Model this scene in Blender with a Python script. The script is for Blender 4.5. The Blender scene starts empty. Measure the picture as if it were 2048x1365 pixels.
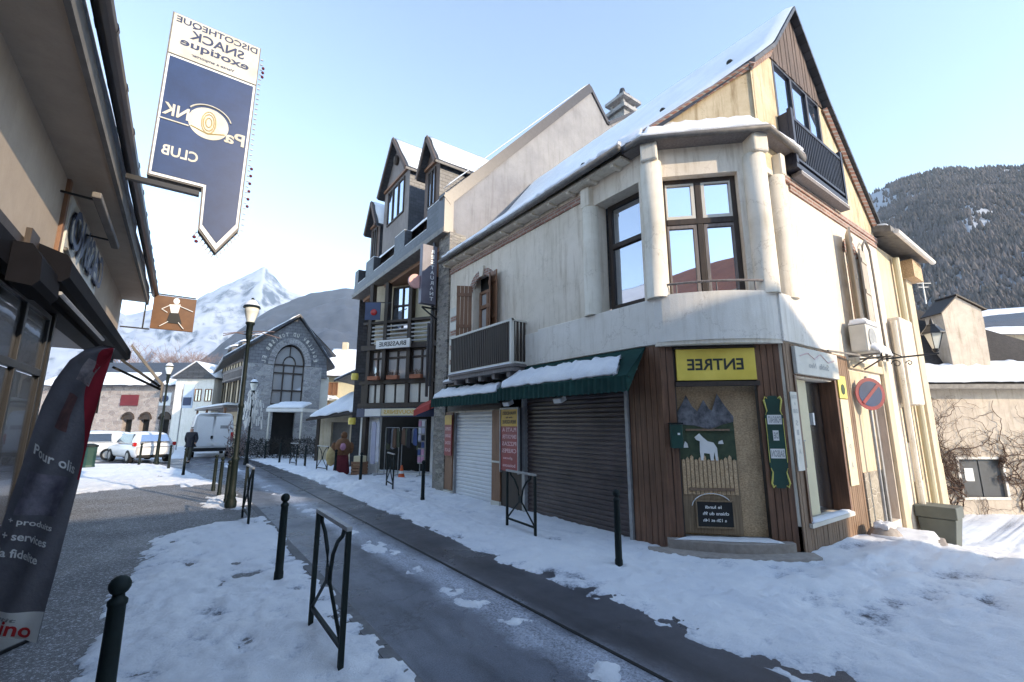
import bpy, math, random
import numpy as np
from mathutils import Vector, Matrix
random.seed(7)
R = math.radians
SC = bpy.context.scene
COL = SC.collection
# ------------------------------------------------------------------ camera, sky, sun, exposure
cd = bpy.data.cameras.new('camera'); cam = bpy.data.objects.new('camera', cd); COL.objects.link(cam)
cam.location = (0, 0, 1.85); cam.rotation_euler = (R(100.57), 0, R(-36))
cd.sensor_width = 36; cd.lens = 36 * 900 / 2048; cd.clip_start = .05; cd.clip_end = 20000
SC.camera = cam
SUN_DIR = Vector((.35, -.937, 0)).normalized() * math.cos(R(22)) + Vector((0, 0, math.sin(R(22))))
W = bpy.data.worlds.new('World'); SC.world = W; W.use_nodes = True
wn = W.node_tree.nodes; wl = W.node_tree.links
bg = wn['Background']; sky = wn.new('ShaderNodeTexSky'); sky.sky_type = 'NISHITA'; sky.sun_disc = False
sky.sun_elevation = R(22); sky.sun_rotation = math.atan2(SUN_DIR.x, SUN_DIR.y)
sky.air_density = 1.0; sky.dust_density = .05; sky.ozone_density = 1.4; sky.altitude = 1600
wl.new(sky.outputs[0], bg.inputs[0]); bg.inputs[1].default_value = .15
sl = bpy.data.lights.new('sun', 'SUN'); sl.energy = 1.75; sl.angle = R(.6); sl.color = (1, .9, .78)
so = bpy.data.objects.new('sun', sl); COL.objects.link(so)
so.rotation_euler = (-SUN_DIR).to_track_quat('-Z', 'Y').to_euler(); so.location = (0, 0, 40)
SC.view_settings.view_transform = 'Standard'; SC.view_settings.look = 'None'
SC.view_settings.exposure = 2.1; SC.view_settings.gamma = 1
SC.view_settings.use_white_balance = True; SC.view_settings.white_balance_temperature = 7700
SC.render.resolution_x = 1024; SC.render.resolution_y = 682

# ------------------------------------------------------------------ noise
def _h(i, j, s):
    v = np.sin(i * 127.1 + j * 311.7 + s * 74.7) * 43758.5453
    return v - np.floor(v)
def vn(x, y, s=0):
    xi = np.floor(x); yi = np.floor(y); fx = x - xi; fy = y - yi
    fx = fx * fx * (3 - 2 * fx); fy = fy * fy * (3 - 2 * fy)
    return (_h(xi, yi, s) * (1 - fx) + _h(xi + 1, yi, s) * fx) * (1 - fy) + (_h(xi, yi + 1, s) * (1 - fx) + _h(xi + 1, yi + 1, s) * fx) * fy
def fbm(x, y, s=0, o=5):
    a = 0; w = .5; t = 0
    for k in range(o):
        a = a + w * vn(x * 2 ** k + k * 17.3, y * 2 ** k - k * 9.1, s + k); t += w; w *= .5
    return a / t
def sm(e0, e1, x):
    t = np.clip((x - e0) / (e1 - e0), 0, 1); return t * t * (3 - 2 * t)

# ------------------------------------------------------------------ materials
MATS = {}
def _m(name):
    m = bpy.data.materials.new(name); m.use_nodes = True
    n = m.node_tree.nodes; l = m.node_tree.links
    return m, n, l, n['Principled BSDF']
def _ramp(n, stops):
    r = n.new('ShaderNodeValToRGB'); e = r.color_ramp.elements
    while len(e) < len(stops): e.new(.5)
    for k, (p, c) in enumerate(stops):
        e[k].position = p; e[k].color = (*c, 1) if len(c) == 3 else c
    return r
def _coord(n, l, stretch=(1, 1, 1), rnd=False):
    tc = n.new('ShaderNodeTexCoord'); mp = n.new('ShaderNodeMapping'); mp.inputs['Scale'].default_value = stretch
    l.new(tc.outputs['Object'], mp.inputs[0])
    return mp
def _noise(n, l, mp, scale, detail=6, rough=.6):
    t = n.new('ShaderNodeTexNoise'); t.inputs['Scale'].default_value = scale
    t.inputs['Detail'].default_value = detail; t.inputs['Roughness'].default_value = rough
    l.new(mp.outputs[0], t.inputs['Vector']); return t
def _bump(n, l, src, strength, dist, b, prev=None):
    bp = n.new('ShaderNodeBump'); bp.inputs['Strength'].default_value = strength; bp.inputs['Distance'].default_value = dist
    l.new(src, bp.inputs['Height'])
    if prev: l.new(prev.outputs[0], bp.inputs['Normal'])
    l.new(bp.outputs[0], b.inputs['Normal']); return bp
def _mul(n, l, a, bcol, fac=1.0, mode='MULTIPLY'):
    mx = n.new('ShaderNodeMix'); mx.data_type = 'RGBA'; mx.blend_type = mode; mx.inputs[0].default_value = fac
    l.new(a, mx.inputs[6]); l.new(bcol, mx.inputs[7]); return mx
def mat(name, c1, c2=None, scale=6, rough=.8, bump=.3, bscale=40, dist=.01, stretch=(1, 1, 1), metal=0, stain=.25, sscale=.7, spec=.5):
    if name in MATS: return MATS[name]
    m, n, l, b = _m(name); c2 = c2 or tuple(x * .8 for x in c1)
    mp = _coord(n, l, stretch); t = _noise(n, l, mp, scale, 8, .65)
    r = _ramp(n, [(.3, c2), (.68, c1)]); l.new(t.outputs[0], r.inputs[0])
    out = r.outputs[0]
    if stain:
        t2 = _noise(n, l, _coord(n, l), sscale, 5, .7)
        r2 = _ramp(n, [(.3, (1 - stain,) * 3), (.6, (1.0,) * 3)]); l.new(t2.outputs[0], r2.inputs[0])
        out = _mul(n, l, out, r2.outputs[0]).outputs[2]
    l.new(out, b.inputs['Base Color'])
    b.inputs['Roughness'].default_value = rough; b.inputs['Metallic'].default_value = metal
    b.inputs['Specular IOR Level'].default_value = spec
    if bump: _bump(n, l, _noise(n, l, mp, bscale, 6).outputs[0], bump, dist, b)
    MATS[name] = m; return m
def plaster(name, c1, c2, streak=(.55, .5, .42), amt=.5, crack=.25):
    m, n, l, b = _m(name)
    mp = _coord(n, l); t = _noise(n, l, mp, 1.3, 8, .7)
    r = _ramp(n, [(.32, c2), (.62, c1)]); l.new(t.outputs[0], r.inputs[0])
    t3 = _noise(n, l, _coord(n, l, (3.5, 3.5, .35)), 2.2, 8, .7)      # run-off streaks
    r3 = _ramp(n, [(.28, streak), (.5, (1, 1, 1))]); l.new(t3.outputs[0], r3.inputs[0])
    o = _mul(n, l, r.outputs[0], r3.outputs[0], amt)
    t4 = _noise(n, l, mp, 22, 8, .8); r4 = _ramp(n, [(.25, (.7, .66, .6)), (.42, (1, 1, 1))]); l.new(t4.outputs[0], r4.inputs[0])
    o = _mul(n, l, o.outputs[2], r4.outputs[0], .6)
    v = n.new('ShaderNodeTexVoronoi'); v.feature = 'DISTANCE_TO_EDGE'; v.inputs['Scale'].default_value = .9
    w = _noise(n, l, mp, 3, 6, .7); mx = n.new('ShaderNodeMix'); mx.data_type = 'RGBA'; mx.blend_type = 'LINEAR_LIGHT'; mx.inputs[0].default_value = .35
    l.new(mp.outputs[0], mx.inputs[6]); l.new(w.outputs['Color'], mx.inputs[7]); l.new(mx.outputs[2], v.inputs['Vector'])
    r5 = _ramp(n, [(.0, (.45, .4, .34)), (.006, (1, 1, 1))]); l.new(v.outputs['Distance'], r5.inputs[0])
    o = _mul(n, l, o.outputs[2], r5.outputs[0], crack)
    l.new(o.outputs[2], b.inputs['Base Color']); b.inputs['Roughness'].default_value = .85; b.inputs['Specular IOR Level'].default_value = .25
    _bump(n, l, _noise(n, l, mp, 60, 8).outputs[0], .35, .01, b)
    return m
def masonry(name, cols, mortar, scale=3.2, flat=1.9, mw=.05, bump=1.0):
    m, n, l, b = _m(name)
    mp = _coord(n, l, (1, 1, flat)); w = _noise(n, l, mp, 5, 3)
    mx = n.new('ShaderNodeMix'); mx.data_type = 'RGBA'; mx.blend_type = 'LINEAR_LIGHT'; mx.inputs[0].default_value = .04
    l.new(mp.outputs[0], mx.inputs[6]); l.new(w.outputs['Color'], mx.inputs[7])
    v = n.new('ShaderNodeTexVoronoi'); v.inputs['Scale'].default_value = scale; v.inputs['Randomness'].default_value = .85
    e = n.new('ShaderNodeTexVoronoi'); e.feature = 'DISTANCE_TO_EDGE'; e.inputs['Scale'].default_value = scale; e.inputs['Randomness'].default_value = .85
    l.new(mx.outputs[2], v.inputs['Vector']); l.new(mx.outputs[2], e.inputs['Vector'])
    sp = n.new('ShaderNodeSeparateColor'); l.new(v.outputs['Color'], sp.inputs[0])
    r = _ramp(n, [(k / max(1, len(cols) - 1), c) for k, c in enumerate(cols)]); l.new(sp.outputs[0], r.inputs[0])
    nn = _noise(n, l, mp, 14, 8); r2 = _ramp(n, [(.3, (.65,) * 3), (.7, (1.1,) * 3)]); l.new(nn.outputs[0], r2.inputs[0])
    o = _mul(n, l, r.outputs[0], r2.outputs[0])
    er = _ramp(n, [(mw * .4, (0, 0, 0)), (mw, (1, 1, 1))]); l.new(e.outputs['Distance'], er.inputs[0])
    fm = n.new('ShaderNodeMix'); fm.data_type = 'RGBA'; l.new(er.outputs[0], fm.inputs[0]); fm.inputs[6].default_value = (*mortar, 1); l.new(o.outputs[2], fm.inputs[7])
    l.new(fm.outputs[2], b.inputs['Base Color']); b.inputs['Roughness'].default_value = .9
    p = _bump(n, l, er.outputs[0], bump, .03, b); _bump(n, l, nn.outputs[0], .4, .01, b, p)
    return m
def courses(name, c1, c2, mortar, sc=1.0, bw=.25, rh=.12, mort=.012, rough=.6, bump=.6):
    m, n, l, b = _m(name)
    tc = n.new('ShaderNodeTexCoord'); s = n.new('ShaderNodeSeparateXYZ'); l.new(tc.outputs['Object'], s.inputs[0])
    ad = n.new('ShaderNodeMath'); l.new(s.outputs[0], ad.inputs[0]); l.new(s.outputs[1], ad.inputs[1])
    cb = n.new('ShaderNodeCombineXYZ'); l.new(ad.outputs[0], cb.inputs[0]); l.new(s.outputs[2], cb.inputs[1])
    br = n.new('ShaderNodeTexBrick'); br.inputs['Scale'].default_value = sc
    br.inputs['Brick Width'].default_value = bw; br.inputs['Row Height'].default_value = rh; br.inputs['Mortar Size'].default_value = mort
    br.inputs['Color1'].default_value = (*c1, 1); br.inputs['Color2'].default_value = (*c2, 1); br.inputs['Mortar'].default_value = (*mortar, 1)
    l.new(cb.outputs[0], br.inputs['Vector'])
    nn = _noise(n, l, _coord(n, l), 3, 8); r2 = _ramp(n, [(.3, (.7,) * 3), (.7, (1.1,) * 3)]); l.new(nn.outputs[0], r2.inputs[0])
    o = _mul(n, l, br.outputs[0], r2.outputs[0]); l.new(o.outputs[2], b.inputs['Base Color']); b.inputs['Roughness'].default_value = rough
    iv = n.new('ShaderNodeMath'); iv.operation = 'SUBTRACT'; iv.inputs[0].default_value = 1; l.new(br.outputs['Fac'], iv.inputs[1])
    _bump(n, l, iv.outputs[0], bump, .01, b); return m
def glassmat(name, inner=(.03, .035, .04), mix=.35, tint=(.85, .9, 1)):
    m = bpy.data.materials.new(name); m.use_nodes = True; n = m.node_tree.nodes; l = m.node_tree.links
    b = n['Principled BSDF']; b.inputs['Base Color'].default_value = (*inner, 1); b.inputs['Roughness'].default_value = .25
    g = n.new('ShaderNodeBsdfGlossy'); g.inputs['Roughness'].default_value = .015; g.inputs['Color'].default_value = (*tint, 1)
    nn = _noise(n, l, _coord(n, l), .8, 2); bp = n.new('ShaderNodeBump'); bp.inputs['Strength'].default_value = .05; bp.inputs['Distance'].default_value = .05
    l.new(nn.outputs[0], bp.inputs['Height']); l.new(bp.outputs[0], g.inputs['Normal'])
    mx = n.new('ShaderNodeMixShader'); mx.inputs[0].default_value = mix
    l.new(b.outputs[0], mx.inputs[1]); l.new(g.outputs[0], mx.inputs[2]); l.new(mx.outputs[0], n['Material Output'].inputs[0]); return m
def snowmat(name, attr=False, dirt=.25):
    m, n, l, b = _m(name); mp = _coord(n, l)
    t = _noise(n, l, mp, 1.1, 8, .7); r = _ramp(n, [(.3, (.74, .77, .83)), (.65, (.9, .91, .93))]); l.new(t.outputs[0], r.inputs[0]); out = r.outputs[0]
    if attr:
        a = n.new('ShaderNodeAttribute'); a.attribute_name = 'thick'
        t2 = _noise(n, l, mp, 26, 8, .75); ad = n.new('ShaderNodeMath'); ad.operation = 'MULTIPLY_ADD'; ad.inputs[1].default_value = 1.0
        mm = n.new('ShaderNodeMath'); mm.operation = 'MULTIPLY_ADD'; mm.inputs[1].default_value = 1.5; mm.inputs[2].default_value = -.75
        l.new(t2.outputs[0], mm.inputs[0]); l.new(a.outputs['Fac'], ad.inputs[0]); l.new(mm.outputs[0], ad.inputs[2])
        r2 = _ramp(n, [(.0, (.1, .1, .11)), (.16, (.4, .42, .46)), (.36, (.78, .8, .84)), (.6, (1, 1, 1))]); l.new(ad.outputs[0], r2.inputs[0])
        out = _mul(n, l, out, r2.outputs[0]).outputs[2]
    l.new(out, b.inputs['Base Color']); b.inputs['Roughness'].default_value = .6; b.inputs['Specular IOR Level'].default_value = .3
    p = _bump(n, l, _noise(n, l, mp, 9, 8, .7).outputs[0], .5, .05, b); _bump(n, l, _noise(n, l, mp, 45, 6, .85).outputs[0], .8, .02, b, p)
    return m

M = {}
M['plaster'] = plaster('cream_plaster', (.79, .70, .59), (.67, .59, .48), (.57, .49, .40), amt=.7, crack=.5)
M['white_plaster'] = plaster('off_white_plaster', (.82, .77, .70), (.74, .69, .61), (.62, .57, .5), .45, .6)
M['gable_plaster'] = plaster('ochre_gable_plaster', (.64, .53, .37), (.49, .38, .24), (.42, .33, .23), .85, .6)
M['col_plaster'] = plaster('column_plaster', (.80, .73, .62), (.66, .59, .48), (.55, .49, .41), .55, .7)
M['grey_render'] = plaster('grey_render', (.27, .265, .27), (.21, .205, .215), (.75, .73, .72), .7, .15)
M['beige_render'] = plaster('beige_render', (.47, .38, .30), (.40, .32, .25), (.85, .82, .8), .4, .05)
M['cream_render'] = plaster('cream_render', (.62, .52, .38), (.52, .43, .31), (.6, .52, .42), .6, .4)
M['sun_wall'] = plaster('rough_lime_wall', (.62, .53, .43), (.46, .38, .31), (.5, .42, .34), .6, .4)
M['wood'] = mat('varnished_red_brown_wood', (.24, .115, .065), (.10, .045, .025), 3, .45, .3, 30, .004, (9, 9, .5), stain=.45)
M['wood_side'] = mat('weathered_brown_boards', (.30, .19, .12), (.17, .10, .06), 3, .7, .3, 30, .004, (9, 9, .5), stain=.35)
M['wood_dark'] = mat('dark_brown_timber', (.055, .035, .025), (.025, .017, .013), 4, .6, .3, 40, .004, (6, 6, .6))
M['wood_mid'] = mat('brown_shutter_wood', (.30, .15, .08), (.19, .09, .05), 4, .6, .3, 40, .004, (6, 6, .6))
M['grey_wood'] = mat('grey_weathered_wood', (.26, .23, .22), (.15, .13, .125), 4, .8, .4, 40, .006, (7, 7, .6))
M['gable_wood'] = mat('old_gable_timber', (.17, .12, .10), (.08, .055, .048), 3, .8, .5, 30, .006, (8, 8, .5), stain=.4)
M['pale_shutter'] = mat('pale_painted_shutter', (.55, .48, .40), (.45, .38, .3), 4, .7, .3, 40, .004, (6, 6, .6))
M['osb'] = mat('chipboard_panel', (.76, .54, .33), (.34, .19, .09), 38, .7, .4, 50, .004, (1, 1, 1.6), stain=.3, sscale=3)
M['steel_white'] = mat('white_lacquered_steel', (.66, .68, .7), (.6, .62, .65), 2, .35, .05, 30, stain=.12)
M['steel_brown'] = mat('dark_brown_lacquered_steel', (.10, .07, .066), (.055, .038, .038), 2.2, .42, .1, 30, stain=.45, sscale=1.5)
M['galv'] = mat('galvanised_steel', (.42, .42, .42), (.28, .28, .28), 9, .5, .1, 30, metal=.3)
M['zinc'] = mat('weathered_zinc_gutter', (.23, .21, .19), (.12, .11, .1), 7, .6, .2, 30, metal=.2)
M['gutter_dark'] = mat('dark_brown_gutter', (.045, .04, .045), (.025, .022, .025), 7, .35, .1, 30)
M['green_iron'] = mat('dark_green_cast_iron', (.009, .018, .017), (.004, .009, .009), 12, .6, .25, 60, .002, stain=.3, sscale=5, spec=.25)
M['black_iron'] = mat('black_painted_iron', (.012, .012, .014), (.006, .006, .007), 12, .4, .2, 60, .002)
M['navy_iron'] = mat('blue_black_painted_rail', (.02, .025, .045), (.012, .014, .025), 12, .45, .2, 60, .002)
M['awning'] = mat('dark_green_canvas', (.014, .062, .054), (.009, .04, .036), 4, .9, .25, 300, .002, stain=.3, spec=.2)
M['black_cloth'] = mat('black_awning_casing', (.008, .008, .011), (.005, .005, .007), 4, .8, .1, 30, spec=.1)
M['grey_canvas'] = mat('grey_beige_canvas', (.22, .2, .18), (.16, .145, .13), 4, .9, .1, 30)
M['stone'] = masonry('grey_schist_masonry', [(.16, .14, .12), (.34, .3, .26), (.22, .2, .19), (.4, .36, .3), (.12, .11, .1)], (.40, .37, .32), 4.5, 2.4)
M['pale_stone'] = masonry('pale_fieldstone_masonry', [(.4, .35, .28), (.3, .26, .21), (.46, .41, .33)], (.46, .41, .34), 3, 1.5, .05, .6)
M['grey_stone'] = masonry('grey_cut_stone', [(.30, .30, .31), (.42, .41, .40), (.36, .35, .35), (.24, .24, .25)], (.42, .41, .41), 2.6, 1.8)
M['far_stone'] = masonry('warm_grey_fieldstone', [(.32, .27, .25), (.42, .36, .33), (.25, .21, .2)], (.42, .38, .35), 2, 1.6)
M['slate'] = courses('dark_slate_cladding', (.035, .038, .047), (.06, .063, .075), (.015, .015, .018), 1, .22, .14, .008, .45)
M['old_slate'] = mat('mossy_old_slate', (.05, .042, .04), (.02, .018, .019), 9, .85, .8, 22, .03, (1, 1, 2), stain=.4)
M['grey_slate'] = courses('pale_grey_slate', (.16, .165, .18), (.21, .215, .23), (.08, .08, .09), 1, .3, .2, .012, .6)
M['grey_kerb'] = mat('grey_kerb_stone', (.17, .17, .175), (.10, .10, .105), 9, .8, .4, 30)
M['brick'] = courses('red_brick', (.30, .14, .10), (.38, .2, .15), (.4, .36, .32), 1, .22, .07, .012, .85)
M['snow'] = snowmat('roof_snow')
M['ground_snow'] = snowmat('ground_snow', True)
M['glass'] = glassmat('window_glass', (.03, .04, .05), .5)
M['glass_blue'] = glassmat('sky_window_glass', (.03, .04, .05), .75)
M['glass_dark'] = glassmat('shop_glass', (.012, .012, .014), .13)
M['glass_curtain'] = glassmat('curtained_glass', (.45, .45, .45), .3)
M['white'] = mat('white_paint', (.78, .77, .74), (.72, .7, .66), 3, .5, .05, 30, stain=.12)
M['offwhite'] = mat('off_white_panel', (.68, .65, .58), (.6, .57, .5), 3, .55, .05, 30, stain=.2)
M['cream_panel'] = mat('cream_panel', (.70, .62, .42), (.64, .56, .38), 3, .7, .05, 30, stain=.1)
M['yellow'] = mat('yellow_sign_face', (.86, .64, .12), (.78, .56, .08), 3, .4, .05, 30, stain=.12)
M['ink'] = mat('dark_lettering', (.03, .035, .03), (.02, .022, .02), 3, .5, 0, stain=0)
M['navy'] = mat('navy_blue_panel', (.014, .042, .125), (.009, .03, .095), 2, .35, .05, 30, stain=.3, sscale=1.5)
M['navy_ink'] = mat('navy_lettering', (.012, .025, .08), None, 3, .5, 0, stain=0)
M['sign_cream'] = mat('yellowed_sign_face', (.64, .60, .50), (.54, .48, .37), 3, .6, .05, 30, stain=.35)
M['white_line'] = mat('white_sign_lettering', (.8, .8, .78), (.75, .75, .73), 3, .5, 0, stain=0)
M['red_ink'] = mat('red_lettering', (.5, .02, .02), None, 3, .5, 0, stain=0)
M['red_panel'] = mat('dark_red_menu_board', (.30, .015, .025), (.22, .01, .02), 3, .45, .05, 30)
M['pink_ink'] = mat('pale_pink_lettering', (.75, .45, .47), None, 3, .5, 0, stain=0)
M['amber'] = mat('amber_board', (.70, .42, .06), (.6, .34, .04), 3, .5, 0)
M['green_panel'] = mat('dark_green_sign_panel', (.01, .06, .045), (.008, .045, .035), 3, .4, .05, 30)
M['gold_ink'] = mat('yellow_scroll_paint', (.7, .62, .15), None, 3, .5, 0, stain=0)
M['black'] = mat('matt_black', (.01, .01, .01), (.006, .006, .006), 3, .6, 0)
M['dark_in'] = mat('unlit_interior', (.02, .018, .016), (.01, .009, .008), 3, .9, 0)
M['rubber'] = mat('black_rubber', (.015, .015, .015), (.01, .01, .01), 3, .8, 0)
M['car_white'] = mat('white_car_paint', (.78, .78, .78), (.76, .76, .76), 1, .2, 0, stain=.1)
M['car_blue'] = mat('pale_blue_car_paint', (.5, .58, .7), (.48, .56, .68), 1, .2, 0, stain=.1)
M['lamp_red'] = mat('red_tail_lamp', (.5, .02, .02), (.4, .01, .01), 3, .2, 0)
M['lamp_glass'] = mat('frosted_lamp_glass', (.72, .72, .66), (.66, .66, .58), 3, .25, 0, stain=.1)
M['skin'] = mat('skin', (.5, .3, .22), None, 3, .6, 0, stain=0)
M['jacket'] = mat('dark_navy_jacket', (.022, .022, .034), (.012, .012, .02), 8, .8, .2, 30)
M['trousers'] = mat('dark_olive_trousers', (.05, .055, .045), (.03, .033, .028), 8, .9, .2, 30)
M['hair'] = mat('dark_grey_hair', (.05, .045, .04), None, 8, .8, 0)
M['orange'] = mat('orange_plastic', (.75, .12, .03), None, 3, .4, 0, stain=0)
M['bark'] = mat('vine_bark', (.14, .08, .055), (.07, .04, .03), 10, .9, .3, 30)
M['frost_twig'] = mat('frosted_twigs', (.34, .25, .23), (.22, .15, .14), 10, .9, 0)
M['terracotta'] = mat('terracotta', (.42, .15, .08), None, 5, .8, .1, 30)
M['roof_tile'] = mat('orange_roof_tiles', (.5, .16, .07), (.36, .1, .05), 5, .8, .3, 30)
M['wheelie'] = mat('grey_green_bin_plastic', (.11, .125, .11), None, 5, .5, .05, 30)
M['stepstone'] = mat('worn_granite_step', (.40, .35, .31), (.28, .24, .21), 12, .8, .4, 30)
M['hay'] = mat('straw_coloured_cloth', (.62, .48, .24), (.45, .32, .14), 9, .9, .4, 30)
M['brown_fur'] = mat('brown_cloth', (.24, .11, .05), (.14, .06, .03), 12, .9, .4, 30)
M['maroon'] = mat('maroon_cloth', (.16, .02, .03), None, 8, .9, .3, 30)
M['grass'] = mat('painted_meadow', (.06, .085, .04), (.02, .04, .02), 7, .7, 0)
M['rockpaint'] = mat('painted_rock', (.22, .22, .24), (.012, .012, .016), 9, .7, 0, stain=.2)
M['plank_paint'] = mat('pale_sawn_planks', (.36, .25, .15), (.16, .10, .055), 4, .7, .2, 30, .003, (14, 14, .6))

# ------------------------------------------------------------------ mesh builder
def frame(o, ang): return Matrix.Translation(Vector(o)) @ Matrix.Rotation(R(ang), 4, 'Z')
_txt = {}
def txtmesh(s):
    if s in _txt: return _txt[s]
    cu = bpy.data.curves.new('t', 'FONT'); cu.body = s; cu.size = 1; cu.resolution_u = 3; cu.offset = .022; cu.extrude = 0
    ob = bpy.data.objects.new('t', cu); COL.objects.link(ob)
    dg = bpy.context.evaluated_depsgraph_get(); me = bpy.data.meshes.new_from_object(ob.evaluated_get(dg))
    vs = [(v.co.x, v.co.y) for v in me.vertices]; fs = [tuple(p.vertices) for p in me.polygons]
    bpy.data.objects.remove(ob); bpy.data.curves.remove(cu); bpy.data.meshes.remove(me)
    x0 = min(v[0] for v in vs); x1 = max(v[0] for v in vs); y0 = min(v[1] for v in vs); y1 = max(v[1] for v in vs)
    vs = [((a - x0) / (x1 - x0), (b - y0) / (y1 - y0)) for a, b in vs]
    _txt[s] = (vs, fs); return _txt[s]
SPLIT = {'bulb_sockets', 'arm', 'arch_lettering', 'arch_spandrel', 'brick_quoins', 'pale_quoins', 'shutter_guide', 'rake_bricks', 'sign_trim', 'corbel', 'rail', 'timber_post', 'post_foot', 'roof_vent', 'lettering', 'dark_lettering', 'pale_lettering', 'white_lettering', 'brick_belt', 'casement', 'parapet_snow', 'dark_fascia', 'plaster_panel', 'stones', 'painted_dog', 'notice', 'awning_arm', 'bulbs', 'white_labels', 'gold_scrolls', 'grey_shutters', 'slate_cheeks', 'barge_boards', 'cream_bay', 'cladding_back'}
class MB:
    def __init__(s, fr=None): s.v = []; s.f = []; s.fr = fr; s.smooth = False; s.marks = []
    def add(s, vs, fs, mtx=None):
        k = len(s.v); s.marks.append((k, len(s.f)))
        for p in vs:
            p = Vector(p)
            if mtx is not None: p = mtx @ p
            if s.fr is not None: p = s.fr @ p
            s.v.append(tuple(p))
        s.f += [tuple(i + k for i in f) for f in fs]; return s
    def box(s, x0, x1, y0, y1, z0, z1, mtx=None):
        vs = [(x, y, z) for z in (z0, z1) for y in (y0, y1) for x in (x0, x1)]
        return s.add(vs, [(0, 2, 3, 1), (4, 5, 7, 6), (0, 1, 5, 4), (2, 6, 7, 3), (0, 4, 6, 2), (1, 3, 7, 5)], mtx)
    def prism(s, pts, a, b):                       # pts (u,z) extruded in local Y from a to b
        n = len(pts); vs = [(u, a, z) for u, z in pts] + [(u, b, z) for u, z in pts]
        return s.add(vs, [tuple(range(n)), tuple(range(2 * n - 1, n - 1, -1))] + [(i, i + n, (i + 1) % n + n, (i + 1) % n) for i in range(n)])
    def xprism(s, pts, a, b):                      # pts (y,z) extruded in local X
        n = len(pts); vs = [(a, u, z) for u, z in pts] + [(b, u, z) for u, z in pts]
        return s.add(vs, [tuple(range(n)), tuple(range(2 * n - 1, n - 1, -1))] + [(i, i + n, (i + 1) % n + n, (i + 1) % n) for i in range(n)])
    def zprism(s, pts, a, b):
        n = len(pts); vs = [(x, y, a) for x, y in pts] + [(x, y, b) for x, y in pts]
        return s.add(vs, [tuple(range(n)), tuple(range(2 * n - 1, n - 1, -1))] + [(i, i + n, (i + 1) % n + n, (i + 1) % n) for i in range(n)])
    def bar(s, p, q, w, h=None):
        h = h or w; p = Vector(p); q = Vector(q); d = q - p; L = d.length
        m = Matrix.Translation(p) @ d.to_track_quat('Y', 'Z').to_matrix().to_4x4()
        return s.box(-w / 2, w / 2, 0, L, -h / 2, h / 2, m)
    def tube(s, pts, r, n=8, cap=True):
        pts = [Vector(p) for p in pts]; rr = r if isinstance(r, (list, tuple)) else [r] * len(pts); vs = []; fs = []
        up = Vector((0, 0, 1))
        for i, p in enumerate(pts):
            d = (pts[min(i + 1, len(pts) - 1)] - pts[max(i - 1, 0)]).normalized()
            a = d.cross(up if abs(d.z) < .95 else Vector((1, 0, 0))).normalized(); b = d.cross(a)
            for k in range(n):
                t = 2 * math.pi * k / n; vs.append(p + (a * math.cos(t) + b * math.sin(t)) * rr[i])
        for i in range(len(pts) - 1):
            for k in range(n): fs.append((i * n + k, i * n + (k + 1) % n, (i + 1) * n + (k + 1) % n, (i + 1) * n + k))
        if cap: fs += [tuple(range(n)), tuple(range((len(pts) - 1) * n, len(pts) * n))]
        return s.add(vs, fs)
    def lathe(s, prof, c=(0, 0, 0), n=16, mtx=None):
        vs = []; fs = []
        for r, z in prof:
            for k in range(n):
                t = 2 * math.pi * k / n; vs.append((c[0] + r * math.cos(t), c[1] + r * math.sin(t), c[2] + z))
        for i in range(len(prof) - 1):
            for k in range(n): fs.append((i * n + k, i * n + (k + 1) % n, (i + 1) * n + (k + 1) % n, (i + 1) * n + k))
        fs += [tuple(range(n)), tuple(range((len(prof) - 1) * n, len(prof) * n))]
        return s.add(vs, fs, mtx)
    def ball(s, c, r, n=12, sz=1, sy=1):
        k = n // 2; vs = []; fs = []
        for i in range(k + 1):
            a = math.pi * i / k - math.pi / 2
            for j in range(n):
                t = 2 * math.pi * j / n; vs.append((c[0] + r * math.cos(a) * math.cos(t), c[1] + r * sy * math.cos(a) * math.sin(t), c[2] + r * sz * math.sin(a)))
        for i in range(k):
            for j in range(n): fs.append((i * n + j, i * n + (j + 1) % n, (i + 1) * n + (j + 1) % n, (i + 1) * n + j))
        return s.add(vs, fs)
    def text(s, t, u0, u1, z0, z1, y, mirror=False, depth=.004):
        vs, fs = txtmesh(t); P = []
        for a, b in vs:
            u = (1 - a) if mirror else a
            P.append((u0 + (u1 - u0) * u, y, z0 + (z1 - z0) * b))
        return s.add(P, fs)
    def slab(s, A, B, C, D, th, nx=24, ny=8, jit=.04, seed=0, lump=.5):   # snow lying on a quad, rounded ragged rim
        A, B, C, D = map(Vector, (A, B, C, D)); vs = []; fs = []
        for lay in (0, 1):
            for j in range(ny + 1):
                for i in range(nx + 1):
                    u = i / nx; v = j / ny
                    w = 0 if (i in (0, nx) or j in (0, ny)) else 1
                    if not w:
                        uu = u; vv = v
                        if i == 0: uu += jit * abs(float(vn(np.float64(j * .9), np.float64(3), seed)))
                        if i == nx: uu -= jit * abs(float(vn(np.float64(j * .9), np.float64(9), seed)))
                        if j == 0: vv += jit * 2 * abs(float(vn(np.float64(i * .7), np.float64(5), seed)))
                        if j == ny: vv -= jit * 2 * abs(float(vn(np.float64(i * .7), np.float64(7), seed)))
                        u, v = uu, vv
                    p = (A * (1 - u) + B * u) * (1 - v) + (D * (1 - u) + C * u) * v
                    if lay == 0: h = .004
                    elif not w: h = th * .35
                    else: h = th * (1 - lump / 2 + lump * float(vn(np.float64(i * .6), np.float64(j * .8), seed + 2)))
                    vs.append(p + Vector((0, 0, h)))
        n1 = (nx + 1) * (ny + 1)
        for j in range(ny):
            for i in range(nx):
                a = j * (nx + 1) + i; q = (a, a + 1, a + nx + 2, a + nx + 1); fs.append(q[::-1]); fs.append(tuple(k + n1 for k in q))
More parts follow.
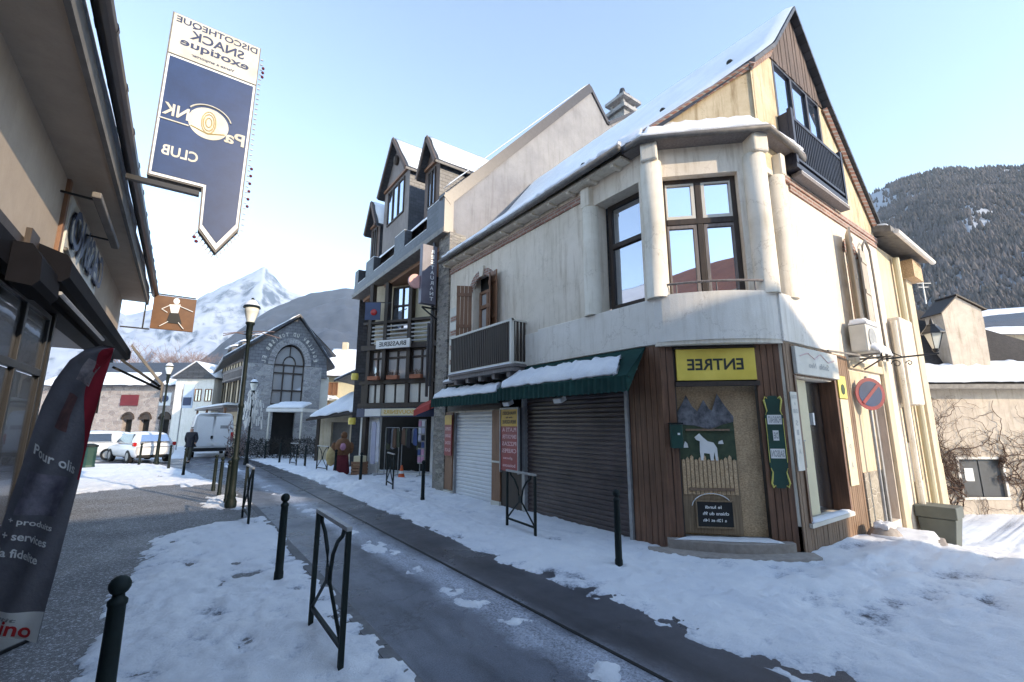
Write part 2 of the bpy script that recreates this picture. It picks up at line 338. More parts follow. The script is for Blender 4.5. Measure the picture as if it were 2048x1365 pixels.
        rim = [i for i in range(nx + 1)] + [j * (nx + 1) + nx for j in range(1, ny + 1)] + [ny * (nx + 1) + i for i in range(nx - 1, -1, -1)] + [j * (nx + 1) for j in range(ny - 1, 0, -1)]
        for k in range(len(rim)): a, b = rim[k], rim[(k + 1) % len(rim)]; fs.append((a, b, b + n1, a + n1))
        s.smooth = True
        return s.add(vs, fs)
    def wall(s, us, zs, holes, t=.2, y=0):          # sheet wall with real openings and reveals
        us = sorted(set(us + [h[0] for h in holes] + [h[1] for h in holes])); zs = sorted(set(zs + [h[2] for h in holes] + [h[3] for h in holes]))
        def solid(i, j):
            if not (0 <= i < len(us) - 1 and 0 <= j < len(zs) - 1): return False
            cu = (us[i] + us[i + 1]) / 2; cz = (zs[j] + zs[j + 1]) / 2
            return not any(h[0] < cu < h[1] and h[2] < cz < h[3] for h in holes)
        for i in range(len(us) - 1):
            for j in range(len(zs) - 1):
                if not solid(i, j): continue
                a, b, c, d = us[i], us[i + 1], zs[j], zs[j + 1]
                s.add([(a, y, c), (b, y, c), (b, y, d), (a, y, d)], [(0, 1, 2, 3)]); s.add([(a, y + t, c), (b, y + t, c), (b, y + t, d), (a, y + t, d)], [(3, 2, 1, 0)])
                for di, dj, P in ((-1, 0, [(a, c), (a, d)]), (1, 0, [(b, c), (b, d)]), (0, -1, [(a, c), (b, c)]), (0, 1, [(a, d), (b, d)])):
                    if not solid(i + di, j + dj):
                        (p, q), (p2, q2) = P; s.add([(p, y, q), (p2, y, q2), (p2, y + t, q2), (p, y + t, q)], [(0, 1, 2, 3)])
        return s
    def build(s, name, m, parent=None, smooth=None, bevel=0):
        if name in SPLIT and len(s.marks) > 1:
            ends = s.marks[1:] + [(len(s.v), len(s.f))]
            for (a, b), (c, d) in zip(s.marks, ends):
                q = MB(); q.v = s.v[a:c]; q.f = [tuple(i - a for i in f) for f in s.f[b:d]]; q.smooth = s.smooth; o = q.build(name, m, parent, smooth, bevel)
            return o
        me = bpy.data.meshes.new(name)
        org = Vector(ORG.get(parent.name, (0, 0, 0))) if parent else Vector((0, 0, 0))
        me.from_pydata([tuple(Vector(v) - org) for v in s.v], [], s.f); me.update()
        me.materials.append(M[m] if isinstance(m, str) else m)
        if smooth or (smooth is None and s.smooth):
            for p in me.polygons: p.use_smooth = True
        o = bpy.data.objects.new(name, me); COL.objects.link(o)
        if parent: o.parent = parent; ORG[o.name] = tuple(org)
        if bevel:
            b = o.modifiers.new('bevel', 'BEVEL'); b.width = bevel; b.segments = 2; b.limit_method = 'ANGLE'
        return o
ORG = {}
def tag(o, label=None, cat=None, group=None, kind=None):
    if label: o['label'] = label
    if cat: o['category'] = cat
    if group: o['group'] = group
    if kind: o['kind'] = kind
    return o
def thing(name, org, label, cat, group=None, local=False):     # local: children are built round (0,0,0)
    o = bpy.data.objects.new(name, None); COL.objects.link(o); o.location = org; o.empty_display_size = .2
    ORG[o.name] = (0, 0, 0) if local else tuple(org)
    return tag(o, label, cat, group)
def kids(o): return [c for c in ALLK(o)]
def ALLK(o): return [c for c in COL.objects if c.parent == o]
def copy_tree(o, parent=None):
    c = o.copy(); COL.objects.link(c)
    if parent: c.parent = parent
    for ch in ALLK(o): copy_tree(ch, c)
    return c
def skinned(name, pts, edges, rad, m, parent, sub=2):
    me = bpy.data.meshes.new(name); me.from_pydata(pts, edges, [])
    o = bpy.data.objects.new(name, me); COL.objects.link(o)
    md = o.modifiers.new('skin', 'SKIN'); md.use_smooth_shade = True
    for i, v in enumerate(me.skin_vertices[0].data): v.radius = rad[i] if isinstance(rad[i], tuple) else (rad[i], rad[i]); v.use_root = (i == 0)
    o.modifiers.new('sub', 'SUBSURF').levels = sub; o.modifiers['sub'].render_levels = sub
    dg = bpy.context.evaluated_depsgraph_get(); me2 = bpy.data.meshes.new_from_object(o.evaluated_get(dg))
    bpy.data.objects.remove(o); me2.materials.clear(); me2.materials.append(M[m]); me2.name = name
    for p in me2.polygons: p.use_smooth = True
    o = bpy.data.objects.new(name, me2); COL.objects.link(o)
    if parent: o.parent = parent
    return o

F36 = Matrix.Rotation(R(-36), 4, 'Z')               # local X = to the right along the view, Y = away
FS = frame((6.17, 11.75, 0), -90)                   # street front of the corner building: u = 11.75 - y
FC = frame((6.185, 4.435, 0), -45)                  # chamfered corner
FA = frame((7.443, 3.177, 0), 0); FA = frame((7.443, 3.12, 0), 0)   # side front: u = x - 7.443
FB = frame((-1.9, 18.5, 0), 90) @ Matrix.Translation((-18.5, 0, 0))  # shop on the left: u = y, +Y is into the shop

# ================================================================== GROUND, ROAD, SNOW
def gz(x, y):
    return -np.minimum(np.maximum(x - 9.6, 0) * .18, 1.08) * (1 - sm(5, 9, y))
def road_l(y): return np.interp(y, [-60, 12, 15, 17.5, 23.5, 28, 33], [1.62, 1.62, 1.5, 1.25, .4, -.8, -9])
def road_r(y): return np.interp(y, [-60, 12, 18, 24, 30, 40, 60], [3.79, 3.79, 3.85, 3.6, 3.2, 2.2, 1.0])
def grid_mesh(name, xs, ys, zf, m, attr=None, smooth=True):
    X, Y = np.meshgrid(xs, ys); Z = zf(X, Y); n = len(xs); k = len(ys)
    co = np.stack([X, Y, Z], -1).reshape(-1, 3)
    i = np.arange(n - 1)[None, :] + n * np.arange(k - 1)[:, None]
    q = np.stack([i, i + 1, i + n + 1, i + n], -1).reshape(-1, 4)
    me = bpy.data.meshes.new(name); me.vertices.add(len(co)); me.vertices.foreach_set('co', co.ravel().astype(np.float32))
    me.loops.add(q.size); me.loops.foreach_set('vertex_index', q.ravel().astype(np.int32))
    me.polygons.add(len(q)); me.polygons.foreach_set('loop_start', np.arange(0, q.size, 4, dtype=np.int32)); me.polygons.foreach_set('loop_total', np.full(len(q), 4, dtype=np.int32))
    me.update(calc_edges=True)
    if smooth: me.polygons.foreach_set('use_smooth', np.ones(len(q), dtype=bool))
    if attr is not None:
        a = me.attributes.new('thick', 'FLOAT', 'POINT'); a.data.foreach_set('value', attr(X, Y).ravel().astype(np.float32))
    me.materials.append(m); o = bpy.data.objects.new(name, me); COL.objects.link(o); return o
def lines(parts):
    out = []
    for a, b, st in parts:
        k = max(1, int(round((b - a) / st))); out += list(np.linspace(a, b, k, endpoint=False))
    return np.array(out + [parts[-1][1]])
_pr = np.random.RandomState(12); PRINTS = []
for (x0, y0, x1, y1) in ((.9, 1.5, .2, 9.5), (.1, 10, 1.0, 2.2), (.6, 3, .7, 9.8), (4.4, 16, 4.3, 3), (5.3, 12, 5.2, 4.2), (4.9, 3.2, 9.0, 2.0), (6.0, 3.4, 5.6, 9.5), (10.5, 1.6, 5.0, 2.6), (4.6, 1.0, 7.5, 2.6), (-.1, 3.0, .0, 7.0)):
    L = math.hypot(x1 - x0, y1 - y0); a = math.atan2(y1 - y0, x1 - x0)
    for k in range(int(L / .36)):
        t = (k + .5) / (L / .36); sd_ = .11 * (1 if k % 2 else -1); PRINTS.append((x0 + (x1 - x0) * t - math.sin(a) * sd_ + _pr.randn() * .03, y0 + (y1 - y0) * t + math.cos(a) * sd_ + _pr.randn() * .03, a + _pr.randn() * .15))
def prints(X, Y):
    out = np.zeros_like(X)
    for px, py, a in PRINTS:
        i0, i1 = np.searchsorted(X[0], [px - .25, px + .25]); j0, j1 = np.searchsorted(Y[:, 0], [py - .25, py + .25])
        if i1 <= i0 or j1 <= j0: continue
        sx = X[j0:j1, i0:i1] - px; sy = Y[j0:j1, i0:i1] - py; u = sx * math.cos(a) + sy * math.sin(a); v = -sx * math.sin(a) + sy * math.cos(a)
        d = (u / .15) ** 2 + (v / .055) ** 2
        out[j0:j1, i0:i1] = np.maximum(out[j0:j1, i0:i1], (.016 * np.clip(1.3 - d, 0, 1) - .007 * np.exp(-(d - 1.7) ** 2 * 3)) * (.4 + .9 * vn(np.float64(px * 3), np.float64(py * 3), 5)))
    return out
def snow_h(X, Y):
    xl = road_l(Y) + (fbm(X * 0 + 3.1, Y * 1.7, 4) - .5) * .12; xr = road_r(Y) + (fbm(X * 0 + 7.7, Y * 1.3, 9) - .5) * .22
    big = fbm(X * .9, Y * .9, 21); mid = fbm(X * 3.1, Y * 3.1, 31); fine = fbm(X * 11, Y * 11, 41, 4)
    # left pavement: distance inside the snow area
    edge = np.interp(Y, [-5, 4.5, 5.7, 7.6, 9.8, 10.35, 10.8], [-.75, -.58, -.45, -.40, -.10, .35, 1.7]) + (big - .5) * .5 + (mid - .5) * .5
    d1 = np.minimum(X - edge, (xl - .02 - X) + .0 * mid)
    d1 = np.where(Y < 11.2, d1, -1)
    d2 = np.minimum((Y - 17.0 + (big - .5) * 1.0 - (X + 2) * .35 + (X > .2) * .8), (xl - X))
    lamp = .55 - np.hypot((X - 1.15) * 1.1, (Y - 13.2) * .42) + (mid - .5) * .5
    lamp = np.minimum(lamp, xl - X)
    dl = np.maximum(np.maximum(d1, d2), lamp)
    tramp = fbm(X * 6.5, Y * 6.5, 77, 4)
    hl = .012 + sm(0, .5, dl) * .024 + (mid - .5) * .07 + (tramp - .5) * .07 + (fine - .5) * .04 - .02 * (1 - sm(0, .12, dl)) + (big - .5) * .03
    hl = np.where(dl > 0, hl, -.05)
    # right side: banked by the plough
    dr = X - xr + (mid - .5) * .22
    bank = np.exp(-((X - xr - .55) / .5) ** 2) * np.interp(Y, [-20, 3, 8, 12, 14, 15, 16, 18, 22, 40], [0, .02, .05, .10, .20, .06, .2, .16, .06, .05]) * (.5 + big)
    hr = -.012 + sm(0, .9, dr) * .05 + bank + (mid - .5) * .05 * (1 + 2 * np.exp(-((Y - 14) / 3) ** 2)) + (fine - .5) * .045 + (fbm(X * 6.5, Y * 6.5, 78, 4) - .5) * .045
    hr = np.where(dr > 0, hr, -.05)
    # side street packed by wheels
    sd = sm(4, 2.4, Y) * sm(4, 7, X); ru_ = (Y + .14 * X + .25 * np.sin(X * .5)); hr = hr + sd * (.022 * np.sin(ru_ * 4.2) + .014 * np.sin(ru_ * 11 + 3 * big) + (big - .5) * .09 + (mid - .5) * .05)
    h = np.where(X < (xl + xr) / 2, hl, hr)
    h = h - prints(X, Y) * (np.where(X < (xl + xr) / 2, dl, dr) > .12)
    cx = 2.72 + (Y - 5) * -.035
    sl = np.exp(-((X - cx) / .2) ** 2); slh = -.022 + sl * .05 * sm(.47, .62, mid) * sm(.36, .55, big) * 1.2 + (fine - .5) * .018 * sl
    road = (X > xl) & (X < xr)
    h = np.where(road, slh, h)
    far = (Y > 33) | (X < -3.2) & (Y > 19)
    h = np.where(far & ~road, np.maximum(h, .02), h)
    h = np.where(road & (Y > 32), .03, h)
    return h
def pave(X, Y): return .035 * (X < road_l(Y) - .05)
xs = lines([(-6000, -600, 900), (-600, -60, 60), (-60, -8, 4), (-8, -2, .4), (-2, 5.5, .036), (5.5, 8, .08), (8, 17, .2), (17, 60, 3), (60, 600, 60), (600, 6000, 900)])
ys = lines([(-6000, -600, 900), (-600, -40, 40), (-40, -4, 2), (-4, .5, .3), (.5, 7, .036), (7, 12, .06), (12, 20, .09), (20, 36, .22), (36, 60, 2), (60, 600, 60), (600, 6000, 900)])
def zsnow(X, Y):
    h = snow_h(X, Y); z = gz(X, Y) + h + np.where(X < road_l(Y), .035, 0)
    near = (np.abs(X) < 400) & (np.abs(Y) < 400)
    return np.where(near, z, gz(X, Y))
tag(grid_mesh('ground', xs, ys, zsnow, M['ground_snow'], lambda X, Y: np.clip(snow_h(X, Y) / .075 + .38 + .8 * (fbm(X * 1.7, Y * 1.7, 88) - .5) + .5 * (fbm(X * 9, Y * 9, 89, 3) - .5), 0, 1)), kind='structure')

def asphalt(name, c1, c2, speck, sp_lo, rough, wet=None, line=False):
    m, n, l, b = _m(name); mp = _coord(n, l)
    t = _noise(n, l, mp, 1.2, 8, .7); r = _ramp(n, [(.3, c2), (.7, c1)]); l.new(t.outputs[0], r.inputs[0])
    g = _noise(n, l, mp, 75, 4, .9); gr = _ramp(n, [(.35, (.55,) * 3), (.65, (1.35,) * 3)]); l.new(g.outputs[0], gr.inputs[0])
    o = _mul(n, l, r.outputs[0], gr.outputs[0])
    s = _noise(n, l, mp, 42, 6, .85); srp = _ramp(n, [(sp_lo, (0, 0, 0)), (sp_lo + .06, (1, 1, 1))]); l.new(s.outputs[0], srp.inputs[0])
    fm = n.new('ShaderNodeMix'); fm.data_type = 'RGBA'; fm.inputs[7].default_value = (*speck, 1); l.new(o.outputs[2], fm.inputs[6])
    fac = srp.outputs[0]
    if line:      # gritty salt-and-slush ribbon beside the drain line
        sx = n.new('ShaderNodeSeparateXYZ'); l.new(mp.outputs[0], sx.inputs[0])
        a = n.new('ShaderNodeMath'); a.operation = 'MULTIPLY_ADD'; l.new(sx.outputs[1], a.inputs[0]); a.inputs[1].default_value = .035; l.new(sx.outputs[0], a.inputs[2])
        wv = _noise(n, l, mp, 1.6, 5, .7); a2 = n.new('ShaderNodeMath'); a2.operation = 'MULTIPLY_ADD'; l.new(wv.outputs[0], a2.inputs[0]); a2.inputs[1].default_value = .7; l.new(a.outputs[0], a2.inputs[2])
        rr = _ramp(n, [(.0, (0,) * 3), (.30, (0,) * 3), (.47, (1,) * 3), (.62, (.9,) * 3), (.8, (0,) * 3)])
        mr = n.new('ShaderNodeMapRange'); mr.inputs[1].default_value = 2.55; mr.inputs[2].default_value = 4.0; l.new(a2.outputs[0], mr.inputs[0]); l.new(mr.outputs[0], rr.inputs[0])
        s2 = _noise(n, l, mp, 38, 6, .9); sr2 = _ramp(n, [(.42, (0,) * 3), (.56, (1,) * 3)]); l.new(s2.outputs[0], sr2.inputs[0])
        mm = n.new('ShaderNodeMath'); mm.operation = 'MULTIPLY'; l.new(sr2.outputs[0], mm.inputs[0]); l.new(rr.outputs[0], mm.inputs[1])
        ma = n.new('ShaderNodeMath'); ma.operation = 'MAXIMUM'; l.new(mm.outputs[0], ma.inputs[0]); l.new(fac, ma.inputs[1]); fac = ma.outputs[0]
    l.new(fac, fm.inputs[0]); oc = fm.outputs[2]
    if line:
        ln = n.new('ShaderNodeMapRange'); ln.inputs[1].default_value = 3.0; ln.inputs[2].default_value = 3.2; l.new(sx.outputs[0], ln.inputs[0]); lr = _ramp(n, [(0, (1.12, 1.16, 1.25)), (1, (.62, .60, .62))]); l.new(ln.outputs[0], lr.inputs[0]); oc = _mul(n, l, oc, lr.outputs[0]).outputs[2]  # left lane's bluish sheen is painted into the colour, right lane darker
    if line:
        vc = n.new('ShaderNodeTexVoronoi'); vc.feature = 'DISTANCE_TO_EDGE'; vc.inputs['Scale'].default_value = .55
        wm = n.new('ShaderNodeMix'); wm.data_type = 'RGBA'; wm.blend_type = 'LINEAR_LIGHT'; wm.inputs[0].default_value = .5; l.new(mp.outputs[0], wm.inputs[6]); l.new(_noise(n, l, mp, 2.2, 6, .7).outputs['Color'], wm.inputs[7]); l.new(wm.outputs[2], vc.inputs['Vector'])
        cr = _ramp(n, [(0, (.35,) * 3), (.012, (1,) * 3)]); l.new(vc.outputs['Distance'], cr.inputs[0]); oc = _mul(n, l, oc, cr.outputs[0], .7).outputs[2]
        st = _noise(n, l, _coord(n, l, (1.6, .35, 1)), 1.4, 7, .7); sr = _ramp(n, [(.36, (.62,) * 3), (.56, (1.08,) * 3)]); l.new(st.outputs[0], sr.inputs[0]); oc = _mul(n, l, oc, sr.outputs[0]).outputs[2]
    l.new(oc, b.inputs['Base Color'])
    rg = _ramp(n, [(.35, (rough[0],) * 3), (.65, (rough[1],) * 3)]); l.new(_noise(n, l, mp, .9, 4).outputs[0], rg.inputs[0]); l.new(rg.outputs[0], b.inputs['Roughness'])
    _bump(n, l, g.outputs[0], .45, .012, b); return m
M['asphalt'] = asphalt('wet_asphalt', (.15, .155, .17), (.095, .10, .115), (.5, .52, .56), .68, (.22, .5), line=True)
M['paving'] = asphalt('gravelly_pavement', (.15, .145, .145), (.09, .087, .09), (.5, .51, .54), .53, (.6, .85))
def strip(name, xa, xb, y0, y1, z, m, st=.5):
    ys_ = np.arange(y0, y1 + st, st); mb = MB(); vs = []
    for y in ys_: vs += [(float(xa(y)), y, z), (float(xb(y)), y, z)]
    mb.add(vs, [(2 * i, 2 * i + 1, 2 * i + 3, 2 * i + 2) for i in range(len(ys_) - 1)]); o = mb.build(name, m); return tag(o, kind='structure')
strip('road', lambda y: road_l(y) - .3, lambda y: road_r(y) + .8, -30, 40, 0.0, 'asphalt')
strip('pavement', lambda y: -9.0, lambda y: road_l(y) - .12, -30, 34, .035, 'paving')
k = MB()
for y in np.arange(-6, 17, 1.0):
    xa = float(road_l(y)); xb = float(road_l(y + 1)); k.add([(xa - .12, y + .006, -.05), (xa, y + .006, -.05), (xb, y + .994, -.05), (xb - .12, y + .994, -.05), (xa - .12, y + .006, .043), (xa, y + .006, .04), (xb, y + .994, .04), (xb - .12, y + .994, .043)], [(0, 1, 5, 4), (1, 2, 6, 5), (2, 3, 7, 6), (3, 0, 4, 7), (4, 5, 6, 7)])
tag(k.build('kerb', 'grey_kerb'), kind='structure')
k = MB()                                            # drain line along the crown of the road
for y in np.arange(-3, 26, .75): k.box(-.018, .018, y, y + .74, .001, .006, Matrix.Translation((3.1, 0, 0)))
tag(k.build('drain_line', 'black'), kind='structure')

# ================================================================== MOUNTAINS
def hill(name, prof, Rr, depth, mat_, amp, rs, n=260, k=60, base=0, seed=0, front=1.0, shape=1.0):
    az = np.radians(np.linspace(prof[0][0], prof[-1][0], n)); el = np.interp(np.degrees(az), [p[0] for p in prof], [p[1] for p in prof])
    crest = np.tan(np.radians(el)) * Rr + 1.85
    T = np.linspace(0, 1.5, k); vs = np.zeros((k, n, 3))
    for j, t in enumerate(T):
        r = Rr - depth * (1 - t); X = r * np.sin(az); Y = r * np.cos(az)
        s = t ** shape if t <= 1 else 1 - (t - 1) ** 1.4 * 1.2
        env = np.sin(min(t, 1) * math.pi) ** .7 if t < 1 else .3
        rid = 1 - np.abs(2 * fbm(X / rs, Y / rs, seed, 6) - 1); rid2 = 1 - np.abs(2 * fbm(X / rs * 3, Y / rs * 3, seed + 5, 5) - 1)
        z = crest * s + (rid - .75) * amp * env + (rid2 - .75) * amp * .35 * (env + .12)
        vs[j, :, 0] = X; vs[j, :, 1] = Y; vs[j, :, 2] = z + base
    i = np.arange(n - 1)[None, :] + n * np.arange(k - 1)[:, None]; q = np.stack([i, i + 1, i + n + 1, i + n], -1).reshape(-1, 4)
    me = bpy.data.meshes.new(name); me.from_pydata(vs.reshape(-1, 3).tolist(), [], q.tolist()); me.update()
    for p in me.polygons: p.use_smooth = True
    me.materials.append(mat_); o = bpy.data.objects.new(name, me); COL.objects.link(o); tag(o, kind='structure'); return o, vs
def rockymat(name, lo, hi, slope, rock, snow, sc):
    m, n, l, b = _m(name); tc = n.new('ShaderNodeTexCoord'); geo = n.new('ShaderNodeNewGeometry')
    sp = n.new('ShaderNodeSeparateXYZ'); l.new(geo.outputs['Normal'], sp.inputs[0])
    t = n.new('ShaderNodeTexNoise'); t.inputs['Scale'].default_value = sc; t.inputs['Detail'].default_value = 10; t.inputs['Roughness'].default_value = .75; l.new(tc.outputs['Object'], t.inputs['Vector'])
    a = n.new('ShaderNodeMath'); a.operation = 'MULTIPLY_ADD'; l.new(t.outputs[0], a.inputs[0]); a.inputs[1].default_value = .9; l.new(sp.outputs[2], a.inputs[2])
    r = _ramp(n, [(lo, rock), (hi, snow)]); mr = n.new('ShaderNodeMapRange'); mr.inputs[1].default_value = 0; mr.inputs[2].default_value = 1.9; l.new(a.outputs[0], mr.inputs[0]); l.new(mr.outputs[0], r.inputs[0])
    l.new(r.outputs[0], b.inputs['Base Color']); b.inputs['Roughness'].default_value = .9; return m
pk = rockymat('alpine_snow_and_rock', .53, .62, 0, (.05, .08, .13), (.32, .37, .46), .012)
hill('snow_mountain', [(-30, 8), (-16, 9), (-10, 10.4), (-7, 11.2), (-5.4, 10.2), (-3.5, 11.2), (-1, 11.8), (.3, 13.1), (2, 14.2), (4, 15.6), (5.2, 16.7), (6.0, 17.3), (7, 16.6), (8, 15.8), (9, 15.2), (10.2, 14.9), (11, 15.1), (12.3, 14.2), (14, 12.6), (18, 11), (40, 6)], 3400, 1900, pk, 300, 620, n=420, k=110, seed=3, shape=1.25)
fm_ = rockymat('distant_snowy_forest', .38, .75, 0, (.022, .032, .05), (.06, .078, .11), .03)
hill('forest_mountain', [(-30, 1), (-8, 2), (-3, 3.5), (0, 5.5), (2.5, 8), (5, 10.8), (7, 12.6), (9, 13.8), (11, 14.8), (13, 15.5), (15, 15.9), (17, 15.8), (22, 14), (35, 10)], 1500, 1000, fm_, 90, 260, n=300, k=70, seed=11)
_, hv = hill('wooded_hill', [(55, 14), (66, 18.5), (72, 21), (76, 22.4), (79, 22.9), (82, 23.0), (85, 22.0), (87, 21.2), (92, 21.5), (100, 22), (115, 18)], 1300, 850, rockymat('hillside_ground', .40, .62, 0, (.07, .065, .07), (.34, .36, .40), .02), 60, 240, n=220, k=70, seed=19)
# the bare wood on it: thousands of small pointed crowns in one mass
rng = np.random.RandomState(5); V = []; Fc = []; cl = []
kk, nn_, _d = hv.shape
for i in range(52000):
    a = rng.rand() * (nn_ - 2); t = rng.rand() ** .8 * (kk * .68)
    j = int(t); i0 = int(a); p = hv[j, i0] * (1 - (a - i0)) + hv[j, i0 + 1] * (a - i0)
    p = p + (hv[min(j + 1, kk - 1), i0] - hv[j, i0]) * (t - j)
    c = fbm(np.float64(p[0] / 90), np.float64(p[1] / 90), 51)
    if c > .655 and rng.rand() < .93: continue                                  # clearings
    h = 9 + rng.rand() * 7; w = h * (.12 + rng.rand() * .14); b0 = len(V)
    z = p[2] - 2
    ang = rng.rand() * 6.28
    for k_ in range(5): V.append((p[0] + w * math.cos(ang + k_ * 1.2566), p[1] + w * math.sin(ang + k_ * 1.2566), z + h * (.25 + .2 * rng.rand())))
    V.append((p[0] + rng.randn() * .3, p[1] + rng.randn() * .3, z + h)); V.append((p[0], p[1], z))
    for k_ in range(5): Fc.append((b0 + k_, b0 + (k_ + 1) % 5, b0 + 5)); Fc.append((b0 + (k_ + 1) % 5, b0 + k_, b0 + 6))
me = bpy.data.meshes.new('winter_wood'); me.from_pydata(V, [], Fc); me.update()
me.materials.append(mat('leafless_wood', (.16, .135, .135), (.045, .045, .04), .05, .95, 0, stain=.4, sscale=.008))
o = bpy.data.objects.new('winter_wood', me); COL.objects.link(o); tag(o, 'grey leafless wood covering the hillside behind the lantern', 'wood', kind='stuff')

# ================================================================== CORNER BUILDING
CB = thing('corner_building', (9, 6, 0), 'cream corner house with brown plank ground floor, rounded bay and steep snowy roof', 'house')
w = MB(FS); w.wall([.1, 7.32], [0, 3.1, 6.95], [(1.45, 2.35, 3.2, 5.85), (6.05, 7.1, 3.9, 6.12), (.55, 2.48, -.1, 2.18), (3.75, 6.66, -.1, 2.6)], .3)
w.build('street_wall', 'plaster', CB)
w = MB(FC); w.wall([-.02, 1.78], [3.1, 6.95], [(.2, 1.45, 3.9, 6.1)], .2)
w.add([(0, 0, 6.95), (1.77, 0, 6.95), (1.77, 0, 8.12), ], [(0, 1, 2)])
w.build('corner_wall', 'plaster', CB)
w = MB(FC); w.add([(-.03, -.012, 7.0), (1.865, -.012, 6.98), (1.865, -.012, 8.2)], [(0, 1, 2)]); w.build('corner_gable_wall', 'gable_plaster', CB)
w = MB(FA); w.wall([0, 5.6], [0, 3.1, 6.2], [(.12, .42, 3.9, 6.1), (3.45, 4.0, 3.6, 5.55), (.28, 1.83, .42, 2.6), (3.7, 4.45, -1, 2.35)], .3)
w.box(2.6, 5.6, .002, .3, -1.2, 0)
w.build('side_wall', 'plaster', CB)
# gable above the belt, window cut out
w = MB(FA)
gx = lambda x: x - 7.443
w.add([(gx(a), 0, z) for a, z in [(7.443, 6.2), (8.35, 6.2), (8.35, 8.9), (8.2, 8.75), (7.443, 8.08)]], [(0, 1, 2, 3, 4)])
w.add([(gx(a), 0, z) for a, z in [(10.5, 6.2), (13.04, 6.2), (13.04, 6.55), (10.66, 8.72), (10.5, 8.9)]], [(0, 1, 2, 3, 4)])
w.add([(gx(a), 0, z) for a, z in [(8.35, 6.2), (10.5, 6.2), (10.5, 6.5), (8.35, 6.5)]], [(0, 1, 2, 3)])
for a in (8.35, 10.5): w.add([(gx(a), 0, 6.5), (gx(a), .3, 6.5), (gx(a), .3, 8.7), (gx(a), 0, 8.7)], [(0, 1, 2, 3)])
w.build('gable_wall', 'gable_plaster', CB)
w = MB(FA); n = 20
for k in range(n):                                  # boarded peak
    a = gx(8.16) + k * (2.52 / n); b = a + 2.52 / n - .008
    top = lambda u: 10.32 - 1.27 * abs(u + 7.443 - 9.41)
    w.prism([(a, 8.68), (b, 8.68), (b, max(8.69, top(b))), (a, max(8.69, top(a)))], -.02 - .006 * (k % 3), .05)
w.build('peak_boarding', 'gable_wood', CB)
w = MB(FA); w.box(.55, 5.6, -.05, .0, 6.12, 6.24); w.box(1.0, 5.6, -.03, 0, 6.0, 6.12); w.build('brick_belt', 'brick', CB)
w = MB()                                            # rake bricks under the roof edge
def rake(P, q, m=4): w.tube(P, .055, 4)
w.tube([(6.12, 4.42, 6.95), (7.40, 3.14, 8.05)], .07, 4); w.tube([(7.40, 3.09, 8.02), (8.2, 3.07, 8.72)], .07, 4)
w.tube([(10.68, 3.07, 8.66), (13.0, 3.07, 6.52)], .06, 4)
w.build('rake_bricks', 'brick', CB)
# roof
prof = [(5.83, 6.72), (6.2, 7.02), (7.0, 7.76), (7.45, 8.18), (8.2, 8.86), (9.41, 10.42)]
def yf(x): return 10.62 - x - .14 if x < 7.5 else 2.95
def zroof(x):
    return float(np.interp(x, [p[0] for p in prof], [p[1] for p in prof]))
w = MB(); 
for (xa, za), (xb, zb) in zip(prof, prof[1:]):
    P = [(xa, yf(xa), za), (xb, yf(xb), zb), (xb, 11.74, zb), (xa, 11.74, za)]
    Q = [(a, b, c - .1) for a, b, c in P]; w.add(P + Q, [(0, 1, 2, 3), (7, 6, 5, 4), (0, 4, 5, 1), (2, 6, 7, 3), (0, 3, 7, 4)])
pr2 = [(9.41, 10.42), (10.68, 8.86), (13.25, 6.42)]
for (xa, za), (xb, zb) in zip(pr2, pr2[1:]):
    P = [(xa, 2.95, za), (xb, 2.95, zb), (xb, 11.74, zb), (xa, 11.74, za)]
    Q = [(a, b, c - .1) for a, b, c in P]; w.add(P + Q, [(0, 1, 2, 3), (7, 6, 5, 4), (0, 4, 5, 1), (2, 6, 7, 3), (1, 5, 6, 2)])
RF = w.build('roof', 'slate', CB)
w = MB(); xsr = list(np.linspace(5.86, 9.42, 26)); nyr = 60; rows = []
for i, x in enumerate(xsr):
    y0 = yf(x) + .03; row = []
    for j in range(nyr + 1):
        y = y0 + (11.72 - y0) * j / nyr
        edge = i in (0,) or j in (0, nyr)
        h = .02 if edge else .07 + .05 * float(fbm(np.float64(x * 1.5), np.float64(y * 1.5), 61)) + (.05 if i < 3 else 0)
        xx = x + (.06 * (float(vn(np.float64(y * 2.1), np.float64(.5), 66)) - .6) if i == 0 else 0)
        row.append(len(w.v)); w.v.append((xx, y, zroof(max(x, 5.83)) + h))
    rows.append(row)
for i in range(len(xsr) - 1):
    for j in range(nyr): w.f.append((rows[i][j], rows[i + 1][j], rows[i + 1][j + 1], rows[i][j + 1]))
for j in range(nyr):
    a, b = rows[0][j], rows[0][j + 1]; k0 = len(w.v); w.v += [(w.v[a][0], w.v[a][1], w.v[a][2] - .06), (w.v[b][0], w.v[b][1], w.v[b][2] - .06)]; w.f.append((a, b, k0 + 1, k0))
w.smooth = True; w.build('roof_snow', 'snow', RF)
w = MB(); w.slab((10.6, 2.98, 8.98), (13.2, 2.98, 6.5), (13.2, 11.7, 6.5), (10.6, 11.7, 8.98), .08, 20, 20, .01, 4); w.slab((9.42, 2.98, 10.44), (10.66, 2.98, 8.92), (10.66, 11.7, 8.92), (9.42, 11.7, 10.44), .07, 10, 20, .01, 5); w.build('roof_snow', 'snow', RF)
w = MB()
for x, y in ((7.9, 5.2), (6.5, 6.3), (8.4, 3.9)): w.ball((x, y, zroof(x) + .1), .07, 8, .8)
w.build('roof_vent', 'black', RF)
w = MB()
w.box(8.9, 10.2, 12.0, 12.2, 1, 2)
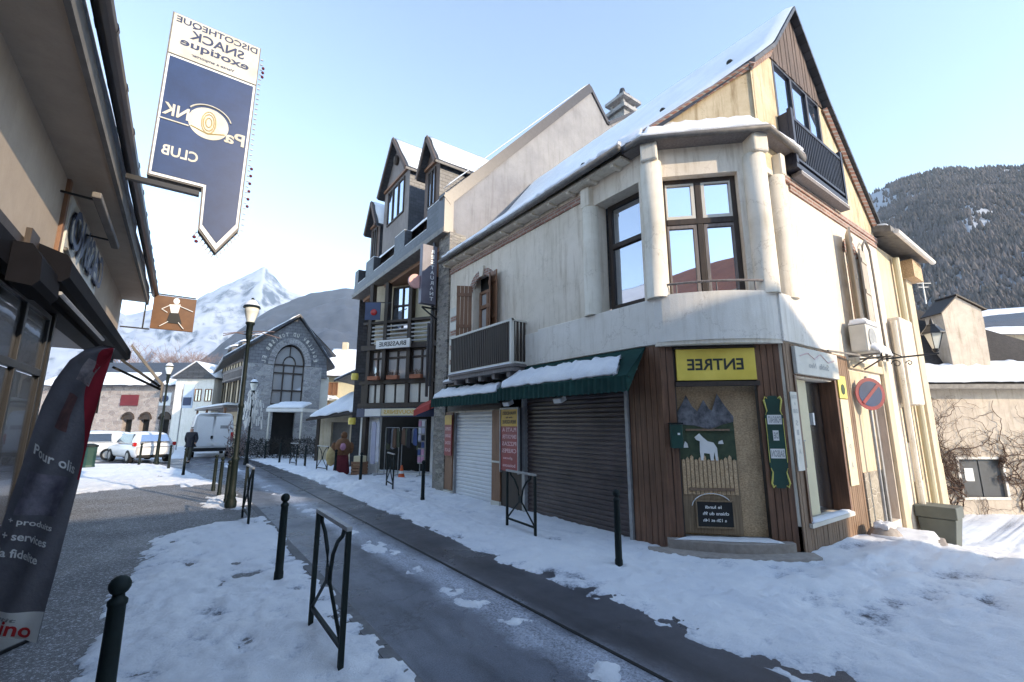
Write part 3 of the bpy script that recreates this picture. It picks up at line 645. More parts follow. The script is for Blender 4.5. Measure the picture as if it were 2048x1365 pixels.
# pent roof round the bay
w = MB(); c = 10.62
def ring(off, z): return [(6.17 - off, 4.78, z), (6.17 - off, 4.45 - off * .41, z), (7.45 - off * .41, 3.17 - off, z), (8.75, 3.12 - off, z)]
A_, B_ = ring(.24, 6.72), ring(-.02, 7.08)
w.add(A_ + B_ + [(a, b, d - .08) for a, b, d in A_], [(0, 1, 5, 4), (1, 2, 6, 5), (2, 3, 7, 6), (8, 9, 1, 0), (9, 10, 2, 1), (10, 11, 3, 2)])
w.add([(a, b, d - .08) for a, b, d in A_] + [(a, b, 6.62) for a, b, d in ring(-.02, 0)], [(0, 1, 5, 4), (1, 2, 6, 5), (2, 3, 7, 6)])
w.build('bay_roof', 'grey_wood', CB)
w = MB(); w.slab(A_[1], A_[2], B_[2], B_[1], .11, 26, 5, .02, 14); w.slab(A_[2], A_[3], B_[3], B_[2], .05, 16, 5, .03, 15); w.slab((A_[0][0], 5.1, 6.74), A_[1], B_[1], (6.19, 5.1, 7.12), .11, 10, 5, .02, 17); w.build('roof_snow', 'snow', RF)
w = MB(); rs_ = random.Random(3)
ys_l = np.arange(4.75, 11.7, .12); w.tube([(5.85 + rs_.uniform(-.02, .02), float(y), 6.80 + rs_.uniform(-.012, .012)) for y in ys_l], [rs_.uniform(.025, .05) + (.05 * rs_.random() if y < 7.2 else 0) for y in ys_l], 8)
e_ = ring(.22, 6.78); cp_ = []
for a_, b_ in ((e_[0], e_[1]), (e_[1], e_[2]), (e_[2], e_[3])):
    for k in range(12): cp_.append(tuple(a_[q_] + (b_[q_] - a_[q_]) * k / 12 + rs_.uniform(-.01, .01) for q_ in range(3)))
w.tube(cp_, [rs_.uniform(.03, .06) for _ in cp_], 8); w.smooth = True; w.build('eave_snow', 'snow', RF, True)
w = MB(); g = ring(.28, 6.68)
w.tube([(5.80, 11.7, 6.66), (5.79, 8, 6.655), (5.76, 4.7, 6.67)], .065, 8); w.build('gutter', 'zinc', CB, True)
w = MB(); w.tube([(g[0][0], 4.7, 6.69), g[1], g[2], (8.35, g[2][1], 6.65), (8.7, g[2][1] + .03, 6.6)], .055, 8); w.build('gutter', 'zinc', CB, True)
w = MB(); w.box(5.9, 6.16, 4.8, 11.7, 6.57, 6.62)
for y in np.arange(5, 11.7, .6): w.box(5.92, 6.165, y, y + .07, 6.52, 6.57)
w.build('eave_rafters', 'col_plaster', CB)
w = MB(FS); w.box(.1, 5.7, -.03, -.002, 6.32, 6.47); w.build('eave_moulding', 'brick', CB)
# bay columns, corbels
def column(x, y, z0=3.9, z1=6.3, r=.19, cap=True, sq=0):
    w = MB(); w.lathe([(r, z0), (r * .985, (z0 + z1) / 2), (r * .97, z1)], (x, y, 0), 24)
    w.smooth = True; o = w.build('column', 'col_plaster', CB, bevel=0)
    if cap:
        w = MB(); m = Matrix.Translation((x, y, 0)) @ Matrix.Rotation(R(sq), 4, 'Z')
        w.box(-r * .75, r * .75, -r * 1.15, r * .9, z1 - .02, z1 + .36, m); w.build('corbel', 'col_plaster', CB, bevel=.03)
column(6.20, 4.40, r=.185, z1=6.34, sq=-60); column(7.40, 3.21, r=.185, z1=6.34, sq=-25); column(6.2, 5.86, r=.17, z1=6.1, cap=False); column(7.98, 3.16, r=.17, z1=6.1, cap=False)
w = MB(); w.box(6.03, 6.3, 5.75, 5.98, 6.1, 6.5); w.box(7.9, 8.08, 2.98, 3.2, 6.1, 6.5); w.build('corbel', 'col_plaster', CB, bevel=.03)
# parapet band and curved balcony front
w = MB(FS); w.box(4.3, 7.33, -.06, -.002, 3.14, 3.9); w.box(3.62, 4.3, -.045, -.002, 3.14, 3.86); w.build('parapet', 'white_plaster', CB, bevel=.01)
w = MB(FA); w.box(-.02, 2.0, -.06, -.002, 3.14, 3.92); w.build('parapet', 'white_plaster', CB, bevel=.01)
w = MB(FC); n = 16; P = []
for k in range(n + 1): a = k / n; P.append((-.06 + 1.9 * a, -.07 - .20 * math.sin(math.pi * a) ** .75))
w.zprism(P + [(1.84, .05), (-.06, .05)], 3.16, 3.93); w.build('balcony_front', 'white_plaster', CB)
w = MB(FC); w.zprism([(a, b * .92) for a, b in P] + [(1.84, .02), (-.06, .02)], 3.10, 3.16); w.build('balcony_soffit', 'col_plaster', CB)
w = MB(FC); w.tube([(a, b + .02, 4.10) for a, b in P], .02, 8)
for k in (3, 8, 13): w.tube([(P[k][0], P[k][1] + .02, 3.9), (P[k][0], P[k][1] + .02, 4.1)], .012, 6)
w.build('balcony_rail', 'grey_wood', CB)
# windows
def window(fr, parent, u0, u1, z0, z1, y, cols, rows=(), fm='wood_dark', gm='glass', fw=.07, d=.07, light=None):
    f = MB(fr); f.box(u0, u0 + fw, y, y + d, z0, z1); f.box(u1 - fw, u1, y, y + d, z0, z1); f.box(u0 + fw, u1 - fw, y, y + d, z0, z0 + fw); f.box(u0 + fw, u1 - fw, y, y + d, z1 - fw, z1)
    us = [u0] + [u0 + (u1 - u0) * c for c in cols] + [u1]; zs = [z0] + list(rows) + [z1]
    for r_ in rows: f.box(u0 + fw, u1 - fw, y - .01, y + d + .002, r_ - fw * .6, r_ + fw * .6)
    for c_ in us[1:-1]: f.box(c_ - fw * .55, c_ + fw * .55, y - .004, y + d + .001, z0 + fw, z1 - fw)
    W_ = f.build('window', fm, parent, bevel=.006)
    for i in range(len(us) - 1):
        for j in range(len(zs) - 1):
            a, b, c_, e = us[i] + fw * .8, us[i + 1] - fw * .8, zs[j] + fw * .8, zs[j + 1] - fw * .8
            if b - a < .04 or e - c_ < .04: continue
            g_ = MB(fr); g_.box(a, b, y + d * .6, y + d * .6 + .01, c_, e); g_.build('pane', gm, W_)
            if light and j in light:
                q = MB(fr); t = .045; q.box(a - .01, a + t, y + .005, y + d * .55, c_ - .01, e + .01); q.box(b - t, b + .01, y + .005, y + d * .55, c_ - .01, e + .01); q.box(a + t, b - t, y + .005, y + d * .55, c_ - .01, c_ + t); q.box(a + t, b - t, y + .005, y + d * .55, e - t, e + .01)
                q.build('sash', 'offwhite' if light[j] else 'grey_wood', W_)
    return W_
window(FC, CB, .2, 1.45, 3.92, 6.1, .14, [.5], [5.3], gm='glass_blue', fw=.085, light={0: False, 1: True})
window(FS, CB, 6.12, 7.1, 4.0, 6.12, .28, [], [5.25], gm='glass', fw=.08)
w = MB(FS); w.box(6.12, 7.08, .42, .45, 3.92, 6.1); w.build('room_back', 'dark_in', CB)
w = MB(FA); w.box(.12, .44, .28, .3, 3.9, 6.1); w.build('bay_side_door', 'wood_dark', CB)
window(FA, CB, gx(8.35), gx(10.5), 6.5, 8.7, -.01, [.36, .7], [], fm='navy_iron', gm='glass_blue', fw=.07)
# arched french window with shutters on the street
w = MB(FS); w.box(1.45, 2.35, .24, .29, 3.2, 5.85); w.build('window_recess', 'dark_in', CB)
window(FS, CB, 1.5, 2.3, 3.22, 5.45, .16, [.5], [5.0], fm='wood_mid', gm='glass_curtain', fw=.08)
w = MB(FS); n = 12; cx, cz, r0, r1 = 1.9, 5.45, .47, .66
for k in range(n):
    a = math.pi * k / n; b = math.pi * (k + 1) / n - .02
    w.prism([(cx - r0 * math.cos(a), cz + r0 * .75 * math.sin(a)), (cx - r0 * math.cos(b), cz + r0 * .75 * math.sin(b)), (cx - r1 * math.cos(b), cz + r1 * .82 * math.sin(b)), (cx - r1 * math.cos(a), cz + r1 * .82 * math.sin(a))], -.02, .06)
w.build('brick_arch', 'brick', CB)
w = MB(FS); w.prism([(1.82, 5.78), (1.98, 5.78), (2.02, 6.05), (1.78, 6.05)], -.05, .05); w.build('keystone', 'col_plaster', CB)
w = MB(FS)
for s_ in (-1, 1):
    P = [(cx + s_ * .46, 5.45)] + [(cx + s_ * .46 * math.cos(t), 5.45 + .36 * math.sin(t)) for t in np.linspace(0, math.pi / 2, 8)] + [(cx, 5.86), (cx + s_ * .46, 5.86)]
    w.prism(P[1:], -.004, .03)
w.build('arch_spandrel', 'plaster', CB)
def shutter(u, z0, z1, ang, wid, fr=FS, m='wood_mid', sgn=1, y=-.03):
    mt = Matrix.Translation((u, y, 0)) @ Matrix.Rotation(R(ang), 4, 'Z'); w = MB(fr); nb = 4
    for k in range(nb): w.box(sgn * (k * wid / nb + .004), sgn * ((k + 1) * wid / nb - .004), -.02, .014, z0, z1, mt)
    for z in (z0 + .25, (z0 + z1) / 2, z1 - .3): w.box(0, sgn * wid, -.038, -.02, z, z + .09, mt)
    return w.build('shutter', m, CB)
shutter(1.42, 3.25, 5.62, 62, .42, sgn=-1); shutter(2.38, 3.25, 5.62, -38, .42); shutter(2.42, 3.25, 5.7, -12, .4, y=-.06)
w = MB(FS)                                          # quoins left of the window
for k in range(5):
    w.box(.16, .62 + .1 * (k % 2), -.02, -.001, 3.3 + k * .42, 3.3 + k * .42 + .25)
w.build('pale_quoins', 'offwhite', CB)
w = MB(FS)
for k in range(4): w.box(.2, .66, -.018, -.001, 3.56 + k * .42, 3.56 + k * .42 + .15)
w.build('brick_quoins', 'brick', CB)
# small balcony with slats
w = MB(FS); w.box(.98, 3.84, -.44, -.002, 3.02, 3.12); w.box(.94, 3.88, -.47, -.002, 3.12, 3.17)
for k in range(5): w.box(1.2 + k * .6, 1.32 + k * .6, -.4, -.002, 2.9, 3.02)
BL = w.build('balcony', 'grey_wood', CB)
w = MB(FS)
for k in range(34): u = 1.03 + k * .083; w.box(u, u + .045, -.43, -.40, 3.24, 4.14)
for k in range(4): w.box(3.8, 3.83, -.37 + k * .095, -.32 + k * .095, 3.24, 4.14); w.box(.98, 1.01, -.37 + k * .095, -.32 + k * .095, 3.24, 4.14)
w.build('slats', 'wood_dark', BL)
w = MB(FS); w.box(.96, 3.86, -.445, -.385, 4.14, 4.19); w.box(3.78, 3.86, -.45, -.38, 3.17, 4.2); w.box(3.79, 3.85, -.38, 0, 4.14, 4.18); w.box(.96, 1.02, -.38, 0, 4.14, 4.18); w.box(.98, 3.8, -.44, -.39, 3.19, 3.23); w.box(3.79, 3.85, -.38, 0, 3.19, 3.23); w.build('handrail', 'offwhite', BL)
w = MB(); w.fr = FS; w.slab((.97, -.46, 3.17), (3.86, -.46, 3.17), (3.86, -.38, 3.17), (.97, -.38, 3.17), .05, 30, 2, .01, 3); w.build('ledge_snow', 'snow', BL)
# gable balcony
w = MB(FA); y0 = -.2; a, b = gx(8.33), gx(10.72); w.box(a, b, y0 - .02, 0, 6.34, 6.43)
for u in (a, b - .09): w.box(u, u + .09, y0 - .03, y0 + .04, 6.43, 7.52)
w.box(a + .09, b - .09, y0 - .02, y0 + .03, 7.32, 7.38); w.box(a + .09, b - .09, y0 - .02, y0 + .03, 6.5, 6.55)
for k in range(26): u = a + .14 + k * (b - a - .28) / 25; w.box(u - .012, u + .012, y0 - .01, y0 + .015, 6.55, 7.32)
w.box(a - .01, a + .03, y0 + .04, -.002, 6.43, 7.45); w.box(b - .03, b + .01, y0 + .04, -.002, 6.43, 7.45)
w.build('gable_balcony', 'navy_iron', CB)
w = MB(FA); w.box(gx(8.5), gx(10.8), -.22, -.05, 6.25, 6.32); w.build('ledge', 'grey_wood', CB)
w = MB(FA); w.slab((gx(8.5), -.22, 6.32), (gx(10.8), -.22, 6.32), (gx(10.8), -.14, 6.32), (gx(8.5), -.14, 6.32), .05, 24, 2, .02, 8); w.build('ledge_snow', 'snow', CB)
# ground floor
def planks(fr, u0, u1, z0, z1, m, name='plank_cladding', wd=.105, y=-.02, holes=()):
    w = MB(fr); n = max(1, int(round((u1 - u0) / wd))); wd = (u1 - u0) / n
    for k in range(n):
        a = u0 + k * wd + .005; b = a + wd - .01; j = random.uniform(0, .006); segs = [(z0, z1)]
        for h in holes:
            if b > h[0] + .02 and a < h[1] - .02: segs = [q for s in segs for q in ((s[0], min(s[1], h[2])), (max(s[0], h[3]), s[1])) if q[1] - q[0] > .02]
        for s in segs: w.box(a, b, y - j, y + .015, s[0], s[1])
    return w.build(name, m, CB)
w = MB(FS); w.box(6.66, 7.33, -.004, .2, 0, 3.12); w.build('cladding_back', 'wood_dark', CB)
planks(FS, 6.68, 7.35, .02, 3.12, 'wood')
w = MB(FC); w.box(0, .22, .0, .25, 0, 3.1); w.box(1.46, 1.77, .0, .25, 0, 3.1); w.box(.22, 1.46, .02, .25, 2.46, 3.1); w.build('cladding_back', 'wood_dark', CB)
planks(FC, -.02, .2, .02, 3.1, 'wood'); planks(FC, 1.42, 1.79, .02, 3.1, 'wood')
w = MB(FA); w.box(0, 2.6, -.004, .1, -.05, .4); w.build('cladding_back', 'wood_dark', CB)
planks(FA, .0, 2.62, .02, 3.12, 'wood_side', holes=[(.26, 1.85, .4, 2.62)], wd=.085)
w = MB(FC); w.box(.24, 1.44, .16, .2, .2, 2.48); DR = w.build('chipboard_door', 'osb', CB)
# painted wooden scene board leaning in the doorway
PB = thing('painted_board', tuple(FC @ Vector((.65, .1, .2))), 'cut-out wooden board painted with three peaks, a white dog and a fence in the doorway', 'painted board')
ru = lambda t: .235 + t * .84
w = MB(FC); w.prism([(ru(0), .24), (ru(1), .22), (ru(1), .75), (ru(.985), 1.92), (ru(0), 1.92)], .10, .125); w.build('board', 'plank_paint', PB)
w = MB(FC); w.prism([(ru(.0), 1.32), (ru(.99), 1.32), (ru(.985), 1.93), (ru(.8), 1.86), (ru(.55), 1.76), (ru(.3), 1.84), (ru(.0), 1.9)], .092, .0995); w.build('painted_meadow', 'grass', PB)
w = MB(FC); w.prism([(ru(-.02), 1.86), (ru(.0), 2.06), (ru(.1), 2.2), (ru(.17), 2.32), (ru(.27), 2.14), (ru(.36), 2.06), (ru(.48), 2.24), (ru(.57), 2.1), (ru(.62), 2.07), (ru(.73), 2.34), (ru(.86), 2.14), (ru(.99), 1.98), (ru(.985), 1.9), (ru(.8), 1.86), (ru(.55), 1.78), (ru(.3), 1.84)], .084, .098); w.build('painted_peaks', 'rockpaint', PB)
w = MB(FC)
for k in range(13): u = ru(.02 + k * .074); h = .5 + .03 * ((k * 7) % 3); w.prism([(u, .8), (u + .05, .8), (u + .05, .8 + h), (u + .025, .83 + h), (u, .8 + h)], .082, .091)
w.build('painted_fence', 'osb', PB)
w = MB(FC)                                          # the dog, cut from white board
w.prism([(ru(.36), 1.31), (ru(.4), 1.31), (ru(.42), 1.42), (ru(.52), 1.41), (ru(.53), 1.31), (ru(.58), 1.31), (ru(.6), 1.45), (ru(.62), 1.31), (ru(.66), 1.31), (ru(.655), 1.5), (ru(.6), 1.58), (ru(.5), 1.6), (ru(.42), 1.66), (ru(.36), 1.72), (ru(.27), 1.66), (ru(.3), 1.62), (ru(.36), 1.6), (ru(.35), 1.45)], .073, .081)
w.prism([(ru(.06), 1.5), (ru(.15), 1.5), (ru(.14), 1.56), (ru(.1), 1.6)], .08, .0915); w.prism([(ru(.68), 1.56), (ru(.78), 1.56), (ru(.76), 1.62), (ru(.7), 1.6)], .08, .0915); w.build('painted_dog', 'white', PB)
w = MB(FC); w.box(ru(.12), ru(.9), .06, .092, 1.76, 1.79); w.box(ru(.12), ru(.9), .06, .092, .86, .90); w.build('rail', 'wood_side', PB)
w = MB(FC); w.tube([(ru(.5) + .3 * math.cos(t), .088, .6 + .22 * math.sin(t)) for t in np.linspace(.15, 2.99, 12)], .008, 5); w.build('painted_arch', 'white_line', PB)
SL = thing('chalkboard', tuple(FC @ Vector((.7, .08, .3))), 'small black chalkboard in a pale frame hung low on the painted board', 'chalkboard')
a, b = ru(.2), ru(.86); w = MB(FC); w.box(a + .02, b - .02, .066, .078, .34, .70); w.build('slate_panel', 'black', SL)
w = MB(FC); w.box(a, a + .022, .06, .08, .32, .72); w.box(b - .022, b, .06, .08, .32, .72); w.box(a + .022, b - .022, .06, .08, .32, .34); w.box(a + .022, b - .022, .06, .08, .7, .72); w.build('frame', 'plank_paint', SL)
w = MB(FC); w.text('le lundi', a + .14, b - .18, .6, .645, .063, True); w.text('chiens du 9h', a + .1, b - .08, .505, .555, .063, True); w.text('a 12h et 14h', a + .1, b - .12, .41, .455, .063, True); w.build('chalk_writing', 'white_line', SL)
w = MB(FC); n = 10; P = [(-.05 + 1.75 * k / n, -.12 - .17 * math.sin(math.pi * k / n)) for k in range(n + 1)]
w.zprism(P + [(1.7, .2), (-.05, .2)], -.05, .19); w.build('doorstep', 'stepstone', CB, bevel=.012)
w = MB(FC); n = 10; P = [(-.35 + 2.3 * k / n, -.30 - .22 * math.sin(math.pi * k / n)) for k in range(n + 1)]
w.zprism(P + [(1.95, -.05), (-.35, -.05)], -.05, .06); w.build('doorstep', 'stepstone', CB, bevel=.012)
w = MB(FC); w.slab((.0, -.2, .19), (1.6, -.2, .19), (1.4, .08, .19), (.3, .08, .19), .025, 20, 5, .06, 31); w.build('step_snow', 'snow', CB)
# shutters
def roller(u0, u1, z0, z1, m, pitch, y=.06):
    w = MB(FS); n = int((z1 - z0) / pitch); P = []
    for k in range(n): z = z0 + k * pitch; P += [(y + .012, z), (y - .006, z + pitch * .3), (y - .006, z + pitch * .75), (y + .010, z + pitch * .93)]
    P += [(y + .03, z1), (y + .03, z0)]; w.xprism(P, u0, u1); return w.build('roller_shutter', m, CB)
roller(3.76, 6.62, .02, 2.6, 'steel_brown', .086); roller(.56, 2.46, .02, 2.18, 'steel_white', .092)
w = MB(FS); w.box(6.6, 6.66, -.06, .04, 0, 2.75); w.box(.54, .58, -.01, .05, 0, 2.2); w.build('shutter_guide', 'galv', CB)
w = MB(FS); w.box(3.66, 3.76, -.03, .1, 0, 2.6); w.build('shutter_guide', 'galv', CB)
w = MB(FS); w.box(2.86, 3.66, -.02, .1, 0, 2.6); w.box(3.76, 6.6, -.03, .1, 2.6, 3.1); w.box(.1, 3.7, -.02, .1, 2.22, 3.0); w.build('dark_fascia', 'wood_dark', CB)
w = MB(FS); w.box(2.5, 2.85, -.05, .1, .12, 2.2); w.box(.1, .52, -.04, .1, .12, 2.2); w.build('timber_post', 'wood_mid', CB)
w = MB(FS); w.box(2.5, 2.85, -.07, .1, -.02, .12); w.box(.1, .54, -.07, .1, -.02, .1); w.box(2.5, 3.0, -.07, -.04, .98, 1.02); w.build('post_foot', 'offwhite', CB)
# side shop window
w = MB(FA); w.box(.28, 1.83, .26, .29, .42, 2.6); w.build('curtain_back', 'wood_dark', CB)
w = MB(FA); w.box(.3, .98, .1, .13, .46, 2.58); w.build('cream_window_board', 'cream_panel', CB)
w = MB(FA); w.box(1.0, 1.8, .2, .21, .44, 2.58); w.build('shop_pane', 'glass_dark', CB)
w = MB(FA); w.box(1.18, 1.24, .12, .19, 1.85, 2.05); w.build('notice', 'white', CB)
w = MB(FA); w.box(.22, 1.9, -.07, .1, .36, .42); w.build('window_sill', 'offwhite', CB)
w = MB(FA); w.slab((.24, -.07, .42), (1.88, -.07, .42), (1.8, .09, .42), (.3, .09, .42), .04, 20, 4, .02, 33); w.build('sill_snow', 'snow', CB)
for u in (.24, 1.82): w = MB(FA); w.box(u, u + .06, -.045, .26, .42, 2.62); w.build('window_jamb', 'wood', CB)
# side wall beyond the cladding: stone, brown door
w = MB(FA); w.box(2.63, 3.66, -.05, -.002, -.6, 1.0); w.build('rubble_plinth', 'pale_stone', CB)
w = MB(FA); w.box(2.64, 3.66, -.028, -.001, 1.0, 2.86); w.build('stone_pier', 'cream_render', CB)
w = MB(FA); w.box(3.7, 4.45, .2, .24, -.7, 2.35)
for k in range(4): w.box(3.78, 4.37, .17, .2, -.5 + k * .7, .05 + k * .7)
w.build('side_door', 'wood', CB, bevel=.01)
w = MB(FA); w.box(4.5, 4.85, -.07, -.002, -.8, 3.2); w.box(2.63, 4.9, -.06, -.002, 2.9, 3.06); w.build('quoin_pilaster', 'cream_render', CB, bevel=.02)
w = MB(FA); w.box(3.6, 4.75, -.32, .1, -.75, -.28); w.build('side_step', 'stepstone', CB, bevel=.03)
# arched upstairs side window + pale shutter
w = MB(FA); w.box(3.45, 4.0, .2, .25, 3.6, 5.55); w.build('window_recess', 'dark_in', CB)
window(FA, CB, 3.47, 3.98, 3.62, 5.3, .12, [], [4.9, 4.3], fm='wood', gm='glass_dark', fw=.06)
w = MB(FA); n = 10
for k in range(n):
    a = math.pi * k / n; b = math.pi * (k + 1) / n - .02; cx = 3.73
    w.prism([(cx - .28 * math.cos(a), 5.4 + .25 * math.sin(a)), (cx - .28 * math.cos(b), 5.4 + .25 * math.sin(b)), (cx - .42 * math.cos(b), 5.4 + .38 * math.sin(b)), (cx - .42 * math.cos(a), 5.4 + .38 * math.sin(a))], -.02, .05)
w.build('brick_arch', 'brick', CB)
shutter(3.42, 3.6, 5.75, 24, .5, fr=FA, m='pale_shutter', sgn=-1, y=-.05)
shutter(4.42, 3.6, 5.6, 4, .4, fr=FA, m='pale_shutter', sgn=-1, y=-.05)
w = MB(FA); w.tube([(4.25, -.05, 5.4), (4.3, -.09, 5.75), (4.5, -.09, 5.9), (4.72, -.09, 5.7), (4.75, -.09, 5.0), (4.78, -.09, 4.0), (4.8, -.09, 3.2)], .025, 6); w.build('cable', 'zinc', CB)
w = MB(FA); w.tube([(3.55, -.08, -.5), (3.55, -.08, 2.6)], .028, 6); w.build('metal_pole', 'galv', CB)
# awnings (fixed to the wall, cloth with scalloped valance)
def awning(u0, u1, zt, out, zo, zv, label, wallz=None):
    o = thing('awning', tuple(FS @ Vector(((u0 + u1) / 2, 0, zt))), label, 'awning')
    w = MB(FS); n = int((u1 - u0) / .15)
    w.add([(u0, -.03, zt), (u1, -.03, zt), (u1, -out, zo), (u0, -out, zo), (u0, -.03, zt - .02), (u1, -.03, zt - .02), (u1, -out, zo - .02), (u0, -out, zo - .02)], [(0, 1, 2, 3), (7, 6, 5, 4), (0, 3, 7, 4), (1, 5, 6, 2)])
    vs = []; fs = []
    for k in range(n * 4 + 1):
        u = u0 + (u1 - u0) * k / (n * 4); yy = -out + .012 * math.sin(k * 1.57); zb = zv + .012 * math.cos(k * 1.57)
        vs += [(u, yy, zo + .005), (u, yy, zb)]
    w.add(vs, [(2 * i, 2 * i + 2, 2 * i + 3, 2 * i + 1) for i in range(n * 4)])
    for u in (u0, u1): w.add([(u, -.03, zt - .01), (u, -out, zo - .01), (u, -out, zv), (u, -out + .03, zv)], [(0, 1, 2, 3)])
    w.build('canvas', 'awning', o)
    w = MB(FS)
    for u in (u0 + .25, (u0 + u1) / 2, u1 - .2): w.tube([(u, -.02, zt - .35), (u, -out + .03, zo - .04)], .014, 6)
    w.tube([(u0, -out + .06, zo - .02), (u1, -out + .06, zo - .02)], .018, 6); w.build('awning_frame', 'galv', o)
    return o
AW = awning(3.45, 7.08, 3.13, .55, 2.62, 2.37, 'large dark green awning with snow above the brown roller shutter')
w = MB(FS); w.slab((3.47, -.55, 2.63), (6.95, -.55, 2.63), (6.75, -.19, 2.96), (3.85, -.19, 2.96), .11, 60, 8, .05, 71, .8); w.build('snow', 'snow', AW)
AW2 = awning(.05, 3.42, 2.93, .50, 2.55, 2.33, 'smaller dark green awning with snow above the white roller shutter')
w = MB(FS); w.slab((.05, -.5, 2.56), (3.4, -.5, 2.56), (3.2, -.2, 2.78), (.3, -.2, 2.78), .10, 50, 7, .05, 77, .8); w.build('snow', 'snow', AW2)
w = MB(FS); w.box(.1, 2.8, -.18, -.03, 3.0, 3.05); w.build('awning_ledge', 'grey_wood', AW2)
w = MB(FS); w.slab((.1, -.18, 3.05), (2.8, -.18, 3.05), (2.8, -.05, 3.05), (.1, -.05, 3.05), .08, 30, 3, .01, 79); w.build('snow', 'snow', AW2)
for u, lab in ((3.55, 'white floodlight under the left end of the large awning'), (5.25, 'white floodlight under the middle of the large awning')):
    o = thing('floodlight', tuple(FS @ Vector((u, -.2, 2.4))), lab, 'lamp'); w = MB(FS); m = Matrix.Translation((u, -.32, 2.33)) @ Matrix.Rotation(R(25), 4, 'X'); w.box(-.11, .11, -.08, .08, -.05, .05, m); w.build('lamp_body', 'white', o, bevel=.015)
    w = MB(FS); w.tube([(u, -.02, 2.5), (u, -.3, 2.38)], .015, 6); w.build('arm', 'galv', o)

# ================================================================== SIGNS ON THE CORNER BUILDING
EN = thing('entrance_sign', tuple(FC @ Vector((.83, 0, 2.8))), 'yellow sign reading ENTREE in mirrored letters above the chipboard doorway', 'sign')
w = MB(FC); w.box(.24, 1.42, -.06, .0, 2.54, 3.04); w.build('sign_face', 'yellow', EN, bevel=.004)
w = MB(FC); w.box(.21, 1.45, -.085, .0, 2.45, 2.52); w.box(.21, 1.45, -.07, .0, 3.045, 3.075); w.build('sign_trim', 'wood_dark', EN)
w = MB(FC); w.text('ENTREE', .40, 1.24, 2.70, 2.88, -.064, True); w.build('lettering', 'ink', EN)
GS = thing('vertical_sign', tuple(FC @ Vector((1.6, 0, 1.6))), 'tall dark green scroll-edged sign with white mirrored words on the brown corner boards', 'sign')
w = MB(FC); u0, u1 = 1.475, 1.735
w.prism([(u0 + .04, .98), (u0 + .08, .93), (u1 - .08, .93), (u1 - .04, .98), (u1, 1.02), (u1 - .015, 1.2), (u1, 1.3), (u1, 1.98), (u1 - .02, 2.06), (u1, 2.2), (u1 - .04, 2.25), (u1 - .08, 2.29), (u0 + .08, 2.29), (u0 + .04, 2.25), (u0, 2.2), (u0 + .02, 2.06), (u0, 1.98), (u0, 1.3), (u0 + .015, 1.2), (u0, 1.02)], -.052, -.03); w.build('panel', 'green_panel', GS)
w = MB(FC)
for s_, uc in ((1, u0), (-1, u1)):
    for zc, zs in ((2.12, 1), (1.1, -1)):
        w.tube([(uc + s_ * .055, -.056, zc + zs * .13), (uc + s_ * .025, -.056, zc + zs * .155), (uc + s_ * .005, -.056, zc + zs * .1), (uc + s_ * .02, -.056, zc + zs * .03), (uc + s_ * .035, -.056, zc - zs * .06), (uc + s_ * .012, -.056, zc - zs * .12)], [.008, .016, .014, .012, .009, .005], 6)
    w.tube([(uc + s_ * .008, -.055, 1.3), (uc + s_ * .008, -.055, 1.95)], .005, 4)
w.build('gold_scrolls', 'gold_ink', GS)
w = MB(FC); w.box(u0 + .03, u1 - .03, -.056, -.0525, 1.86, 2.0); w.box(u0 + .09, u1 - .09, -.056, -.0525, 1.62, 1.77); w.box(u0 + .03, u1 - .03, -.056, -.0525, 1.36, 1.5); w.build('white_labels', 'white', GS)
w = MB(FC); w.text('FORFAIT', u0 + .04, u1 - .04, 1.88, 1.98, -.058, True, .001); w.text('DE', u0 + .1, u1 - .1, 1.65, 1.74, -.058, True); w.text('SAISON', u0 + .04, u1 - .04, 1.38, 1.48, -.058, True); w.build('lettering', 'galv', GS)
PS = thing('vertical_sign', tuple(FA @ Vector((.1, 0, 1.8))), 'narrow white vertical sign between the green sign and the side shop window', 'sign')
w = MB(FA); w.box(.03, .24, -.045, -.03, 1.18, 2.35); w.build('panel', 'offwhite', PS)
w = MB(FA); w.text('ECOLE', .05, .22, 2.25, 2.30, -.048, True); w.text('A', .11, .16, 2.15, 2.2, -.048, True); w.text('LOUER', .05, .22, 2.03, 2.09, -.048, True)
for k, c_ in enumerate('SIXA'): w.text(c_, .10, .17, 1.84 - k * .14, 1.92 - k * .14, -.048, True)
w.build('lettering', 'galv', PS)
WS = thing('shop_sign', tuple(FA @ Vector((1.1, 0, 2.85))), 'white shop fascia with a faint mountain outline above the side shop window', 'sign')
w = MB(FA); w.box(.26, 1.95, -.09, -.03, 2.64, 3.08); w.build('panel', 'offwhite', WS, bevel=.01)
w = MB(FA); w.tube([(.4, -.095, 2.93), (.7, -.095, 3.0), (.95, -.095, 2.92), (1.2, -.095, 3.02), (1.5, -.095, 2.9), (1.8, -.095, 2.96)], .006, 4); w.build('mountain_line', 'pink_ink', WS)
w = MB(FA); w.text('Neo', .7, .98, 2.76, 2.85, -.094, True); w.text('Sabla', 1.1, 1.5, 2.76, 2.86, -.094, True); w.build('lettering', 'galv', WS)
TS = thing('vertical_sign', tuple(FA @ Vector((2.2, 0, 1.8))), 'tall cream panel with a plant picture on top, right of the side shop window', 'sign')
w = MB(FA); w.box(1.98, 2.34, -.045, -.03, .82, 2.3); w.build('panel', 'cream_panel', TS)
w = MB(FA); w.box(1.98, 2.34, -.046, -.03, 2.32, 2.72); w.build('plant_photo', 'gold_ink', TS)
w = MB(FA); w.ball((2.16, -.05, 2.48), .1, 8, 1, .05); w.build('plant', 'grass', TS)
w = MB(FA)
for k, c_ in enumerate('SPA'): w.text(c_, 2.1, 2.2, 1.7 - k * .3, 1.82 - k * .3, -.048, True)
w.build('lettering', 'galv', TS)
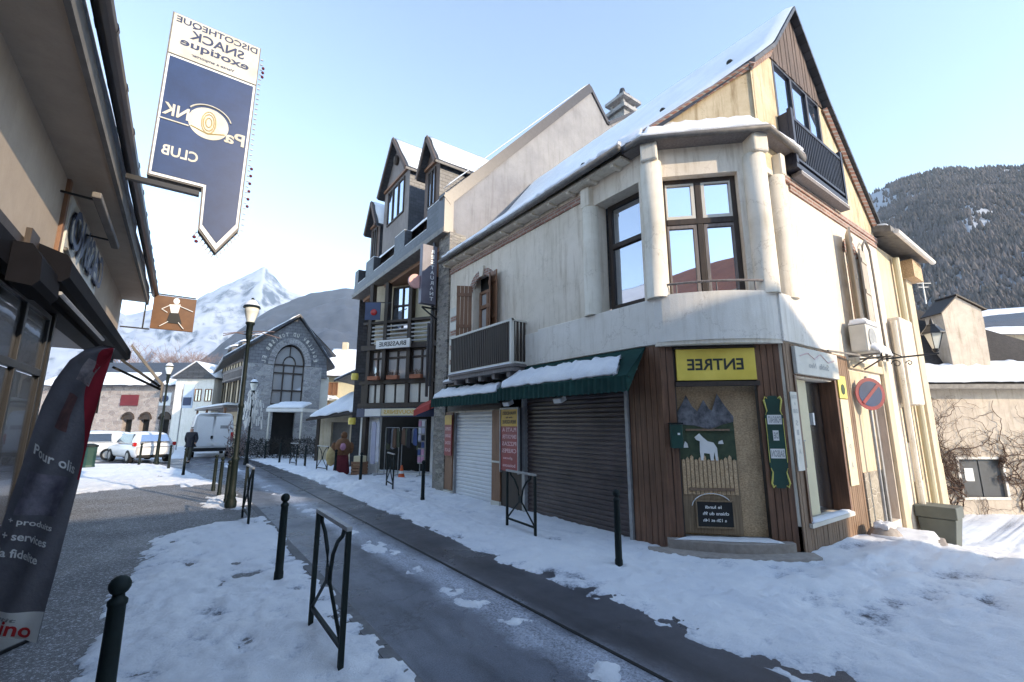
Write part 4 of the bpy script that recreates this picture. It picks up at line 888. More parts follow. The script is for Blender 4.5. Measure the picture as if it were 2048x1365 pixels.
MBX = thing('mailbox', tuple(FC @ Vector((.2, -.05, 1.75))), 'small dark green mailbox fixed to the boards left of the chipboard doorway', 'mailbox')
w = MB(FC); w.box(.07, .25, -.15, -.03, 1.5, 1.86); w.build('body', 'green_panel', MBX, bevel=.012)
w = MB(FC); w.box(.06, .26, -.16, -.03, 1.865, 1.885); w.build('lid', 'green_iron', MBX)
w = MB(FC); w.box(.17, .205, -.154, -.15, 1.70, 1.73); w.build('name_plate', 'white', MBX)
MB2 = thing('mailbox', tuple(FA @ Vector((.4, -.05, 1.5))), 'slim grey-green letterbox hanging on the cream board in the side window', 'mailbox')
w = MB(FA); w.box(.33, .45, .0, .1, 1.2, 1.6); w.build('body', 'wheelie', MB2, bevel=.01)
w = MB(FA); w.box(.32, .46, -.01, .1, 1.6, 1.62); w.build('lid', 'galv', MB2)
RB = thing('menu_board', tuple(FS @ Vector((3.35, -.1, 1.5))), 'tall amber and dark red menu board on the pillar left of the brown shutter', 'menu board')
w = MB(FS); u0, u1 = 3.0, 3.66; w.box(u0, u1, -.13, -.10, .84, 2.2); w.build('board', 'red_panel', RB)
w = MB(FS); w.box(u0, u1, -.134, -.1305, 1.82, 2.2); w.build('amber_head', 'amber', RB)
w = MB(FS); w.box(u0 - .03, u0, -.15, -.09, .8, 2.24); w.box(u1, u1 + .03, -.15, -.09, .8, 2.24); w.box(u0, u1, -.15, -.09, 2.2, 2.24); w.build('frame', 'galv', RB)
w = MB(FS)
for k, t in enumerate(['PLATS A', 'EMPORTER', 'PIZZAS', 'CREPES']): w.text(t, u0 + .06, u1 - .06, 1.70 - k * .155, 1.79 - k * .155, -.1335, True)
w.text('glaces', u0 + .1, u1 - .2, 1.08, 1.15, -.1335, True); w.text('boissons', u0 + .08, u1 - .1, .93, 1.0, -.1335, True); w.build('pale_lettering', 'pink_ink', RB)
w = MB(FS); w.text('FRIANDISES', u0 + .07, u1 - .07, 2.08, 2.15, -.138, True); w.text('de la', u0 + .2, u1 - .2, 2.0, 2.04, -.138, True); w.text('BERGERE', u0 + .07, u1 - .07, 1.88, 1.96, -.138, True); w.build('dark_lettering', 'wood_dark', RB)
RB2 = thing('menu_board', tuple(FS @ Vector((.3, -.08, 1.6))), 'narrow red menu board with amber top on the timber post left of the white shutter', 'menu board')
w = MB(FS); w.box(.34, .74, -.085, -.06, 1.02, 2.12, Matrix.Translation((-.2, 0, 0))); w.build('board', 'red_panel', RB2)
w = MB(FS); w.box(.14, .54, -.0885, -.0855, 1.86, 2.12); w.build('amber_head', 'amber', RB2)
w = MB(FS)
for k, t in enumerate(['CREPES', 'GAUFRE', 'SODAS', 'GLACES']): w.text(t, .18, .5, 1.70 - k * .19, 1.79 - k * .19, -.0885, True)
w.build('pale_lettering', 'pink_ink', RB2)
AC = thing('air_conditioner', tuple(FA @ Vector((3.1, -.3, 3.4))), 'white outdoor air conditioner capped with snow on a wall bracket above the side wall', 'air conditioner')
w = MB(FA); w.box(2.72, 3.42, -.36, -.08, 3.2, 3.72); w.build('casing', 'offwhite', AC, bevel=.03)
w = MB(FA); w.lathe([(.2, 0), (.2, .015), (.15, .02), (.05, .025)], (0, 0, 0), 20, Matrix.Translation((3.0, -.36, 3.46)) @ Matrix.Rotation(R(90), 4, 'X')); w.build('fan_grille', 'galv', AC)
w = MB(FA); w.slab((2.7, -.38, 3.72), (3.44, -.38, 3.72), (3.44, -.07, 3.72), (2.7, -.07, 3.72), .11, 14, 7, .04, 81); w.slab((2.8, -.5, 3.15), (3.6, -.5, 3.15), (3.6, -.3, 3.3), (2.8, -.3, 3.3), .12, 12, 6, .05, 83); w.build('snow', 'snow', AC)
w = MB(FA)
for u in (2.8, 3.4): w.bar((u, -.01, 3.14), (u, -.5, 3.14), .035); w.bar((u, -.01, 2.9), (u, -.38, 3.12), .025)
w.bar((1.6, -.08, 3.13), (3.5, -.3, 3.13), .03); w.build('bracket', 'zinc', AC)
NP = thing('no_parking_sign', tuple(FA @ Vector((3.0, -.25, 2.4))), 'round blue and red no-parking sign on a pole against the side wall', 'road sign')
nm = Matrix.Translation((2.92, -.22, 2.42)) @ Matrix.Rotation(R(-30), 4, 'Z') @ Matrix.Rotation(R(90), 4, 'X')
w = MB(FA); w.lathe([(.30, 0), (.30, .012)], (0, 0, 0), 32, nm); w.build('red_rim', 'red_panel', NP)
w = MB(FA); w.lathe([(.235, .013), (.235, .016)], (0, 0, 0), 32, nm); w.build('blue_disc', 'navy', NP)
w = MB(FA); w.box(-.24, .24, -.03, .03, .017, .021, nm @ Matrix.Rotation(R(45), 4, 'Z')); w.build('red_bar', 'red_panel', NP)
w = MB(FA); w.tube([(2.92, -.19, -.3), (2.92, -.19, 2.75)], .028, 8); w.build('pole', 'galv', NP)
LN = thing('wall_lantern', tuple(FA @ Vector((4.7, -.5, 3.6))), 'black four-sided wall lantern on a scrolled iron bracket over the side street', 'lantern')
lx, ly, lz = 4.95, -.86, 3.32
w = MB(FA); w.tube([(4.72, -.02, 3.25), (lx, ly - .04, lz - .03)], .018, 8); w.bar((4.72, -.02, 3.05), (4.72, -.02, 3.55), .03)
for c_, r_ in ((.22, .09), (.42, .06)):
    w.tube([(4.72 + .23 * (c_ / .84) + 0, -.02 - c_ + r_ * math.cos(t) * (1 - t / 9), 3.13 + r_ * math.sin(t) * (1 - t / 9)) for t in np.linspace(0, 6.8, 16)], .010, 5)
w.tube([(4.72, -.02, 3.5), (4.80, -.35, 3.27)], .010, 5); w.build('bracket', 'black_iron', LN)
def lantern_head(o, c, s=1.0, fr=None, top='black_iron'):
    x, y, z = c; w = MB(fr); w.lathe([(.06 * s, 0), (.17 * s, .38 * s)], c, 4); w.build('lantern_glass', 'lamp_glass', o, False)
    w = MB(fr); w.lathe([(.24 * s, .38 * s), (.23 * s, .41 * s), (.12 * s, .55 * s), (.1 * s, .6 * s), (.05 * s, .62 * s), (.03 * s, .72 * s), (.005, .76 * s)], c, 8)
    for k in range(4): t = k * math.pi / 2; w.bar((x + .063 * s * math.cos(t), y + .063 * s * math.sin(t), z), (x + .175 * s * math.cos(t), y + .175 * s * math.sin(t), z + .39 * s), .014 * s)
    w.lathe([(.03 * s, -.08 * s), (.07 * s, -.02 * s), (.07 * s, .01)], c, 8); w.build('lantern_frame', top, o, False)
lantern_head(LN, (lx, ly, lz + .06), .85, FA)

# ================================================================== WHITE HOUSE DOWN THE SIDE STREET
WH = thing('side_street_house', (14.2, 3.6, -1), 'narrow cream house with downpipes and a snowy overhanging roof beside the corner house', 'house')
w = MB(FA); w.wall([5.6, 7.75], [-1.4, 6.1], [(5.75, 6.0, -.2, 2.25), (6.0, 6.5, .6, 2.25)], .25, y=.02); w.box(5.6, 7.75, .27, 5, -1.4, 6.1); w.build('wall', 'cream_render', WH)
w = MB(FA); w.box(5.6, 6.6, .2, .26, -.2, 2.3); w.build('grille_recess', 'dark_in', WH)
w = MB(FA); 
for k in range(6): w.box(5.8 + k * .12, 5.82 + k * .12, .1, .13, 1.5, 2.25)
w.box(6.0, 6.5, .08, .16, .6, 1.45); w.build('window_grille', 'zinc', WH)
w = MB(FA); w.box(5.62, 6.6, -.22, .02, 2.3, 4.3); w.build('boxed_duct', 'plaster', WH, bevel=.04)
w = MB(FA); w.tube([(6.75, -.08, -.9), (6.75, -.08, 6.0)], .07, 10); w.build('downpipe', 'cream_panel', WH)
w = MB(FA); w.tube([(5.55, -.12, -.6), (5.55, -.12, 4.2)], .06, 10); w.build('downpipe', 'col_plaster', WH)
w = MB(FA); w.box(7.3, 7.8, -.1, .02, -1.4, 5.9); w.build('corner_pier', 'cream_render', WH, bevel=.02)
w = MB(FA); w.box(7.76, 8.35, .0, .3, -1.5, .9); w.build('low_wall', 'cream_render', WH)
w = MB(FA); w.add([(5.5, -.35, 6.45), (8.1, -.45, 6.2), (8.1, 4, 7.2), (5.5, 4, 7.6), (5.5, -.35, 6.3), (8.1, -.45, 6.05), (8.1, 4, 7.0), (5.5, 4, 7.4)], [(0, 1, 2, 3), (7, 6, 5, 4), (0, 4, 5, 1), (1, 5, 6, 2), (3, 7, 4, 0)]); RR = w.build('roof', 'zinc', WH)
w = MB(FA); w.slab((5.5, -.35, 6.46), (8.1, -.45, 6.21), (8.1, 4, 7.2), (5.5, 4, 7.6), .12, 16, 16, .01, 91); w.build('roof_snow', 'snow', RR)
w = MB(FA); w.box(7.2, 8.0, -.3, .6, 5.55, 6.02); w.build('eave_boards', 'osb', WH)
w = MB(FA); w.tube([(5.6, -.42, 6.3), (8.15, -.52, 6.05)], .06, 8); w.build('gutter', 'white_plaster', WH)
WB = thing('wheelie_bin', tuple(FA @ Vector((5.65, -.3, -.6))), 'grey-green wheeled bin against the cream side-street wall', 'bin')
w = MB(FA); bx, bz = 5.62, -.82
w.add([(bx - .22, -.55, bz), (bx + .22, -.55, bz), (bx + .22, -.1, bz), (bx - .22, -.1, bz), (bx - .28, -.65, bz + .78), (bx + .28, -.65, bz + .78), (bx + .28, -.05, bz + .78), (bx - .28, -.05, bz + .78)], [(0, 3, 2, 1), (4, 5, 6, 7), (0, 1, 5, 4), (1, 2, 6, 5), (2, 3, 7, 6), (3, 0, 4, 7)]); w.build('body', 'wheelie', WB, bevel=.02)
w = MB(FA); w.box(bx - .3, bx + .3, -.68, -.02, bz + .785, bz + 1.02); w.build('lid', 'wheelie', WB, bevel=.02)
for s_ in (-.26, .26): w = MB(FA); w.lathe([(.1, -.03), (.1, .03)], (0, 0, 0), 14, Matrix.Translation((bx + s_, -.14, bz + .05)) @ Matrix.Rotation(R(90), 4, 'Y')); w.build('wheel', 'rubber', WB)
# kerb stones and the low boulder at the foot of the side wall
def rock(c, s, label, snow=True):
    o = thing('boulder', c, label, 'stone'); w = MB(); w.ball(c, 1, 14); rn = random.Random(int(c[0] * 100))
    w.v = [(c[0] + (p[0] - c[0]) * s[0] * (1 + .12 * math.sin(p[0] * 9 + p[2] * 7)), c[1] + (p[1] - c[1]) * s[1] * (1 + .15 * math.sin(p[1] * 8 + p[0] * 5)), c[2] + (p[2] - c[2]) * s[2] * (1 + .1 * math.cos(p[0] * 11))) for p in w.v]
    w.build('rock', 'stepstone', o, True)
    if snow: w = MB(); w.slab((c[0] - s[0] * .6, c[1] - s[1] * .6, c[2] + s[2] * .72), (c[0] + s[0] * .6, c[1] - s[1] * .6, c[2] + s[2] * .72), (c[0] + s[0] * .6, c[1] + s[1] * .6, c[2] + s[2] * .72), (c[0] - s[0] * .6, c[1] + s[1] * .6, c[2] + s[2] * .72), s[2] * .5, 8, 8, .1, 3); w.build('snow', 'snow', o)
rock((9.75, 2.8, 0.0), (.3, .22, .2), 'snow-capped boulder at the right end of the brown side cladding')
rock((10.15, 2.75, -.2), (.2, .2, .18), 'smaller boulder between the capped boulder and the sign pole', False)
KB = thing('stone_kerb', (10, 2.3, -.1), 'mossy raised kerb stones edging the step of the side door', 'kerb')
w = MB(); w.box(0, 1.0, -.09, .09, -.45, -.02, Matrix.Translation((9.3, 2.0, 0)) @ Matrix.Rotation(R(13), 4, 'Z')); w.box(1.02, 2.0, -.09, .09, -.6, -.13, Matrix.Translation((9.3, 2.0, 0)) @ Matrix.Rotation(R(13), 4, 'Z')); w.build('stones', 'stepstone', KB, bevel=.03)
w = MB(); w.slab((9.3, 1.98, -.01), (11.2, 2.4, -.12), (11.2, 3.05, -.12), (9.4, 3.05, -.01), .08, 16, 8, .06, 95); w.build('snow', 'snow', KB)

# ================================================================== HOUSE WITH CHIMNEY AND VINE (far right), frame turned with the view axis
D = 15.6; G0 = -1.05
RH = thing('stone_house', tuple(F36 @ Vector((16, D, G0))), 'old lime-washed house with a large gabled chimney and snow-covered roof across the side street', 'house')
w = MB(F36); w.wall([13.6, 24], [G0 - .2, 3.25], [(14.98, 16.42, -.5, .72)], .4, y=D); w.build('wall', 'sun_wall', RH)
w = MB(F36); w.wall([14.9, 16.5], [-.58, .80], [(14.98, 16.42, -.5, .72)], .1, y=D - .03); w.build('window_surround', 'white_plaster', RH)
w = MB(F36); w.box(14.98, 15.69, D + .08, D + .12, -.5, .72); w.box(15.71, 16.42, D + .06, D + .1, -.5, .72); SHT = w.build('grey_shutters', mat('grey_window_panel', (.075, .08, .085), (.06, .063, .068), 4, .6, .05, 30), RH)
w = MB(F36); w.box(15.2, 15.5, D + .07, D + .079, 0, .42); w.build('notice', 'white', SHT)
w = MB(F36); w.add([(13.6, D - .35, 3.22), (24, D - .35, 3.22), (24, D + .5, 3.95), (14.1, D + .5, 3.75), (13.6, D - .35, 3.1), (24, D - .35, 3.1)], [(0, 1, 2, 3), (0, 4, 5, 1)])
w.add([(14.1, D + .5, 3.7), (22.4, D + .5, 3.7), (16.15, D + 1.9, 6.42)], [(0, 1, 2)]); w.add([(14.1, D + .5, 3.7), (16.15, D + 1.9, 6.42), (17.5, D + 7, 6.42), (14.1, D + 7, 3.7)], [(0, 1, 2, 3)]); w.add([(22.4, D + .5, 3.7), (16.15, D + 1.9, 6.42), (17.5, D + 7, 6.42), (24, D + 7, 3.7)], [(0, 1, 2, 3)]); RR = w.build('roof', 'old_slate', RH)
w = MB(F36); w.slab((13.55, D - .42, 3.25), (24, D - .42, 3.25), (24, D + .75, 4.35), (14.3, D + .55, 3.85), .16, 60, 12, .03, 97, .8); w.build('roof_snow', 'snow', RR)
w = MB(F36); w.box(13.5, 24, D - .44, D - .35, 3.05, 3.2); w.build('gutter', 'zinc', RH)
w = MB(F36); w.prism([(15.78, 3.3), (17.08, 3.3), (17.16, 5.6), (17.14, 6.0), (16.3, 6.48), (15.68, 5.86), (15.7, 5.5)], D + .35, D + 1.05); CH = w.build('chimney', 'sun_wall', RH)
w = MB(F36); w.bar((16.25, D + .7, 6.56), (17.28, D + .7, 5.98), .85, .05); w.bar((15.58, D + .7, 5.84), (16.32, D + .7, 6.54), .85, .035); w.build('chimney_cap', 'wood_dark', CH)
SB = thing('far_side_house', tuple(F36 @ Vector((21, 24, 0))), 'pale snow-covered roof rising behind the stone house at the right edge', 'house')
w = MB(F36); w.box(20.5, 40, 23, 30, -2, 6.5); w.build('wall', 'cream_render', SB)
w = MB(F36); w.add([(20.2, 22.6, 6.4), (40, 22.6, 6.4), (40, 27, 9.6), (21.3, 27, 8.2), (20.2, 31, 6.4), (40, 31, 6.4)], [(0, 1, 2, 3), (3, 2, 5, 4), (0, 3, 4)]); RR = w.build('roof', 'slate', SB)
w = MB(F36); w.slab((20.2, 22.6, 6.42), (40, 22.6, 6.42), (40, 27, 9.62), (21.3, 27, 8.25), .15, 30, 8, .01, 3); w.build('roof_snow', 'snow', RR)
AE = thing('roof_aerial', tuple(F36 @ Vector((25.2, 26.5, 9.3))), 'thin aerial on the snow-covered roof behind the stone house', 'aerial')
w = MB(F36); w.bar((25.2, 26.5, 9.1), (25.2, 26.5, 10.6), .06); w.bar((24.8, 26.5, 10.4), (25.7, 26.5, 10.4), .04); w.bar((24.9, 26.5, 10.15), (25.5, 26.5, 10.15), .04); w.build('aerial_mast', 'galv', AE)
VN = thing('climbing_vine', tuple(F36 @ Vector((14.9, D - .05, G0))), 'leafless climbing vine spreading over the lime-washed wall around the grey window', 'vine')
rv = random.Random(11); w = MB(F36)
def vine(p, d, L, r, dep):
    P = [p]; x, z = p[0], p[2]; y = p[1]
    for k in range(L):
        d += rv.uniform(-.5, .5); x += .11 * math.cos(d); z += .11 * math.sin(d)
        if z > 2.75: d = -abs(d) * .6
        if z < G0 + .1: d = abs(d)
        if 14.9 < x < 16.5 and -.6 < z < .85: d += 1.4
        y = D - .02 - abs(rv.gauss(0, .05)); P.append((x, y, z))
        if dep < 4 and rv.random() < .25: vine((x, y, z), d + rv.choice((-1, 1)) * rv.uniform(.5, 1.4), int(L * .62), r * .62, dep + 1)
    w.tube(P, [r * (1 - .6 * k / L) for k in range(len(P))], 4)
for s0, d0, L0 in ((14.6, 1.5, 28), (14.75, 1.25, 30), (14.65, 1.75, 26), (16.8, 1.4, 26), (17.6, 1.7, 26), (18.6, 1.6, 26)): vine((s0, D - .05, G0 + .1), d0, L0, .028, 0)
w.build('stems', 'bark', VN, True)

# ================================================================== RESTAURANT BUILDING (behind the corner house)
RS = thing('restaurant_building', (8, 16, 0), 'tall half-timbered building with slate dormers and a gift shop at street level', 'building')
FR = Matrix(((.533, .846, 0, 5.86), (-.846, .533, 0, 17.97), (0, 0, 1, 0), (0, 0, 0, 1)))      # its angled street front, u runs to the right
w = MB(FS); w.box(-.62, .09, -.06, .5, -.1, 7.72); w.build('stone_pier', 'stone', RS)
w = MB(); w.fr = None
def gw(P, y, m, name, t=.25, par=None):
    w = MB(); n = len(P); w.add([(a, y, b) for a, b in P] + [(a, y + t, b) for a, b in P], [tuple(range(n)), tuple(range(2 * n - 1, n - 1, -1))] + [(i, i + n, (i + 1) % n + n, (i + 1) % n) for i in range(n)]); return w.build(name, m, par or RS)
gw([(6.22, 6.3), (6.22, 8.9), (12.67, 15.95), (13.7, 14.75), (15.45, 16.1), (17.5, 14.2), (17.5, 6.3)], 11.76, 'grey_render', 'party_wall')
w = MB()
for (a, b), (c, d) in (((6.0, 8.75), (12.70, 16.05)), ((12.64, 16.05), (13.72, 14.75)), ((13.7, 14.75), (15.5, 16.1))): w.bar((a, 11.86, b), (c, 11.86, d),   .34, .34 if a == 6.0 else .14)
w.box(5.92, 6.24, 11.7, 12.1, 7.7, 9.0)
w.build('slate_coping', 'gutter_dark', RS)
w = MB(); w.add([(6.3, 11.75, 9.0), (12.67, 11.75, 16.1), (12.67, 21, 16.1), (6.3, 21, 9.0)], [(0, 1, 2, 3)]); w.add([(12.67, 11.75, 16.1), (19, 11.75, 9.5), (19, 21, 9.5), (12.67, 21, 16.1)], [(0, 1, 2, 3)])
w.add([(6.3, 21, 9.0), (12.67, 21, 16.1), (19, 21, 9.5), (19, 21, 0), (6.3, 21, 0)], [(0, 1, 2, 3, 4)]); RR = w.build('main_roof', 'slate', RS)
w = MB(); w.slab((6.4, 11.8, 9.12), (6.4, 20.9, 9.12), (12.67, 20.9, 16.12), (12.67, 11.8, 16.12), .12, 20, 20, .01, 4); w.slab((5.98, 11.75, 9.22), (12.6, 11.75, 16.2), (12.6, 11.98, 16.2), (5.98, 11.98, 9.22), .05, 40, 2, .01, 2); w.build('roof_snow', 'snow', RR)
CHM = MB(); CHM.box(15.55, 16.55, 12.3, 13.2, 14.5, 16.75); CHM.box(15.4, 16.7, 12.15, 13.35, 16.75, 16.95)
for x in (15.6, 16.4):
    for y in (12.35, 13.05): CHM.box(x, x + .12, y, y + .12, 16.95, 17.35)
CHM.box(15.4, 16.7, 12.15, 13.35, 17.35, 17.5); CH = CHM.build('chimney', 'grey_stone', RS)
w = MB(); w.lathe([(.55, 17.5), (.4, 17.8), (.2, 17.95), (.12, 18.3), (.02, 18.35)], (16.05, 12.75, 0), 8); w.build('chimney_cap', 'slate', CH)
w = MB(); w.box(14.2, 16.2, 12.4, 12.9, 14.2, 15.3); w.build('ridge_wall', 'grey_render', RS)
# slate parapet of the top terrace with lowered stretches before each dormer
w = MB(); w.box(5.98, 6.28, 12.1, 20.9, 7.85, 8.28)
for a, b in ((12.1, 13.1), (15.0, 16.0), (18.35, 19.35), (20.4, 20.9)): w.box(5.99, 6.27, a, b, 8.28, 8.98)
w.build('slate_parapet', 'slate', RS)
w = MB(); w.box(5.9, 6.33, 11.72, 20.95, 7.68, 7.85); w.box(6.33, 9.5, 12.2, 20.9, 7.66, 7.8); w.build('terrace_edge', 'zinc', RS)
w = MB(); w.box(6.34, 9.6, 12.25, 20.6, 7.52, 7.65); w.build('soffit', 'wood_mid', RS)
w = MB()
for a, b in ((12.1, 13.1), (15.0, 16.0), (18.35, 19.35)): w.slab((5.98, a, 8.98), (6.28, a, 8.98), (6.28, b, 8.98), (5.98, b, 8.98), .07, 4, 10, .03, 3)
for a, b in ((13.1, 15.0), (16.0, 18.35), (19.35, 20.4)): w.slab((5.98, a, 8.28), (6.28, a, 8.28), (6.28, b, 8.28), (5.98, b, 8.28), .08, 4, 14, .03, 6)
w.build('parapet_snow', 'snow', RS)
def dormer(yc, hw, ze, za, xf=6.62, ww=.8, z0=8.5):
    w = MB(); D_ = RS; back = xf + 3.2
    w.add([(xf, yc - hw, z0), (xf, yc + hw, z0), (xf, yc + hw, ze), (xf, yc, za - .1), (xf, yc - hw, ze)], [(0, 1, 2, 3, 4)])
    d = w.build('dormer', 'grey_wood' if hw > 1 else 'gable_wood', RS)
    w = MB()
    for s_ in (-1, 1): w.add([(xf, yc + s_ * hw, z0), (back, yc + s_ * hw, z0), (back, yc + s_ * hw, ze + .05), (xf, yc + s_ * hw, ze)], [(0, 1, 2, 3)])
    w.build('slate_cheeks', 'slate', d)
    w = MB(); o = .18; sl = (za - ze) / hw
    for s_ in (-1, 1):
        P = [(xf - .28, yc, za), (xf + 5, yc, za), (xf + 5, yc + s_ * (hw + o), ze - sl * o), (xf - .28, yc + s_ * (hw + o), ze - sl * o)]
        w.add(P + [(a, b, c - .1) for a, b, c in P], [(0, 1, 2, 3), (7, 6, 5, 4), (0, 3, 7, 4), (2, 3, 7, 6)])
    r_ = w.build('dormer_roof', 'slate', d)
    w = MB()
    for s_ in (-1, 1): w.slab((xf - .22, yc + s_ * .02, za + .01), (xf + 5, yc + s_ * .02, za + .01), (xf + 5, yc + s_ * (hw + o), ze - sl * o + .02), (xf - .22, yc + s_ * (hw + o), ze - sl * o + .02), .08, 14, 6, .02, 3)
    w.build('dormer_snow', 'snow', r_)
    w = MB()
    for s_ in (-1, 1): w.bar((xf - .3, yc, za - .05), (xf - .3, yc + s_ * (hw + o), ze - sl * o - .05), .05, .16)
    w.build('barge_boards', 'gable_wood', d)
    FD = frame((xf - .03, yc + ww / 2, 0), -90)
    window(FD, d, 0, ww, ze - (1.9 if hw > 1 else 1.75), ze - .25, -.02, [.33, .66] if hw > 1 else [.5], [], fm='wood_dark', gm='glass_blue', fw=.07)
    w = MB(); w.box(xf - .1, xf - .03, yc - hw + .1, yc + hw - .1, ze - .12, ze - .02); w.build('lintel', 'wood_mid', d)
    if hw > 1: w = MB(); w.ball((xf - .06, yc, (ze + za) / 2 - .05), .16, 10, 1.5); w.build('oculus', 'wood_dark', d)
dormer(14.15, .62, 11.45, 12.5, ww=.62); dormer(17.75, 1.45, 12.5, 14.45, ww=1.9, z0=8.4); dormer(20.25, .62, 11.35, 12.45, ww=.62)
# timber front
UL, UR = -.25, 3.9
w = MB(FR); w.box(UL, UR, .35, .6, 2.6, 7.6); w.build('back_wall', 'cream_render', RS)
w = MB(FR); w.wall([UL, UR], [0, 2.62], [(.62, 3.0, .1, 2.2)], .2, y=.1); w.build('shop_front', 'white', RS)
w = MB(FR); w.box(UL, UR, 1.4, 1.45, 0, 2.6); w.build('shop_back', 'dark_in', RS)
tm = MB(FR)
posts = [.02, .78, 1.92, 3.0]
for u in posts: 
    w = MB(FR); w.box(u, u + .16, -.12, .12, 2.6 if u > .1 else 0, 7.55); w.build('timber_post', 'wood_dark', RS)
for z0, z1, y in ((2.5, 2.68, -.14), (3.42, 3.56, -.12), (4.78, 4.98, -.16), (5.86, 5.96, -.1)):
    w = MB(FR); w.box(UL, UR, y, .1, z0, z1); w.build('timber_beam', 'wood_dark', RS)
for a, b in ((.18, .45), (.52, .78), (.94, 1.4), (1.46, 1.92), (2.08, 2.5), (2.56, 3.0), (3.16, 3.7)):
    w = MB(FR); w.box(a + .02, b - .02, -.03, .02, 2.70, 3.40); w.build('plaster_panel', 'offwhite', RS)
w = MB(FR); w.box(UL, UR, .02, .1, 2.66, 3.45); w.build('spandrel_back', 'wood_dark', RS)
for a, b in ((.18, .78), (.94, 1.92), (2.08, 3.0)): window(FR, RS, a, b, 3.56, 4.76, .02, [.5], [4.45], fm='wood_dark', gm='glass_curtain', fw=.06)
w = MB(FR); w.box(3.16, 3.9, .05, .3, 3.56, 7.5); w.box(2.08, 3.0, .16, .3, 5.0, 7.4); w.build('cream_bay', 'cream_panel', RS)
window(FR, RS, .94, 1.92, 5.6, 7.4, .2, [.5], [6.6], fm='wood_dark', gm='glass_blue', fw=.06)
for k in range(5):
    w = MB(FR); w.box(.2, 3.0, -.09, -.06, 5.05 + k * .16, 5.11 + k * .16); w.build('rail', 'galv', RS)
w = MB(FR); w.box(-.2, 3.9, -.22, -.16, 2.15, 2.48); SG = w.build('shop_fascia', 'navy', RS)
w = MB(FR); w.box(.2, .95, -.235, -.221, 2.18, 2.46); w.build('white_fascia_panel', 'white', SG)
w = MB(FR); w.box(.98, 2.55, -.235, -.221, 2.2, 2.46); w.build('yellow_fascia_panel', 'cream_panel', SG)
w = MB(FR); w.text('SOUVENIRS', 1.1, 2.45, 2.26, 2.41, -.238, True); w.build('lettering', 'amber', SG)
DV = thing('restaurant_sign', tuple(FR @ Vector((1.4, -.35, 5))), 'small white mirrored sign between the balcony rail and the first-floor windows', 'sign')
w = MB(FR); w.box(.62, 2.2, -.32, -.22, 4.78, 5.12); w.build('panel', 'white', DV, bevel=.01)
w = MB(FR); w.text('BRASSERIE', .78, 2.04, 4.86, 5.04, -.324, True); w.build('lettering', 'ink', DV)
RSN = thing('restaurant_box_sign', (5.8, 12.4, 6.4), 'tall grey box sign with the letters of RESTAURANT stacked on the stone pier', 'sign')
w = MB(); w.box(5.52, 6.02, 12.3, 12.5, 5.5, 7.4); w.build('box', mat('grey_violet_sign_face', (.16, .15, .18), (.12, .11, .14), 3, .5, .05, 30), RSN, bevel=.01)
w = MB()
for k, c_ in enumerate('RESTAURANT'): w.text(c_, 5.80, 5.92, 7.14 - k * .17, 7.26 - k * .17, 12.296, True)
w.build('lettering', 'white_line', RSN)
w = MB(); w.lathe([(.22, 0), (.22, .1)], (0, 0, 0), 24, Matrix.Translation((5.4, 12.55, 6.2)) @ Matrix.Rotation(R(90), 4, 'X')); w.build('round_disc', mat('pink_disc', (.7, .35, .3), None, 3, .5, 0), RSN)
w = MB(); w.bar((5.6, 12.4, 5.4), (6.3, 12.4, 5.4), .05); w.bar((5.6, 12.4, 5.4), (6.2, 12.4, 5.0), .04); w.build('bracket', 'black_iron', RSN)
w = MB(); w.tube([(6.0, 12.5, 3.0), (6.0, 12.5, 7.6)], .05, 8); w.tube([(6.02, 12.75, 2.7), (6.02, 12.75, 5.0)], .05, 8); w.build('downpipe', 'gutter_dark', RS)
BS = thing('hanging_sign', (5.3, 18.5, 6.6), 'small blue and red hanging sign at the far corner of the timber front', 'sign')
w = MB(F36); bs = F36.inverted() @ Vector((5.82, 17.5, 0)); w.box(bs.x - .2, bs.x + .4, bs.y - .4, bs.y - .36, 5.9, 6.6); w.build('panel', 'navy', BS)
w = MB(F36); w.ball((bs.x + .15, bs.y - .42, 6.2), .13, 10, 1, .2); w.build('red_emblem', 'lamp_red', BS)
w = MB(F36); w.bar((bs.x - .2, bs.y - .38, 6.62), (bs.x + .8, bs.y - .3, 6.62), .03); w.build('arm', 'black_iron', BS)
RA = thing('red_awning', tuple(FR @ Vector((3.3, -.5, 2.7))), 'small folded red awning below the stone pier beside the green awning', 'awning')
w = MB(FR); w.add([(2.75, -.2, 2.62), (3.4, -.2, 2.85), (3.4, -.7, 2.58), (2.75, -.7, 2.36), (2.75, -.7, 2.16), (3.4, -.7, 2.38)], [(0, 1, 2, 3), (3, 2, 5, 4)]); w.add([(3.4, -.2, 2.85), (3.4, -.7, 2.58), (3.4, -.7, 2.38), (3.4, -.2, 2.5)], [(0, 1, 2, 3)]); w.build('canvas', mat('faded_red_canvas', (.5, .08, .07), (.42, .06, .05), 3, .9, .2, 60), RA)
